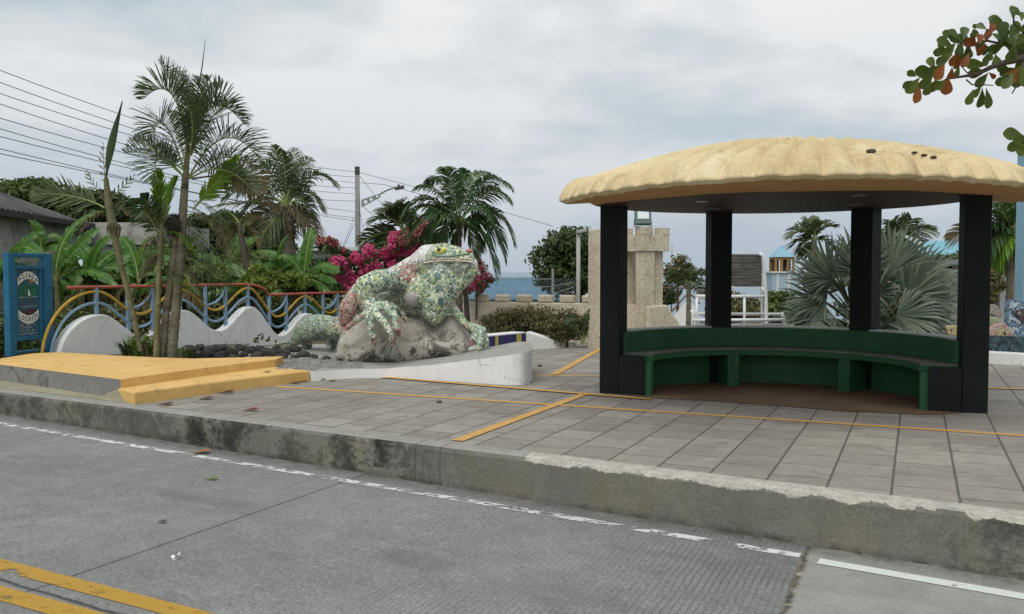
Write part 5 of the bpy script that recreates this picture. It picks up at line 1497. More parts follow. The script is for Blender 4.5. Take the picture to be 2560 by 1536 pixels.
p = c_ + V((-8 * k_, -.004, 2 * k_)); m = MB(); m.tube([p, p + V((0, -.01, 0))], 4.5 * k_, 14); m.build('eye', M['letter_dim'], fb)
p = p + V((0, -.012, 0)); m = MB(); m.tube([p, p + V((0, -.006, 0))], 2 * k_, 10); m.build('eye', M['letter_dark'], fb)
# turquoise roof glimpsed beyond the fan palm
tq = thing('turquoise_roofed_house', V((17, 36, -1)), 'house with a bright turquoise roof beyond the silver fan palm', 'house')
M['turq'] = corrug('turquoise_sheet_roof', (.14, .36, .46), (.20, .44, .53), 20)
a, b, c_, d_ = atd(2262, 642, 34), atd(2470, 642, 34), atd(2470, 603, 38), atd(2318, 606, 38)
m = MB(); m.prism([a, b, c_, d_], [p + V((0, 0, .06)) for p in (a, b, c_, d_)]); m.build('roof', M['turq'], tq)
m = MB(); m.bbox(a.x + .3, b.x - .2, 34.2, 38, -2, a.z - .001); m.build('wall', M['pale_wall'], tq)
M['bark_rail'] = paint('rusty_brown_rail', (.13, .06, .045), .2, .6, 5)
# far wave wall at the back of the plaza
fw = thing('far_wave_wall', V((3.9, 20, 0)), 'small white humped wall with brown rails far behind the coral-stone tower', 'fence')
m = MB(); vs = []; N = 60; fs = []
w0, w1 = atd(1648, 800, 20), atd(1748, 800, 20)
for i in range(N + 1):
    x = lerp(w0.x, w1.x, i / N); z = .42 + .22 * math.cos((x - atd(1722, 770, 20).x) * 2 * math.pi / .95)
    vs += [V((x, 20, -.1)), V((x, 20, z)), V((x, 20.16, z)), V((x, 20.16, -.1))]
for i in range(N):
    a = i * 4; fs += [(a, a + 4, a + 5, a + 1), (a + 1, a + 5, a + 6, a + 2), (a + 2, a + 6, a + 7, a + 3)]
m.add(vs, fs); m.build('wave_wall', M['plaster'], fw)
for off, nm, mt in ((.2, 'lower_rail', 'bark_rail'),):
    m = MB(); m.tube([V((lerp(w0.x, w1.x, i / N), 19.97, .42 + off + .2 * math.cos((lerp(w0.x, w1.x, i / N) - atd(1722, 770, 20).x) * 2 * math.pi / .95))) for i in range(N + 1)], .02, 6); m.build(nm, M[mt], fw, smooth=True)
m = MB(); m.tube([V((w0.x, 19.97, .98)), V((w1.x, 19.97, .98))], .02, 6); m.build('top_rail', M['bark_rail'], fw)
# ------------------------------------------------------------------ plants
M['palm'] = leaf_mat('palm_leaf', (.020, .042, .018), (.042, .076, .032), (.095, .135, .060), .42, .25)
M['palm_y'] = leaf_mat('young_palm_leaf', (.07, .16, .015), (.13, .26, .025), (.24, .38, .06), .45, .4)
M['palm_dry'] = leaf_mat('dry_palm_leaf', (.055, .046, .020), (.11, .092, .042), (.19, .165, .080), .7, .2)
M['coco'] = leaf_mat('coconut_leaf', (.026, .046, .017), (.058, .084, .030), (.13, .15, .06), .45, .26)
M['royal'] = leaf_mat('glossy_palm_leaf', (.022, .052, .020), (.046, .100, .034), (.10, .17, .060), .35, .28)
M['silver'] = leaf_mat('silver_fan_leaf', (.035, .055, .036), (.080, .112, .078), (.185, .215, .145), .5, .08)
M['banana'] = leaf_mat('banana_leaf', (.018, .075, .012), (.045, .145, .020), (.15, .27, .045), .36, .34, .4)
M['bush'] = leaf_mat('broad_leaf', (.020, .048, .012), (.055, .100, .022), (.15, .20, .045), .5, .25)
M['darktree'] = leaf_mat('dark_tree_leaf', (.015, .034, .011), (.038, .070, .020), (.105, .138, .038), .5, .22)
M['drybush'] = leaf_mat('brownish_shrub_leaf', (.048, .050, .018), (.115, .112, .045), (.22, .20, .095), .7, .25)
M['bloom'] = leaf_mat('magenta_bract', (.42, .025, .13), (.70, .07, .28), (.78, .28, .48), .6, .45)
M['bloom2'] = leaf_mat('faded_pink_bract', (.25, .06, .07), (.38, .11, .11), (.45, .22, .2), .6, .3)
M['almond'] = leaf_mat('sea_almond_leaf', (.020, .045, .010), (.055, .095, .018), (.12, .16, .03), .4, .35)
M['almond_r'] = leaf_mat('red_sea_almond_leaf', (.075, .055, .012), (.19, .050, .014), (.28, .12, .028), .45, .35)
M['trunk'] = blotchy('palm_trunk', (.105, .098, .070), (.215, .20, .15), 5, .9, .5, .02, 40, .1, stain=(.045, .04, .03), sscale=4, slo=.55, shi=.68)
M['trunk_g'] = blotchy('green_palm_trunk', (.10, .10, .05), (.19, .18, .10), 4, .8, .4, .012, 30, .2, stain=(.05, .048, .03), sscale=5, slo=.58, shi=.7)
M['bark'] = blotchy('brown_bark', (.06, .048, .036), (.12, .10, .08), 6, .95, .6, .02, 30, .1)
M['fibre'] = blotchy('palm_fibre', (.035, .034, .026), (.085, .075, .052), 12, .95, .8, .03, 60, .05)
M['stem'] = blotchy('banana_stem', (.12, .13, .05), (.22, .20, .10), 4, .7, .3, .01, 20, .2, stain=(.10, .06, .03), sscale=4, slo=.52, shi=.65)
M['rib'] = paint('pale_leaf_rib', (.22, .27, .09), .2, .5, 6)
M['ribd'] = paint('dark_leaf_rib', (.07, .085, .035), .2, .6, 6)

def frond(parent, pts, ll=.5, n=42, w=.022, mat='palm', nrm=None, vup=.25, droop=.35, ang=(35, 70), rr=None, rad=.014, t0=.16, name='frond', ribmat=None, prof=.75, comb=False):
    """a feather leaf along a curve (world points); leaflets both sides"""
    rr = rr or rnd
    m = MB(); L_ = 60
    P = bez([V(p) for p in pts], L_)
    if nrm is None: nrm = V((rr.uniform(-.5, .5), -1, rr.uniform(-.2, .5)))
    m.mi = 0
    k_ = 0
    for i in range(n):
        t_ = t0 + (1 - t0) * i / (n - 1)
        fi = t_ * L_; a = min(L_ - 1, int(fi)); p = P[a].lerp(P[a + 1], fi - a); T = (P[min(L_, a + 2)] - P[max(0, a - 1)]).normalized()
        if comb:
            O_ = P[30] - (P[0] + P[L_]) / 2
            if O_.length < .02: O_ = V((0, 0, 1))
            N_ = O_ - T * O_.dot(T)
            if N_.length < 1e-4: N_ = T.orthogonal()
            N_.normalize(); S = T.cross(N_).normalized()
        else:
            S = T.cross(nrm)
            if S.length < .05: S = T.orthogonal()
            S.normalize(); N_ = S.cross(T).normalized()
        u = (t_ - t0) / (1 - t0)
        ln = ll * (math.sin(math.pi * (.16 + .80 * u)) ** prof) * rr.uniform(.88, 1.1)
        an = R(lerp(ang[1], ang[0], u))
        for sd_ in (-1, 1):
            if rr.random() < .03: continue
            an2 = an + rr.uniform(-.1, .1)
            d = (S * (sd_ * math.sin(an2)) + T * math.cos(an2) + N_ * vup * rr.uniform(.4, 1.3)).normalized()
            mid = p + d * (ln * .5) + V((0, 0, -droop * ln * .10))
            q = p + d * (ln * .82) + V((0, 0, -droop * ln * .32)); tip = p + d * ln + V((0, 0, -droop * ln * .62))
            wd_ = T - d * T.dot(d)
            if wd_.length < .01: wd_ = S.copy()
            wd_.normalize(); wd_ = (wd_ + N_ * rr.uniform(-.5, .5)).normalized() * (w / 2)
            m.val = min(1, max(0, .45 + rr.uniform(-.3, .3) + .15 * u))
            m.add([p - wd_ * .5, p + wd_ * .5, mid + wd_, mid - wd_, q + wd_ * .75, q - wd_ * .75, tip], [(0, 1, 2, 3), (3, 2, 4, 5), (5, 4, 6)])
    m.mi = 1; m.val = .6
    m.tube(P[::3], [lerp(rad, rad * .22, i / (len(P[::3]) - 1)) for i in range(len(P[::3]))], 5)
    return m.build(name, [M[mat], M[ribmat or ('rib' if mat != 'palm_dry' else 'palm_dry')]], parent)

def img_frond(parent, ctrl, Y, dY=(0, 0, 0), **k):
    return frond(parent, [atd(x, y, Y + d) for (x, y), d in zip(ctrl, dY)], **k)

def trunk(parent, pts, rads, mat='trunk', n=10, name='trunk', rings=True):
    path = []; rs = []
    for i in range(len(pts) - 1):
        for j in range(8):
            t_ = j / 8; path.append(V(pts[i]).lerp(V(pts[i + 1]), t_)); rs.append(lerp(rads[i], rads[i + 1], t_))
    path.append(V(pts[-1])); rs.append(rads[-1])
    # relax the bends, then ring scars
    for _ in range(6):
        path = [path[0]] + [(path[i - 1] + path[i] * 2 + path[i + 1]) / 4 for i in range(1, len(path) - 1)] + [path[-1]]
    if rings:
        P2, r2 = [], []
        for i in range(len(path) - 1):
            for j in range(3):
                t_ = j / 3; P2.append(path[i].lerp(path[i + 1], t_)); r2.append(lerp(rs[i], rs[i + 1], t_) * (1 + (.07 if j == 0 else -.03) + rnd.uniform(-.02, .02)))
        P2.append(path[-1]); r2.append(rs[-1]); path, rs = P2, r2
    m = MB(); m.tube(path, rs, n); return m.build(name, M[mat], parent, smooth=True)

# ---- main clump of feather palms behind the yellow steps
YP = 11.75
def cp(x, y): return x / 3.533, 100 + y / 3.533
mp_ = thing('feather_palm', at(425, 893, .12), 'tall multi-stemmed feather palm rising behind the yellow steps', 'palm tree')
trunk(mp_, [atd(428, 895, YP), atd(441, 760, YP), atd(452, 640, YP), atd(458, 520, YP), atd(464, 440, YP)], [.072, .062, .058, .055, .045])
trunk(mp_, [atd(404, 893, YP - .05), atd(416, 770, YP), atd(430, 690, YP), atd(440, 600, YP), atd(436, 540, YP)], [.055, .05, .052, .048, .03])
trunk(mp_, [atd(391, 893, YP - .15), atd(395, 760, YP - .15), atd(398, 660, YP - .15), atd(404, 570, YP - .15), atd(410, 500, YP - .1)], [.042, .036, .032, .028, .015], 'trunk_g')
trunk(mp_, [atd(464, 452, YP), atd(467, 400, YP), atd(471, 345, YP)], [.042, .034, .014], 'trunk_g', name='crown_shaft', rings=False)
fr_ = [  # control points in the enlarged view, then depth offsets of base, bend and tip
    (((1650, 1000), (1575, 210), (1270, 520)), (0, -.2, -.3), dict(ll=.50, nrm=V((.1, -1, .3)))),
    (((1640, 1200), (1420, 470), (1350, 860)), (0, -.4, -.7), dict(ll=.46, nrm=V((-.3, -1, .2)))),
    (((1655, 1040), (1640, 560), (1400, 190)), (0, .3, .6), dict(ll=.46, nrm=V((.3, -1, .0)))),
    (((1665, 1000), (1680, 560), (1560, 280)), (0, .5, .9), dict(ll=.42)),
    (((1625, 1210), (1420, 960), (1110, 1000)), (0, .3, .5), dict(ll=.38)),
    (((1625, 1210), (1290, 880), (1400, 1260)), (0, -.5, -.8), dict(ll=.42, nrm=V((.2, -1, .3)))),
    (((1660, 1180), (1330, 930), (1190, 880)), (0, .1, .3), dict(ll=.26)),
    (((1680, 1000), (1830, 330), (2150, 740)), (0, .2, .1), dict(ll=.46, nrm=V((.1, -1, .2)))),
    (((1690, 1000), (1740, 560), (1845, 345)), (0, -.3, -.6), dict(ll=.36)),
    (((1690, 1020), (1810, 560), (1970, 390)), (0, .4, .7), dict(ll=.42)),
    (((1670, 1210), (2010, 560), (2330, 1130)), (0, -.2, -.3), dict(ll=.46, nrm=V((.0, -1, .35)))),
    (((1670, 1215), (1990, 900), (2250, 1150)), (0, .5, .9), dict(ll=.40)),
    (((1660, 1100), (1750, 700), (1640, 520)), (0, -.6, -1.0), dict(ll=.36)),
    (((1660, 1050), (1850, 650), (2010, 560)), (0, -.3, -.6), dict(ll=.40)),
    (((1680, 1225), (2000, 1020), (2230, 1340)), (0, -.3, -.5), dict(ll=.34, mat='palm')),
    (((1650, 1120), (1560, 800), (1480, 640)), (0, .3, .4), dict(ll=.32)),
]
for ctrl, dY, kw in fr_:
    kw = dict(kw); kw.setdefault('n', 48); kw.setdefault('w', .018); kw.setdefault('vup', .95); kw.setdefault('comb', True); img_frond(mp_, [cp(*c) for c in ctrl], YP, dY, droop=.25, **kw)
for ctrl, dY, kw in [
    (((1960, 1230), (2180, 1080), (2290, 1330)), (0, -.1, -.2), dict(ll=.36, mat='palm_dry')),
    (((1700, 1230), (2150, 1120), (2440, 1500)), (0, .1, .2), dict(ll=.22, mat='palm_dry')),
    (((1720, 1480), (1860, 1300), (2090, 1040)), (0, -.1, -.2), dict(ll=.30, mat='palm_y', ang=(12, 30))),
    (((1700, 1500), (1960, 1230), (2120, 1150)), (0, .1, .2), dict(ll=.34, mat='palm_y', ang=(20, 40))),
    (((1420, 1700), (1400, 1400), (1400, 1190)), (0, -.1, -.1), dict(ll=.34, mat='palm_y', ang=(8, 22), w=.03)),
    (((1430, 1720), (1480, 1450), (1560, 1230)), (0, .1, .2), dict(ll=.30, mat='palm_y', ang=(8, 24), w=.03)),
    (((1440, 1750), (1330, 1420), (1250, 1390)), (0, -.2, -.3), dict(ll=.26, mat='palm')),
    (((1440, 1800), (1250, 1380), (1240, 1560)), (0, -.3, -.4), dict(ll=.24, mat='palm'))]:
    img_frond(mp_, [cp(*c) for c in ctrl], YP, dY, n=36, droop=.3, **kw)
# skirt of old brown fronds hanging round the stems
for (x0, y0), (x1, y1), (x2, y2), mt in [((450, 520), (520, 500), (560, 640), 'palm_dry'), ((455, 530), (560, 520), (600, 680), 'palm_dry'), ((448, 540), (500, 560), (520, 690), 'palm'), ((452, 560), (540, 590), (585, 720), 'palm'),
                                        ((440, 540), (400, 520), (365, 640), 'palm_dry'), ((440, 560), (470, 600), (480, 720), 'palm_dry'), ((450, 500), (540, 500), (575, 580), 'palm'), ((445, 555), (410, 580), (395, 690), 'palm'), ((460, 640), (520, 660), (590, 745), 'palm')]:
    img_frond(mp_, [(x0, y0), (x1, y1), (x2, y2)], YP + .1, (0, rnd.uniform(-.4, .4), rnd.uniform(-.6, .6)), ll=.20, n=26, w=.014, mat=mt, droop=.9, rad=.007, comb=True, vup=.2)
rq = random.Random(91)
for i in range(16):
    x0, y0 = rq.uniform(398, 458), rq.uniform(570, 745); sg2 = rq.choice((-1, 1)); L2 = rq.uniform(38, 85)
    img_frond(mp_, [(x0, y0), (x0 + sg2 * L2 * .6, y0 - rq.uniform(10, 45)), (x0 + sg2 * L2, y0 + rq.uniform(0, 70))], YP, (0, rq.uniform(-.3, .3), rq.uniform(-.4, .4)), ll=.17, n=22, w=.015, mat=rq.choice(('palm', 'palm', 'palm_y', 'coco', 'palm_dry')), droop=.6, rad=.006, comb=True, vup=.3)
m = MB(); c_ = atd(437, 563, YP - .03)
for i in range(900):
    a, b = rnd.uniform(0, 6.28), math.acos(rnd.uniform(-1, 1)); d = V((math.cos(a) * math.sin(b), math.sin(a) * math.sin(b), math.cos(b)))
    p = c_ + V((d.x * .10, d.y * .10, d.z * .14)) * rnd.uniform(.6, 1); q = p + d * .07 + V((0, 0, -.02)); s_ = d.orthogonal().normalized() * .004
    m.val = rnd.random(); m.add([p - s_, p + s_, q], [(0, 1, 2)])
m.sphere(c_, .10, 10, 8, (1, 1, 1.3)); m.build('fibre_head', M['fibre'], mp_)
m = MB(); m.tube([atd(*cp(1750, 440), YP), atd(*cp(1785, 240), YP), atd(*cp(1815, -10), YP - .1)], [.010, .008, .002], 6); m.build('spear_leaf', M['palm'], mp_)
# small undergrowth at its foot
def blades(parent, c_, n, h, spread, mat, w=.02, name='leaves', lean=.6):
    m = MB()
    for i in range(n):
        a = rnd.uniform(0, 6.28); r_ = spread * math.sqrt(rnd.random()); p = c_ + V((math.cos(a) * r_, math.sin(a) * r_, 0)); d = V((math.cos(a), math.sin(a), 0)) * lean * rnd.uniform(.3, 1.3)
        hh = h * rnd.uniform(.5, 1.1); s_ = V((-math.sin(a), math.cos(a), 0)) * w / 2
        m.val = rnd.random(); m.add([p - s_ * .6, p + s_ * .6, p + d * hh * .4 + V((0, 0, hh * .6)) + s_, p + d * hh * .4 + V((0, 0, hh * .6)) - s_, p + d * hh + V((0, 0, hh * .8))], [(0, 1, 2, 3), (3, 2, 4)])
    return m.build(name, M[mat], parent)
def leaf_cloud(m, c_, rad, n, ls, rr, flat=1.0, shell=.55, asp=.55, up=.3):
    """n leaf-shaped faces through an ellipsoid, denser near its surface"""
    for i in range(n):
        d = V((rr.gauss(0, 1), rr.gauss(0, 1), rr.gauss(0, 1)))
        if d.length < 1e-4: continue
        d.normalize(); k_ = lerp(shell, 1, rr.random() ** .6) * (1 + .18 * noise.noise(d * 2.3 + V((c_[0], c_[1], c_[2]))) )
        p = V(c_) + V((d.x * rad[0], d.y * rad[1], d.z * rad[2])) * k_
        nn_ = (d * .7 + V((rr.gauss(0, .6), rr.gauss(0, .6), up + rr.gauss(0, .6)))).normalized()
        t1 = nn_.orthogonal().normalized(); a = rr.uniform(0, 6.28); t2 = nn_.cross(t1); ax = t1 * math.cos(a) + t2 * math.sin(a); bx = nn_.cross(ax)
        s_ = ls * rr.uniform(.6, 1.3)
        m.val = min(1, max(0, rr.gauss(.5, .22)))
        m.add([p - ax * s_ * .5, p - ax * s_ * .05 + bx * s_ * asp * .5 + nn_ * s_ * .05, p + ax * s_ * .5 - nn_ * s_ * .08, p - ax * s_ * .05 - bx * s_ * asp * .5 + nn_ * s_ * .05], [(0, 1, 2), (0, 2, 3)])
us = thing('ground_plants', at(400, 890, .12), 'clump of bronze and yellow-green leafy plants at the foot of the feather palm', 'plant')
blades(us, at(362, 893, .12), 60, .42, .16, 'palm_y', .03); blades(us, at(385, 893, .12), 70, .32, .2, 'drybush', .03); blades(us, at(455, 893, .12), 60, .16, .2, 'bush', .03); blades(us, at(345, 893, .12), 40, .3, .12, 'bush', .035)
m = MB(); leaf_cloud(m, at(375, 893, .12) + V((0, 0, .22)), (.28, .2, .18), 260, .06, rnd); m.build('leaves', M['drybush'], us)
sd_ = thing('seedling', at(312, 889, .22), 'small dark leafy seedling in front of the first white wave', 'plant')
blades(sd_, at(318, 892, .12), 30, .34, .06, 'palm', .03, lean=.8)
tk = thing('dry_twig', at(640, 862, .1), 'thin dry twig with a few leaves in front of the white wave wall', 'twig')
m = MB(); m.tube([at(640, 868, .14), atd(690, 862, 14.0), atd(760, 852, 14.3)], .008, 5); m.tube([atd(645, 862, 14.2), atd(646, 838, 14.2)], .006, 5); m.build('stick', M['bark'], tk)
m = MB()
for x, y in ((644, 848), (652, 838), (658, 845), (668, 850), (672, 845), (640, 852), (688, 853)): leaf_cloud(m, atd(x, y, 14.2), (.03, .03, .03), 4, .08, rnd)
m.build('leaves', M['bush'], tk)

# ---- leaning young coconut with one unopened spear
YC = 12.1
yc = thing('young_coconut_palm', at(346, 890, .12), 'leaning bare young coconut palm with one unopened spear leaf', 'palm tree')
trunk(yc, [atd(352, 880, YC), atd(330, 770, YC), atd(304, 670, YC), atd(288, 600, YC), atd(281, 560, YC), atd(270, 500, YC), atd(265, 445, YC)], [.035, .035, .038, .05, .062, .05, .03], 'trunk_g')
m = MB()
for i in range(14): 
    a = i / 14 * 6.28; p = atd(284, 566, YC); m.tube([p + V((math.cos(a) * .06, math.sin(a) * .06, .03)), p + V((math.cos(a) * .085, math.sin(a) * .085, -.02)), p + V((math.cos(a) * .075, math.sin(a) * .075, -.10 - rnd.uniform(0, .06)))], [.012, .012, .003], 5)
m.build('leaf_sheath', M['palm_dry'], yc)
m = MB(); ax_ = bez([atd(263, 470, YC), atd(267, 380, YC), atd(306, 253, YC - .1)], 16)
wd2 = [.008, .009, .010, .014, .022, .034, .046, .054, .058, .058, .054, .048, .040, .031, .021, .011, .001]
vs = []
for i, p in enumerate(ax_): vs += [p + V((-wd2[i], .012, 0)), p + V((0, -.018, 0)), p + V((wd2[i], .012, 0))]
m.val = .45; m.add(vs, [(i * 3 + k, i * 3 + k + 1, i * 3 + k + 4, i * 3 + k + 3) for i in range(16) for k in (0, 1)]); m.build('spear_leaf', M['palm'], yc, smooth=True)
img_frond(yc, [(262, 520), (190, 480), (85, 485)], YC, (0, .2, .4), ll=.42, n=22, w=.026, mat='coco', nrm=V((0, -1, .2)), ang=(20, 45), vup=.1, rad=.012, droop=0)
for c, mt in ((((264, 505), (235, 470), (218, 430)), 'palm_dry'), (((266, 500), (300, 480), (335, 440)), 'palm'), (((268, 520), (300, 510), (330, 540)), 'palm_dry'), (((266, 470), (258, 420), (258, 360)), 'palm_dry'), (((262, 530), (220, 540), (200, 580)), 'palm_dry')):
    img_frond(yc, c, YC, (0, .1, .1), ll=.13, n=7, w=.02, mat=mt, rad=.008, ang=(20, 50), droop=.1)

# ---- coconut palms and others, fronds placed round a crown
def palm(name, cx, cy, Y, base_py, rt, rc, tips, label, mat='coco', ll=.6, w=.04, n=34, rad=.03, tmat='trunk', fibre=True, dry=0, zb=-.3, bend=0, cat='palm tree', group=None, droop=.6, vup=.35, comb=True):
    c_ = atd(cx, cy, Y); o_ = thing(name, V((c_.x + bend, c_.y, 0)), label, cat, group)
    b_ = V((c_.x + bend, Y, zb))
    trunk(o_, [b_, b_.lerp(c_, .5) + V((bend * -.2, 0, 0)), c_], [rt, (rt + rc) / 2, rc], tmat)
    for tp in tips:
        (bx, by), (tx, ty) = tp[0], tp[1]; kw = dict(tp[2]) if len(tp) > 2 else {}
        d1 = kw.pop('d1', rnd.uniform(-.35, .35)); d2 = kw.pop('d2', rnd.uniform(-.7, .7))
        kw.setdefault('mat', mat); kw.setdefault('ll', ll)
        p0 = c_ + V((0, 0, -.02)); kw.setdefault('ang', (28, 58)); frond(o_, [p0, atd(bx, by, Y + d1), atd(tx, ty, Y + d2)], n=n, w=w, rad=rad, droop=droop, vup=kw.pop('vup', vup), comb=comb, **kw)
    if fibre:
        m = MB()
        for i in range(220):
            a = rnd.uniform(0, 6.28); q = c_ + V((math.cos(a), math.sin(a), 0)) * rc * rnd.uniform(.6, 1.2) + V((0, 0, rnd.uniform(-1.0, .1) * rc * 4)); d = V((math.cos(a) * .7, math.sin(a) * .7, -rnd.uniform(.2, 1.4))) * rc * 1.3; s_ = d.orthogonal().normalized() * rc * .12
            m.val = rnd.random(); m.add([q - s_, q + s_, q + d], [(0, 1, 2)])
        m.build('leaf_bases', M['palm_dry'], o_)
    return o_
palm('coconut_palm', 716, 512, 24, 640, .30, .20, [((700, 420), (685, 366)), ((730, 420), (738, 372)), ((715, 440), (705, 380)), ((780, 395), (835, 462)), ((770, 440), (800, 520)), ((775, 470), (786, 565)), ((745, 430), (770, 395)),
     ((660, 430), (600, 478)), ((620, 440), (560, 500)), ((650, 470), (606, 540)), ((670, 400), (650, 420)), ((740, 510), (760, 560)), ((690, 540), (655, 590)), ((760, 520), (782, 600), dict(mat='palm_dry')), ((665, 520), (630, 560), dict(mat='palm_dry')), ((610, 500), (520, 520), dict(mat='palm_dry', ll=.3))],
     'dark coconut palm with a shaggy trunk left of the utility pole', ll=.60, w=.040, droop=.9)
palm('crowned_palm', 1147, 560, 15.6, 600, .08, .05, [((1150, 520), (1135, 625)), ((1130, 500), (1060, 580)), ((1165, 510), (1190, 640)), ((1100, 450), (1040, 470)), ((1120, 400), (1072, 462)), ((1130, 420), (1110, 418)), ((1155, 440), (1165, 430)), ((1215, 395), (1275, 470)), ((1230, 430), (1270, 500)), ((1250, 470), (1284, 610)), ((1215, 540), (1240, 690)),
     ((1240, 500), (1262, 650)), ((1060, 440), (1006, 545)), ((1080, 480), (1020, 600)), ((1090, 500), (1075, 615)), ((1110, 520), (1100, 625)), ((1180, 520), (1200, 620)), ((1170, 430), (1215, 430)), ((1040, 470), (1030, 560)), ((1120, 470), (1080, 540)), ((1200, 470), (1230, 560)), ((1230, 520), (1215, 600))],
     'lush dark green palm rising right behind the iguana head', mat='royal', ll=.38, w=.032, n=42, rad=.014, fibre=True, tmat='bark', droop=1.0, vup=.25)
palm('coconut_palm', 1010, 580, 21, 640, .16, .12, [((975, 520), (937, 552)), ((990, 500), (960, 530)), ((960, 570), (903, 608)), ((950, 590), (925, 640)), ((1000, 510), (985, 510)), ((1030, 520), (1060, 560)), ((980, 600), (960, 650)), ((1020, 600), (1040, 660)), ((1030, 540), (1080, 620))],
     'smaller dark palm half hidden by bougainvillea between pole and crowned palm', mat='coco', ll=.55, w=.04, fibre=False)
palm('coconut_palm', 2035, 600, 50, 680, .2, .16, [((2010, 560), (1978, 593)), ((2010, 565), (1990, 570)), ((2030, 555), (2022, 550)), ((2040, 550), (2060, 560)), ((2055, 560), (2085, 568)), ((2060, 590), (2080, 620)), ((2015, 590), (2002, 622)), ((2030, 610), (2020, 640)), ((2000, 590), (1985, 612))],
     'far windblown palm seen between the two back columns, left of the silver fans', ll=1.0, w=.09, n=24, fibre=False, rad=.05)
palm('coconut_palm', 2250, 592, 50, 680, .2, .16, [((2225, 560), (2205, 580)), ((2240, 550), (2228, 552)), ((2270, 545), (2281, 548)), ((2280, 570), (2340, 578)), ((2275, 570), (2310, 608)), ((2225, 580), (2215, 612)), ((2290, 560), (2330, 572)), ((2260, 610), (2290, 640))],
     'far windblown palm behind the silver fan palm near the right-hand column', ll=1.0, w=.09, n=24, fibre=False, rad=.05)
palm('coconut_palm', 2535, 585, 16.2, 700, .13, .10, [((2500, 500), (2470, 520)), ((2510, 480), (2500, 470)), ((2540, 480), (2560, 480)), ((2580, 500), (2630, 540)), ((2505, 570), (2478, 655), dict(mat='palm_y')), ((2500, 540), (2465, 600)), ((2550, 570), (2580, 660)), ((2515, 560), (2440, 560)), ((2470, 540), (2372, 600), dict(mat='palm_dry')), ((2480, 500), (2440, 540)), ((2525, 600), (2510, 680), dict(mat='palm_y')), ((2560, 520), (2570, 560)), ((2490, 560), (2460, 640))],
     'green coconut palm behind the grey cottage at the right edge', mat='royal', ll=.5, w=.035, n=40, fibre=True)
palm('dwarf_palm', 1722, 708, 18, 810, .06, .045, [((1700, 680), (1660, 712)), ((1705, 670), (1672, 690)), ((1722, 675), (1712, 662)), ((1740, 672), (1765, 690)), ((1750, 690), (1785, 725)), ((1700, 705), (1668, 740)), ((1740, 705), (1765, 745)), ((1725, 690), (1735, 668))],
     'little palm with a dark stem beside the coral-stone tower', ll=.26, w=.03, n=26, fibre=False, mat='coco', rad=.01)
# tall thin dead palm stem in the thicket behind the fence
ds = thing('dead_palm', atd(655, 760, 17.5), 'brown dying palm with drooping dry leaves behind the wave fence', 'palm tree')
ds.location.z = 0; ORIG[ds.name] = ds.location.copy()
trunk(ds, [V((atd(660, 760, 17.5).x, 17.5, -.2)), atd(618, 680, 17.5), atd(598, 560, 17.5)], [.09, .07, .05], 'bark')
for c, mt in (((((598, 560), (560, 540), (545, 620))), 'palm_dry'), (((598, 560), (620, 520), (690, 575)), 'palm_dry'), (((600, 565), (640, 560), (650, 640)), 'palm_dry'), (((598, 560), (570, 560), (575, 680)), 'palm_dry'), (((598, 558), (560, 500), (525, 560)), 'coco'), (((600, 590), (620, 640), (640, 740)), 'palm_dry')):
    img_frond(ds, c, 17.5, (0, .2, -.2), ll=.20, n=22, w=.022, mat=mt, droop=1.0, comb=True)

# ---- big silver fan palm behind the pavilion
YS = 13.4
sf = thing('silver_fan_palm', V((atd(2170, 800, YS).x, YS, 0)), 'large silver-grey fan palm filling the view behind the pavilion bench', 'palm tree')
sb = V((atd(2170, 800, YS).x, YS, .25))
m = MB(); m.tube([sb + V((0, 0, -.35)), sb + V((0, 0, .2))], [.2, .16], 10); m.build('trunk', M['bark'], sf)
def fan(hub, axis, nrm, rad_, n=26, span=165):
    axis = axis.normalized(); nrm = (nrm - axis * nrm.dot(axis)).normalized(); side = axis.cross(nrm)
    m = MB(); m.mi = 0
    for i in range(n):
        a = R(-span / 2 + span * i / (n - 1)); d = axis * math.cos(a) + side * math.sin(a) + nrm * (.22 * abs(math.sin(a)) + rnd.uniform(-.10, .10)); d.normalize()
        wv = nrm.cross(d).normalized(); L_ = rad_ * (1 - .25 * (abs(a) / R(span / 2)) ** 2) * rnd.uniform(.92, 1.05); w_ = rad_ * R(span) / n * .66
        p1 = hub + d * L_ * .42; p2 = hub + d * L_ * .75 + V((0, 0, -.02 * L_)); p3 = hub + d * L_ + V((0, 0, -.09 * L_))
        fold = nrm * w_ * .30
        m.val = min(1, max(0, .5 + rnd.uniform(-.3, .3)))
        m.add([hub, p1 - wv * w_ * .5 - fold, p1, p1 + wv * w_ * .5 - fold, p2 - wv * w_ * .34, p2 + wv * w_ * .34, p3], [(0, 2, 1), (0, 3, 2), (1, 2, 4), (2, 3, 5), (2, 5, 4), (4, 5, 6)])
    m.mi = 1; m.tube(bez([sb + V((0, 0, .1)), sb.lerp(hub, .5) + V((0, 0, .1)), hub + axis * .05], 8), [.022] * 8 + [.012], 6)
    return m.build('fan_leaf', [M['silver'], M['ribd']], sf)
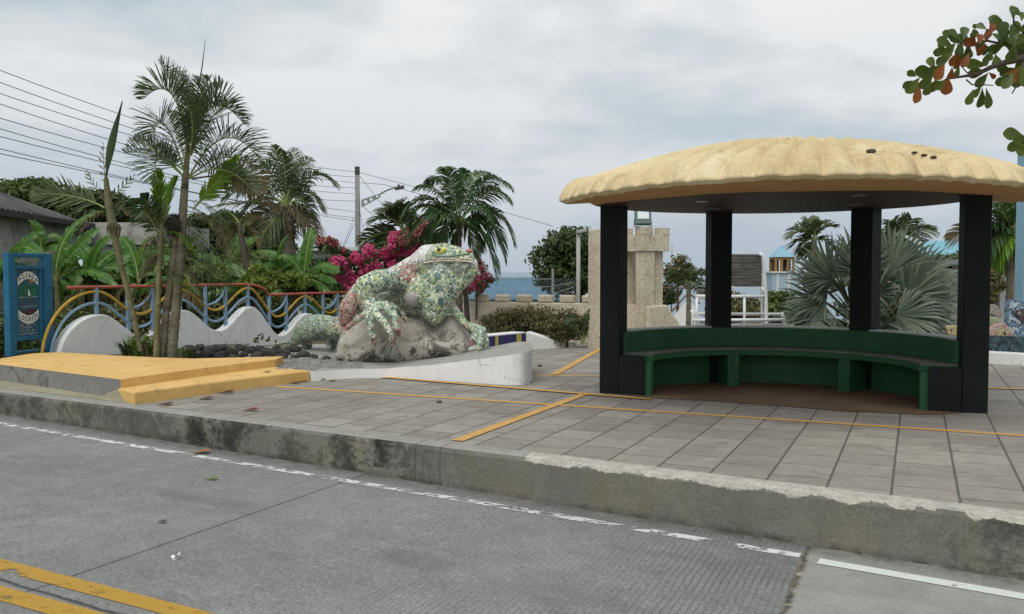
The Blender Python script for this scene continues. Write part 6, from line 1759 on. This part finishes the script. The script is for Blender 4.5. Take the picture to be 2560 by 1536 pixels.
fans = [((2060, 660), (-.6, -.2, .9), .78), ((2140, 640), (-.2, -.1, 1), .80), ((2240, 640), (.15, 0, 1), .82), ((2310, 665), (.6, -.1, .8), .70), ((2040, 730), (-1, -.2, .35), .74), ((2070, 780), (-1, -.3, -.1), .72),
        ((2010, 770), (-.9, -.3, -.25), .60), ((2110, 720), (-.5, -.6, .6), .70), ((2200, 700), (.1, -.7, .7), .74), ((2290, 720), (.8, -.4, .5), .72), ((2330, 760), (1, -.4, .1), .62), ((2260, 770), (.9, -.6, -.1), .66),
        ((2190, 770), (-.2, -1, .1), .60), ((2300, 800), (.8, -.5, -.3), .56), ((2100, 810), (-.7, -.6, -.3), .6), ((2170, 660), (0, .3, 1), .8), ((2090, 690), (-.5, .3, .8), .7), ((2280, 690), (.6, .4, .7), .7), ((2225, 800), (.4, -.8, -.35), .5), ((2350, 720), (1, -.2, .45), .66), ((2340, 790), (1, -.4, -.15), .66), ((2020, 800), (-1, -.3, -.25), .66), ((2130, 770), (-.7, -.8, .1), .6), ((2330, 690), (.9, .2, .6), .7), ((2040, 690), (-.9, .1, .6), .7)]
for (px, py), ax, rd_ in fans:
    hub = atd(px, py, YS + ax[1] * .7); hub = sb.lerp(hub, .80)
    fan(hub, V(ax), V((rnd.uniform(-.5, .5), -.7, rnd.uniform(.2, 1.3))), rd_ * 1.08)
m = MB()
for i in range(26):
    a = rnd.uniform(0, 6.28); d = V((math.cos(a), math.sin(a), rnd.uniform(-.1, .5))); m.tube([sb, sb + d * .5 + V((0, 0, .1)), sb + d * .8 + V((0, 0, -.3))], [.018, .014, .006], 5)
m.build('old_leaf_stalks', M['bark'], sf)
m = MB(); rr = random.Random(77)  # leaf mass added to darken the inside of the palm
for q in range(14): leaf_cloud(m, sb + V((rr.uniform(-.75, .75), rr.uniform(.1, .8), rr.uniform(-.1, .75))), (.3, .3, .25), 130, .16, rr, shell=.2, asp=.25)
m.build('dark_inner_leaves', M['palm_dry'], sf)

# ---- banana plants behind the fence
def banana_leaf(parent, pts, W, rr, tear=.3, mat='banana', name='leaf', face=None):
    P = bez([V(p) for p in pts], 40); m = MB(); m.mi = 0
    fc = face or V((rr.uniform(-.4, .4), -.7, 1)); t0 = .14; n = 32
    vfold = rr.uniform(.25, .8)
    def fr__(t_):
        f_ = t_ * 40; a = min(39, int(f_)); p = P[a].lerp(P[a + 1], f_ - a); T = (P[min(40, a + 2)] - P[max(0, a - 1)]).normalized()
        S = T.cross(fc)
        if S.length < .1: S = T.orthogonal()
        S.normalize(); N_ = S.cross(T).normalized(); return p, T, S, N_
    def wid(u): return W * (math.sin(math.pi * min(1, .10 + .9 * u)) ** .55) * (1 if u < .9 else (1 - u) * 9 + .1)
    for sd2 in (-1, 1):
        off = 0; sag = 0
        for i in range(n):
            u0, u1 = i / n, (i + 1) / n
            if rr.random() < tear: off = rr.uniform(-.03, .07); sag = rr.uniform(0, .9)
            quad = []
            m.val = min(1, max(0, rr.gauss(.5, .13)))
            for u, gap in ((u0, .10 if rr.random() < tear else 0), (u1, 0)):
                p, T, S, N_ = fr__(t0 + (1 - t0) * u); w_ = wid(u)
                e1_ = p + S * (sd2 * w_ * .55) + N_ * (vfold * w_ * .55) + T * (w_ * .18)
                e2_ = p + S * (sd2 * w_ * (1 - .12 * sag)) + N_ * (vfold * w_ * .5) + T * (w_ * .34 + off + gap * .1) + V((0, 0, -(.25 + sag) * w_ * .6))
                quad.append((p, e1_, e2_))
            (a0, a1, a2), (b0_, b1_, b2_) = quad
            fcs = [(0, 3, 4, 1), (1, 4, 5, 2)]
            m.add([a0, a1, a2, b0_, b1_, b2_], fcs)
    m.mi = 1; m.tube(P[::4], [lerp(.022, .005, i / 10) for i in range(11)], 5)
    return m.build(name, [M[mat], M['rib']], parent)
def banana(px, Y, h, leaves, label, seed, zb=-.1, W=.24, r_=.075):
    W *= .68
    rr = random.Random(seed); x = (px - 1280) / F * Y
    o_ = thing('banana_plant', V((x, Y, zb)), label, 'banana plant', 'banana plants behind the wave fence')
    top_ = V((x + rr.uniform(-.1, .1), Y, zb + h))
    trunk(o_, [V((x, Y, zb)), V((x, Y, zb)).lerp(top_, .5), top_], [r_, r_ * .85, r_ * .5], 'stem', name='stem', rings=False)
    if isinstance(leaves, int):
        a0 = rr.uniform(0, 6.28); ls = []
        for i in range(leaves):
            a = a0 + i * 2.4; el = rr.uniform(.1, 1.1); L_ = rr.uniform(1.2, 1.9)
            d = V((math.cos(a), math.sin(a) * .8, 0))
            ls.append([top_ - V((0, 0, .1)), top_ + d * L_ * .4 + V((0, 0, L_ * (.25 + .45 * el))), top_ + d * L_ * (.95 - .25 * el) + V((0, 0, L_ * (-.35 + .75 * el)))])
    else:
        ls = [[top_ - V((0, 0, .1)), atd(bx, by, Y + rr.uniform(-.3, .3)), atd(tx, ty, Y + rr.uniform(-.5, .5))] for (bx, by), (tx, ty) in leaves]
    for p_ in ls: banana_leaf(o_, p_, W * rr.uniform(.8, 1.15), rr, tear=rr.uniform(.3, .7))
    for q in range(2):
        a = rr.uniform(3.2, 6.2); d = V((math.cos(a), math.sin(a), 0))
        banana_leaf(o_, [top_ - V((0, 0, .15)), top_ + d * .45 + V((0, 0, .1)), top_ + d * rr.uniform(.3, .6) - V((0, 0, rr.uniform(.5, .9)))], W * .6, rr, tear=.75, mat='palm_dry', name='dead_leaf')
    return o_
banana(150, 15.5, 1.35, [((140, 560), (252, 528)), ((180, 620), (250, 570)), ((120, 640), (60, 600)), ((200, 640), (300, 720)), ((170, 590), (210, 700)), ((110, 640), (160, 760))], 'banana plant with a tall bright torn leaf just right of the blue sign', 1, W=.2)
banana(-20, 15.0, 1.2, [((30, 570), (100, 640)), ((-60, 560), (-120, 620)), ((20, 640), (90, 690)), ((0, 600), (60, 720)), ((50, 600), (105, 585))], 'banana plant with a broad drooping leaf behind the left edge of the blue sign', 2, W=.26)
banana(112, 17.0, 1.9, [((105, 570), (75, 555)), ((118, 560), (160, 610)), ((100, 600), (40, 640)), ((125, 590), (190, 640))], 'banana plant with a dark folded leaf against the weathered house wall', 3, W=.24)
banana(232, 16.5, 1.3, [((225, 620), (280, 590)), ((250, 640), (330, 690)), ((210, 650), (150, 690)), ((235, 610), (205, 625)), ((270, 660), (330, 640)), ((220, 660), (180, 740))], 'banana plant with a short pale upright leaf below the leaning coconut', 4, W=.24)
banana(345, 17.5, 1.3, [((340, 620), (300, 590)), ((360, 630), (420, 620)), ((330, 650), (270, 700)), ((370, 650), (430, 720)), ((345, 640), (330, 740))], 'banana plant between the leaning coconut and the feather palm', 5, W=.26)
banana(560, 19, 1.35, [((565, 620), (650, 590)), ((550, 640), (500, 690)), ((600, 640), (670, 680)), ((540, 620), (470, 650)), ((560, 650), (560, 720)), ((580, 620), (610, 560))], 'banana plant right of the feather palm with a leaf reaching up', 6, W=.26)
banana(700, 20, 1.5, [((720, 625), (640, 628)), ((740, 630), (790, 640)), ((690, 640), (640, 690)), ((730, 650), (760, 720)), ((700, 620), (720, 590))], 'banana plant under the coconut palm with a long flat dark leaf', 7, W=.26)
banana(765, 18.5, 1.35, [((790, 640), (850, 680)), ((800, 665), (840, 710)), ((755, 655), (715, 690)), ((768, 600), (780, 570)), ((740, 640), (700, 640)), ((790, 690), (825, 730))], 'thin-stemmed banana plant in front of the pale house', 8, W=.22, r_=.05)
banana(838, 20.4, .9, [((850, 670), (820, 640)), ((840, 660), (870, 640)), ((830, 670), (800, 700)), ((850, 680), (880, 720))], 'small banana plant at the left end of the bougainvillea', 9, W=.2, r_=.06)
banana(430, 20, 1.2, 7, 'banana plant hidden behind the feather palm stems', 10)
banana(490, 17.2, 1.1, 6, 'low banana plant between feather palm and dying palm', 11)
banana(640, 18, .9, 6, 'low banana plant in front of the coconut trunk', 12, W=.2)
banana(60, 18.5, 1.1, 6, 'banana plant below the eaves of the weathered house', 13)
banana(290, 20, 1.2, 6, 'banana plant in front of the grey outbuilding', 14)
banana(190, 19, 1.0, 6, 'banana plant against the end of the weathered house wall', 15)

# ---- trees
def broad_tree(name, cx, cy, Y, rx, ry, label, mat='darktree', n=5200, ls=.16, blobs=26, seed=1, base=None, cat='tree', group=None, zb=-.5, depth=1.0, tr=.12, crown='crown', limbs=True):
    rr = random.Random(seed); c_ = atd(cx, cy, Y); k_ = Y / F; RX, RZ = rx * k_, ry * k_
    o_ = thing(name, V((c_.x, Y, 0)), label, cat, group); m = MB(); ctr = []
    for i in range(blobs):
        d = V((rr.gauss(0, 1), rr.gauss(0, 1), rr.gauss(0, 1))).normalized(); q = rr.uniform(.35, .82)
        ctr.append((c_ + V((d.x * RX * q, d.y * RX * depth * q, d.z * RZ * q)), rr.uniform(.28, .46)))
    for p, s_ in ctr:
        leaf_cloud(m, p, (RX * s_, RX * depth * s_, RZ * s_ * .8), n // blobs, ls, rr, shell=.4)
    m.build(crown, M[mat], o_)
    b_ = V((c_.x, Y, zb))
    trunk(o_, [b_, b_.lerp(c_, .5), c_ + V((0, 0, -RZ * .2))], [tr, tr * .8, tr * .5], 'bark', name='trunk', rings=False)
    if limbs:
        for p, s_ in ctr[:7]:
            m = MB(); s0 = b_.lerp(c_, .6); m.tube([s0, s0.lerp(p, .5) + V((0, 0, -.1)), p], [tr * .5, tr * .3, tr * .1], 6); m.build('limb', M['bark'], o_)
    return o_
broad_tree('round_tree', 1452, 655, 27, 132, 108, 'big dense round green tree between the palm and the pavilion', n=15000, ls=.17, blobs=60, seed=3, tr=.2)
broad_tree('leafy_tree', 70, 500, 34, 150, 58, 'wide green tree rising behind the ridge of the old corrugated roof', 'bush', 9000, .24, 44, 4, tr=.22)
broad_tree('leafy_tree', 235, 520, 32, 90, 50, 'dark green tree between the old roof and the leaning coconut', 'darktree', 7000, .22, 36, 5, tr=.2)
broad_tree('leafy_tree', 350, 560, 33, 70, 40, 'small green tree peeping over the grey outbuilding', 'bush', 4500, .2, 26, 6, tr=.15)
broad_tree('dark_tree', 570, 590, 30, 120, 75, 'dark green tree mass left of the coconut palm trunk', 'darktree', 11000, .2, 50, 7, tr=.2)
broad_tree('dark_tree', 660, 620, 27, 80, 55, 'dark bushy tree right beside the coconut palm trunk', 'darktree', 6500, .18, 34, 8, tr=.15)
broad_tree('shrub', 460, 680, 21, 120, 90, 'leafy green thicket behind the feather palm stems', 'bush', 9000, .15, 44, 9, cat='shrub', tr=.06)
broad_tree('shrub', 660, 690, 21.5, 130, 70, 'yellow-green thicket behind the middle of the wave fence', 'bush', 9500, .14, 44, 10, cat='shrub', tr=.06)
broad_tree('shrub', 790, 700, 21, 80, 60, 'green thicket below the pale house', 'darktree', 6000, .14, 34, 11, cat='shrub', tr=.06)
broad_tree('shrub', 130, 720, 20.5, 150, 80, 'shaded green thicket behind the blue sign', 'darktree', 9500, .15, 44, 12, cat='shrub', tr=.06)
broad_tree('shrub', 300, 710, 21, 120, 80, 'shaded green thicket behind the first white wave', 'bush', 9000, .15, 44, 13, cat='shrub', tr=.06)
M['lime'] = leaf_mat('yellow_green_leaf', (.055, .10, .016), (.12, .185, .030), (.26, .31, .07), .5, .35)
broad_tree('shrub', 515, 690, 16.6, 62, 40, 'yellow-green shrub behind the rails just right of the feather palm', 'lime', 3600, .12, 30, 41, cat='shrub', tr=.04)
broad_tree('shrub', 640, 698, 17.0, 60, 38, 'yellow-green shrub behind the second drop of the red handrail', 'lime', 3600, .11, 30, 42, cat='shrub', tr=.04)
broad_tree('shrub', 735, 704, 18.0, 44, 30, 'yellow-green shrub beneath the thin-stemmed banana plant', 'lime', 2600, .11, 24, 43, cat='shrub', tr=.04)
broad_tree('shrub', 255, 705, 15.8, 55, 36, 'green shrub behind the first yellow loop of the fence', 'bush', 2800, .10, 24, 44, cat='shrub', tr=.04)
broad_tree('shrub', 420, 660, 18.4, 70, 62, 'tall green shrub right behind the feather palm stems', 'lime', 3600, .13, 34, 45, cat='shrub', tr=.04)
# through the pavilion
broad_tree('thin_tree', 1695, 680, 25, 45, 50, 'sparse grey-leaved tree against the sky beside the tower', 'drybush', 900, .12, 26, 14, tr=.05)
broad_tree('shrub', 1830, 770, 22, 75, 42, 'brown-green shrub under the shingled panel', 'drybush', 5000, .12, 30, 15, cat='shrub', tr=.04)
broad_tree('shrub', 1950, 770, 24, 75, 42, 'green shrub below the far belvedere', 'bush', 5000, .13, 30, 16, cat='shrub', tr=.04)
broad_tree('shrub', 1650, 735, 24, 45, 36, 'low green shrub just right of the coral-stone tower', 'darktree', 3500, .12, 24, 17, cat='shrub', tr=.04)
broad_tree('shrub', 2350, 690, 20, 100, 62, 'yellow-green bush below the turquoise roof', 'bush', 5500, .13, 30, 18, cat='shrub', tr=.04)
broad_tree('shrub', 2480, 720, 15.6, 40, 60, 'dry yellowish bush hanging beside the cottage door', 'drybush', 1500, .12, 18, 19, cat='shrub', tr=.03)
# dry shrub in front of the castle wall
broad_tree('shrub', 1300, 810, 15.9, 108, 56, 'brownish twiggy shrub growing before the battlement wall', 'drybush', 8500, .055, 56, 20, cat='shrub', tr=.03, depth=.6, zb=-.05)
broad_tree('shrub', 1418, 818, 15.4, 66, 50, 'darker green-brown shrub beside the left dark column', 'drybush', 4800, .055, 36, 21, cat='shrub', tr=.03, depth=.6, zb=-.05)
ar = thing('arching_plant', at(1460, 862), 'dark arching strap-leaved plant next to the left column base', 'plant')
for c in (((1455, 860), (1470, 760), (1510, 800)), ((1458, 860), (1490, 770), (1505, 850)), ((1455, 860), (1440, 780), (1415, 800)), ((1456, 860), (1480, 780), (1500, 880)), ((1456, 860), (1460, 770), (1490, 780))):
    img_frond(ar, c, 15.3, (0, -.1, -.1), ll=.16, n=26, w=.02, mat='palm', rad=.01, droop=1.0)
st = thing('tree_stump', at(1488, 858), 'grey stone stump at the foot of the arching plant', 'stump')
m = MB(); p = at(1490, 860); m.tube([p + V((0, 0, -.05)), p + V((.01, 0, .15)), p + V((.02, 0, .32))], [.10, .085, .09], 9); m.build('stump_body', M['grey_conc'], st, smooth=True)

# low growth right behind the fence, closing the view under the rails
for k_, (s_, lb, mt) in enumerate([(.3, 'low dark weeds behind the first loop of the wave fence', 'darktree'), (1.5, 'low weeds behind the second loop of the wave fence', 'bush'), (2.8, 'dry brown weeds behind the valley left of the third white wave', 'drybush'), (4.0, 'low weeds behind the drop in the red handrail', 'darktree'), (5.4, 'low dark weeds behind the lower rail section', 'bush'), (6.8, 'low dark weeds behind the rail next to the iguana', 'darktree'), (8.3, 'low weeds at the far end of the wave fence', 'bush')]):
    p = FP + FD * s_ - FN * 1.3; rr = random.Random(200 + k_)
    o_ = thing('low_bush', p, lb, 'bush')
    m = MB()
    for j in range(9): leaf_cloud(m, p + FD * rr.uniform(-.8, .8) - FN * rr.uniform(-.3, .8) + V((0, 0, rr.uniform(.1, .6))), (.38, .38, .30), 190, .10, rr, shell=.3)
    m.build('foliage', M[mt], o_)
    m = MB()
    for j in range(8):
        q = p + FD * rr.uniform(-.8, .8) - FN * rr.uniform(-.4, .6); m.tube([q + V((0, 0, -.1)), q + V((rr.uniform(-.1, .1), rr.uniform(-.1, .1), rr.uniform(.5, 1.0)))], [.014, .007], 5)
    m.build('stems', M['bark'], o_)

# ---- bougainvillea
bg = thing('bougainvillea', atd(930, 760, 19.5), 'big magenta bougainvillea behind the iguana', 'shrub')
bg.location.z = 0; ORIG[bg.name] = bg.location.copy()
rr = random.Random(31); mb1 = MB(); mb2 = MB(); mb3 = MB()
cl_ = [(845, 655, 24, 1), (870, 660, 26, 1), (900, 650, 26, 1), (925, 632, 28, 1), (955, 640, 30, 1), (985, 640, 28, 1), (880, 690, 30, 1), (915, 680, 32, 1), (950, 675, 30, 1), (870, 720, 26, 1), (900, 715, 30, 1), (935, 710, 28, 1), (845, 690, 20, 1), (1010, 620, 24, 1), (985, 605, 22, .8), (985, 590, 14, 1), (1040, 600, 30, .4),
       (1070, 590, 30, .4), (1050, 570, 26, .35), (1020, 590, 26, .5), (830, 610, 20, .3), (805, 604, 18, .35), (990, 660, 30, 1), (1030, 640, 30, .8), (860, 630, 14, .3), (1060, 560, 18, .4), (1080, 620, 26, .5), (975, 700, 30, .7), (1000, 585, 9, 1)]
for px, py, r_, dens in cl_:
    Y = 19.3 + rr.uniform(-.5, .5); k_ = Y / F
    for _ in range(4):
        c_ = atd(px + rr.uniform(-.5, .5) * r_, py + rr.uniform(-.5, .5) * r_, Y + rr.uniform(-.2, .2))
        leaf_cloud(mb1 if dens > .6 else mb3, c_, (r_ * k_ * .55,) * 3, int(95 * (dens if dens > .6 else .45)), .075, rr, shell=.2, asp=.8)
    leaf_cloud(mb2, atd(px, py + 6, Y + .25), (r_ * k_ * 1.15,) * 3, int(120 if dens > .6 else 200), .10, rr, shell=.3)
mb1.build('blossoms', M['bloom'], bg); mb3.build('faded_blossoms', M['bloom2'], bg); mb2.build('leaves', M['bush'], bg)
m = MB()
for i in range(12):
    a = atd(rr.uniform(880, 1020), 760, 19.6); b = atd(rr.uniform(840, 1080), rr.uniform(590, 690), 19.4); m.tube([a, a.lerp(b, .5) + V((0, 0, .1)), b], [.03, .02, .008], 5)
m.build('branches', M['bark'], bg)
b2 = thing('bougainvillea', atd(1200, 760, 17.2), 'small red-magenta bougainvillea right of the iguana mouth beside the metal post', 'shrub')
b2.location.z = 0; ORIG[b2.name] = b2.location.copy()
mb1 = MB(); mb2 = MB()
for px, py, r_ in ((1205, 670, 13), (1215, 690, 13), (1228, 700, 8), (1195, 700, 14), (1180, 715, 14), (1210, 712, 10), (1165, 725, 12), (1200, 725, 9), (1195, 655, 8)):
    c_ = atd(px, py, 17.2); k_ = 17.2 / F; leaf_cloud(mb1, c_, (r_ * k_,) * 3, 110, .055, rr, shell=.2, asp=.8); leaf_cloud(mb2, c_, (r_ * k_ * 1.3,) * 3, 45, .07, rr)
mb1.build('blossoms', M['bloom'], b2); mb2.build('leaves', M['bush'], b2)
m = MB()
for px, py in ((1205, 670), (1228, 700), (1180, 715)): m.tube([atd(1190, 800, 17.3), atd(1192, 740, 17.3), atd(px, py, 17.2)], [.02, .014, .006], 5)
m.tube([atd(1172, 850, 16.5), atd(1166, 760, 16.5), atd(1160, 690, 16.5)], [.06, .05, .04], 8)
m.build('branches', M['bark'], b2)

# ---- sea almond branch reaching in at the top right
sa = thing('sea_almond_tree', V((6.6, 7.6, 0)), 'sea almond tree whose branch of green and red leaves reaches in at the top right', 'tree')
YA = 8.0
def ca_(x, y): return 2200 + x / 3.711, y / 3.711
def A(x, y, d=0): return atd(*ca_(x, y), YA + d)
trunk(sa, [V((6.6, 7.6, -.1)), V((6.5, 7.7, 1.6)), V((6.55, 7.8, 3.2)), V((6.6, 7.9, 4.6))], [.16, .14, .12, .09], 'bark', rings=False)
def br_(name, pts, r0, r1):
    m = MB(); m.tube(pts, [lerp(r0, r1, i / (len(pts) - 1)) for i in range(len(pts))], 6); return m.build(name, M['bark'], sa, smooth=True)
tz = V((6.55, 7.8, 3.3))
br_('branch', [tz, A(1700, 420), A(1340, 540), A(1180, 575), A(1030, 625), A(900, 690), A(740, 715), A(600, 740)], .05, .006)
br_('branch', [A(1340, 540), A(1200, 430, .1), A(1000, 380, .1), A(800, 420, .1)], .02, .006)
br_('branch', [A(900, 700), A(800, 670, -.1), A(740, 600, -.1)], .008, .004); br_('branch', [A(800, 740), A(850, 785), A(1000, 790), A(1055, 795)], .008, .004)
br_('branch', [A(1340, 540), A(1290, 760, -.1), A(1225, 870, -.1)], .012, .006); br_('branch', [A(1400, 350), A(1240, 230), A(1240, 130)], .015, .006); br_('branch', [tz, V((6.2, 8, 3.0)), A(1500, 1330), A(1300, 1310)], .03, .008)
def big_leaf(m, base, tip, w, cup=.15, face=None):
    d = tip - base; L_ = d.length; d.normalize(); fc = face or V((rnd.uniform(-.5, .5), -1, rnd.uniform(-.6, .4)))
    s_ = d.cross(fc).normalized(); nn_ = s_.cross(d)
    prof_ = [(0, .06), (.15, .22), (.35, .55), (.55, .85), (.72, 1.0), (.86, .88), (.95, .55), (1.0, .12)]
    vs = []
    for t_, k_ in prof_:
        p = base + d * (L_ * t_) - nn_ * (cup * L_ * t_ * t_); e = w / 2 * k_
        vs += [p - s_ * e + nn_ * (e * .3), p, p + s_ * e + nn_ * (e * .3)]
    n_ = len(prof_); m.val = min(1, max(0, rnd.gauss(.5, .2)))
    m.add(vs, [(i * 3 + k, i * 3 + k + 1, i * 3 + k + 4, i * 3 + k + 3) for i in range(n_ - 1) for k in (0, 1)])
sa_leaves = [  # centre, angle the leaf points (degrees, image), length, red?
    (1235, 120, 90, 130, 0), (1320, 150, 80, 90, 0), (1090, 240, 120, 160, 0), (945, 250, 150, 100, 0), (1040, 270, 60, 120, 1), (1150, 280, 100, 150, 0), (1230, 300, 60, 140, 0), (1310, 270, 20, 120, 0), (690, 320, 130, 120, 0), (780, 310, 80, 130, 0), (870, 330, 60, 120, 1), (720, 370, 150, 140, 0), (610, 400, 150, 140, 0), (590, 470, 190, 140, 0), (650, 460, 230, 150, 0), (740, 450, 260, 130, 0), (830, 400, 20, 140, 1), (900, 440, 300, 130, 1), (820, 490, 260, 150, 1), (700, 540, 240, 150, 1), (600, 550, 210, 150, 0), (760, 530, 280, 120, 1), (930, 400, 60, 110, 1), (960, 460, 330, 110, 1),
    (1080, 450, 200, 130, 0), (1180, 410, 150, 160, 0), (1250, 420, 300, 150, 0), (1310, 380, 20, 140, 0), (1100, 360, 120, 130, 0), (1220, 500, 260, 140, 0), (1310, 490, 290, 120, 1), (990, 540, 250, 120, 0), (1080, 560, 280, 110, 0), (900, 600, 175, 180, 0), (910, 675, 190, 150, 0), (1040, 700, 320, 80, 1), (950, 740, 230, 150, 0), (480, 590, 120, 120, 1), (420, 660, 180, 150, 0), (500, 650, 210, 170, 0), (560, 660, 240, 150, 1), (440, 750, 230, 170, 0), (310, 790, 230, 170, 0), (350, 860, 265, 170, 1), (440, 820, 260, 130, 1), (300, 690, 150, 80, 0), (260, 780, 220, 90, 0), (500, 790, 250, 130, 1), (620, 790, 265, 160, 1), (570, 780, 230, 120, 1), (660, 680, 260, 110, 1), (720, 660, 255, 110, 1),
    (840, 900, 250, 140, 0), (900, 850, 230, 120, 0), (940, 910, 265, 170, 0), (1000, 910, 280, 170, 0), (1200, 660, 200, 150, 0), (1280, 640, 60, 130, 0), (1190, 740, 240, 150, 0), (1270, 730, 270, 150, 0), (1140, 750, 200, 120, 0), (1330, 720, 290, 150, 0), (1240, 690, 230, 160, 1), (1330, 640, 0, 120, 0), (1250, 1250, 170, 160, 0), (1310, 1290, 200, 120, 0), (1260, 1340, 220, 150, 0), (1320, 1370, 260, 130, 0), (1400, 1300, 10, 140, 0), (1380, 300, 45, 150, 0), (1400, 450, 0, 150, 0), (1400, 560, 330, 150, 0), (1160, 330, 90, 130, 0), (1270, 350, 120, 140, 0), (1000, 330, 70, 120, 1), (860, 370, 90, 120, 0), (780, 380, 110, 130, 0)]
ml = MB(); mr_ = MB()
extra = [(x + rnd.uniform(-55, 55), y + rnd.uniform(-45, 45), an + rnd.uniform(-50, 50), ln * rnd.uniform(.7, 1), red) for x, y, an, ln, red in sa_leaves if x > 480 and rnd.random() < .6 and not (830 < x < 1060 and y > 560)]
for x, y, an, ln, red in sa_leaves + extra:
    a = R(an); d = rnd.uniform(-.18, .18); h = ln * .55
    if red and rnd.random() < .35: red = 0
    b_ = A(x - math.cos(a) * h, y + math.sin(a) * h, d); t_ = A(x + math.cos(a) * h, y - math.sin(a) * h, d + rnd.uniform(-.05, .05))
    big_leaf(mr_ if red else ml, b_, t_, (t_ - b_).length * rnd.uniform(.52, .68))
ml.build('green_leaves', M['almond'], sa, smooth=True); mr_.build('red_leaves', M['almond_r'], sa, smooth=True)
# the rest of its crown, out of view above the right edge
m = MB()
for i in range(260):
    c_ = V((6.9, 8.0, 4.9)) + V((rnd.gauss(0, .7), rnd.gauss(0, .7), rnd.gauss(0, .35)))
    if c_.x < 5.7: continue
    d = V((rnd.gauss(0, 1), rnd.gauss(0, 1), rnd.gauss(0, .6))).normalized(); big_leaf(m, c_, c_ + d * .18, .11)
m.build('crown', M['almond'], sa, smooth=True)

# ------------------------------------------------------------------ fallen leaves and litter
M['leaf_red'] = leaf_mat('fallen_red_leaf', (.14, .03, .018), (.26, .065, .035), (.34, .14, .08), .6, .1)
M['leaf_brown'] = leaf_mat('fallen_brown_leaf', (.07, .03, .018), (.13, .06, .035), (.2, .1, .06), .6, .1)
M['leaf_orange'] = leaf_mat('fallen_orange_leaf', (.22, .09, .03), (.34, .16, .06), (.40, .22, .1), .6, .1)
def ground_leaf(px, py, L_, mat, label, z=0.0, road_=False, a=None):
    p = at_road(px, py) if road_ else at(px, py, z)
    a = rnd.uniform(0, 6.28) if a is None else a; d = V((math.cos(a), math.sin(a), 0)); m = MB(); m.val = .5
    big_leaf(m, p + V((0, 0, .005)), p + d * L_ + V((0, 0, .012)), L_ * .6, cup=-.05, face=V((0, 0, 1)))
    tag(m.build('fallen_leaf', M[mat], smooth=True), label, 'leaf', 'fallen leaves')
c1 = lambda x, y: (x / 2.196, 860 + y / 2.196)
for (x, y), L_, mt, lb, z in [((860, 336), .17, 'leaf_brown', 'brown fallen leaf right at the near corner of the lower yellow step', 0), ((1085, 304), .17, 'leaf_brown', 'brown curled leaf on the paving along the lower yellow step', 0), ((1195, 271), .18, 'leaf_brown', 'pair-sized brown leaf touching the middle of the lower yellow step', 0),
                             ((1325, 370), .16, 'leaf_red', 'bright red fallen leaf alone on the open paving', 0), ((1440, 156), .12, 'leaf_brown', 'small dark leaf lying on top of the lower yellow step', .134), ((1590, 218), .16, 'leaf_brown', 'dark red leaf at the far end of the lower yellow step', 0), ((1640, 212), .12, 'leaf_red', 'small reddish leaf beside the far end of the yellow step', 0), ((1735, 200), .12, 'leaf_brown', 'dark leaf at the foot of the white platform wall', 0), ((1795, 205), .13, 'leaf_red', 'pink-red leaf at the foot of the white platform wall', 0)]:
    ground_leaf(*c1(x, y), L_, mt, lb, z, a=rnd.uniform(-.5, .5))
ground_leaf(*c1(1045, 603), .17, 'leaf_orange', 'orange dry leaf on the road by the worn white line', road_=True, a=.1)
ground_leaf(*c1(1125, 745), .11, 'palm_y', 'small green leaf lying on the grey road', road_=True, a=-.2)
ground_leaf(*c1(862, 980), .07, 'bush', 'tiny dark green leaf on the road left of the white litter', road_=True, a=-.3)
for px, py, lb in ((1098, 1008, 'dark seed pod on the paving between the yellow stripes'), (1350, 917, 'dark leaf scrap beside the round white platform end')):
    p = at(px, py); m = MB(); m.sphere(p + V((0, 0, .015)), .022, 8, 6, (1.5, .8, .7)); tag(m.build('seed_pod', M['bark'], smooth=True), lb, 'seed')
p = at_road(443, 1398); m = MB(); rr = random.Random(3)
for _ in range(9):
    q = p + V((rr.uniform(-.01, .01), rr.uniform(-.01, .01), rr.uniform(.0, .02))); d = V((rr.gauss(0, 1), rr.gauss(0, 1), rr.gauss(0, 1))).normalized() * .022; e = d.orthogonal().normalized() * .02
    m.add([q, q + d, q + d + e, q + e * .8], [(0, 1, 2, 3)])
M['litter'] = paint('white_crumpled_paper', (.7, .71, .70), .05, .8, 10)
tag(m.build('crumpled_paper', M['litter']), 'small crumpled scrap of white paper on the grey road', 'litter')
pvr = bpy.data.objects['shell_roof']
for px, py in ((2178, 376), (2286, 380), (2310, 386), (2334, 391)):  # dark blobs standing in for small holes in the shell
    d = ray(px, py + 6).normalized(); ok, loc, nrm, _ = pvr.ray_cast(V((0, 0, CH)) - PC, d)
    if not ok: continue
    p = loc + PC; m = MB(); m.sphere(p + V((0, 0, .012)), .035 if px < 2200 else .022, 8, 6, (1.2, .9, .5))
    tag(m.build('roof_hole_spot', M['bark'], smooth=True), 'dark blob standing in for a hole in the shell roof', 'dark spot', 'dark hole spots on the shell roof')
# grass at the foot of the sign and along the fence
m = MB(); rr = random.Random(8)
for i in range(7000):
    s_ = rr.uniform(-1.5, 8); o_ = rr.uniform(.2, 3.2); p = FP + FD * s_ - FN * o_
    if i < 1600:
        p = V((rr.uniform(-9, -6.3), rr.uniform(11.2, 13.5), 0))
        if (p - FP).dot(FN) > -.15 and p.y > 12.1: continue
        if p.y < 12.2 + (-6.4 - p.x) * .1: continue
    a = rr.uniform(0, 6.28); d = V((math.cos(a), math.sin(a), 0)); h = rr.uniform(.08, .24); w_ = V((-d.y, d.x, 0)) * .008
    m.val = rr.random(); p.z = -.03; m.add([p - w_, p + w_, p + d * h * .5 + V((0, 0, h))], [(0, 1, 2)])
tag(m.build('grass', M['drybush']), 'rough dry grass behind the wave fence and under the blue sign', 'grass', kind='stuff')
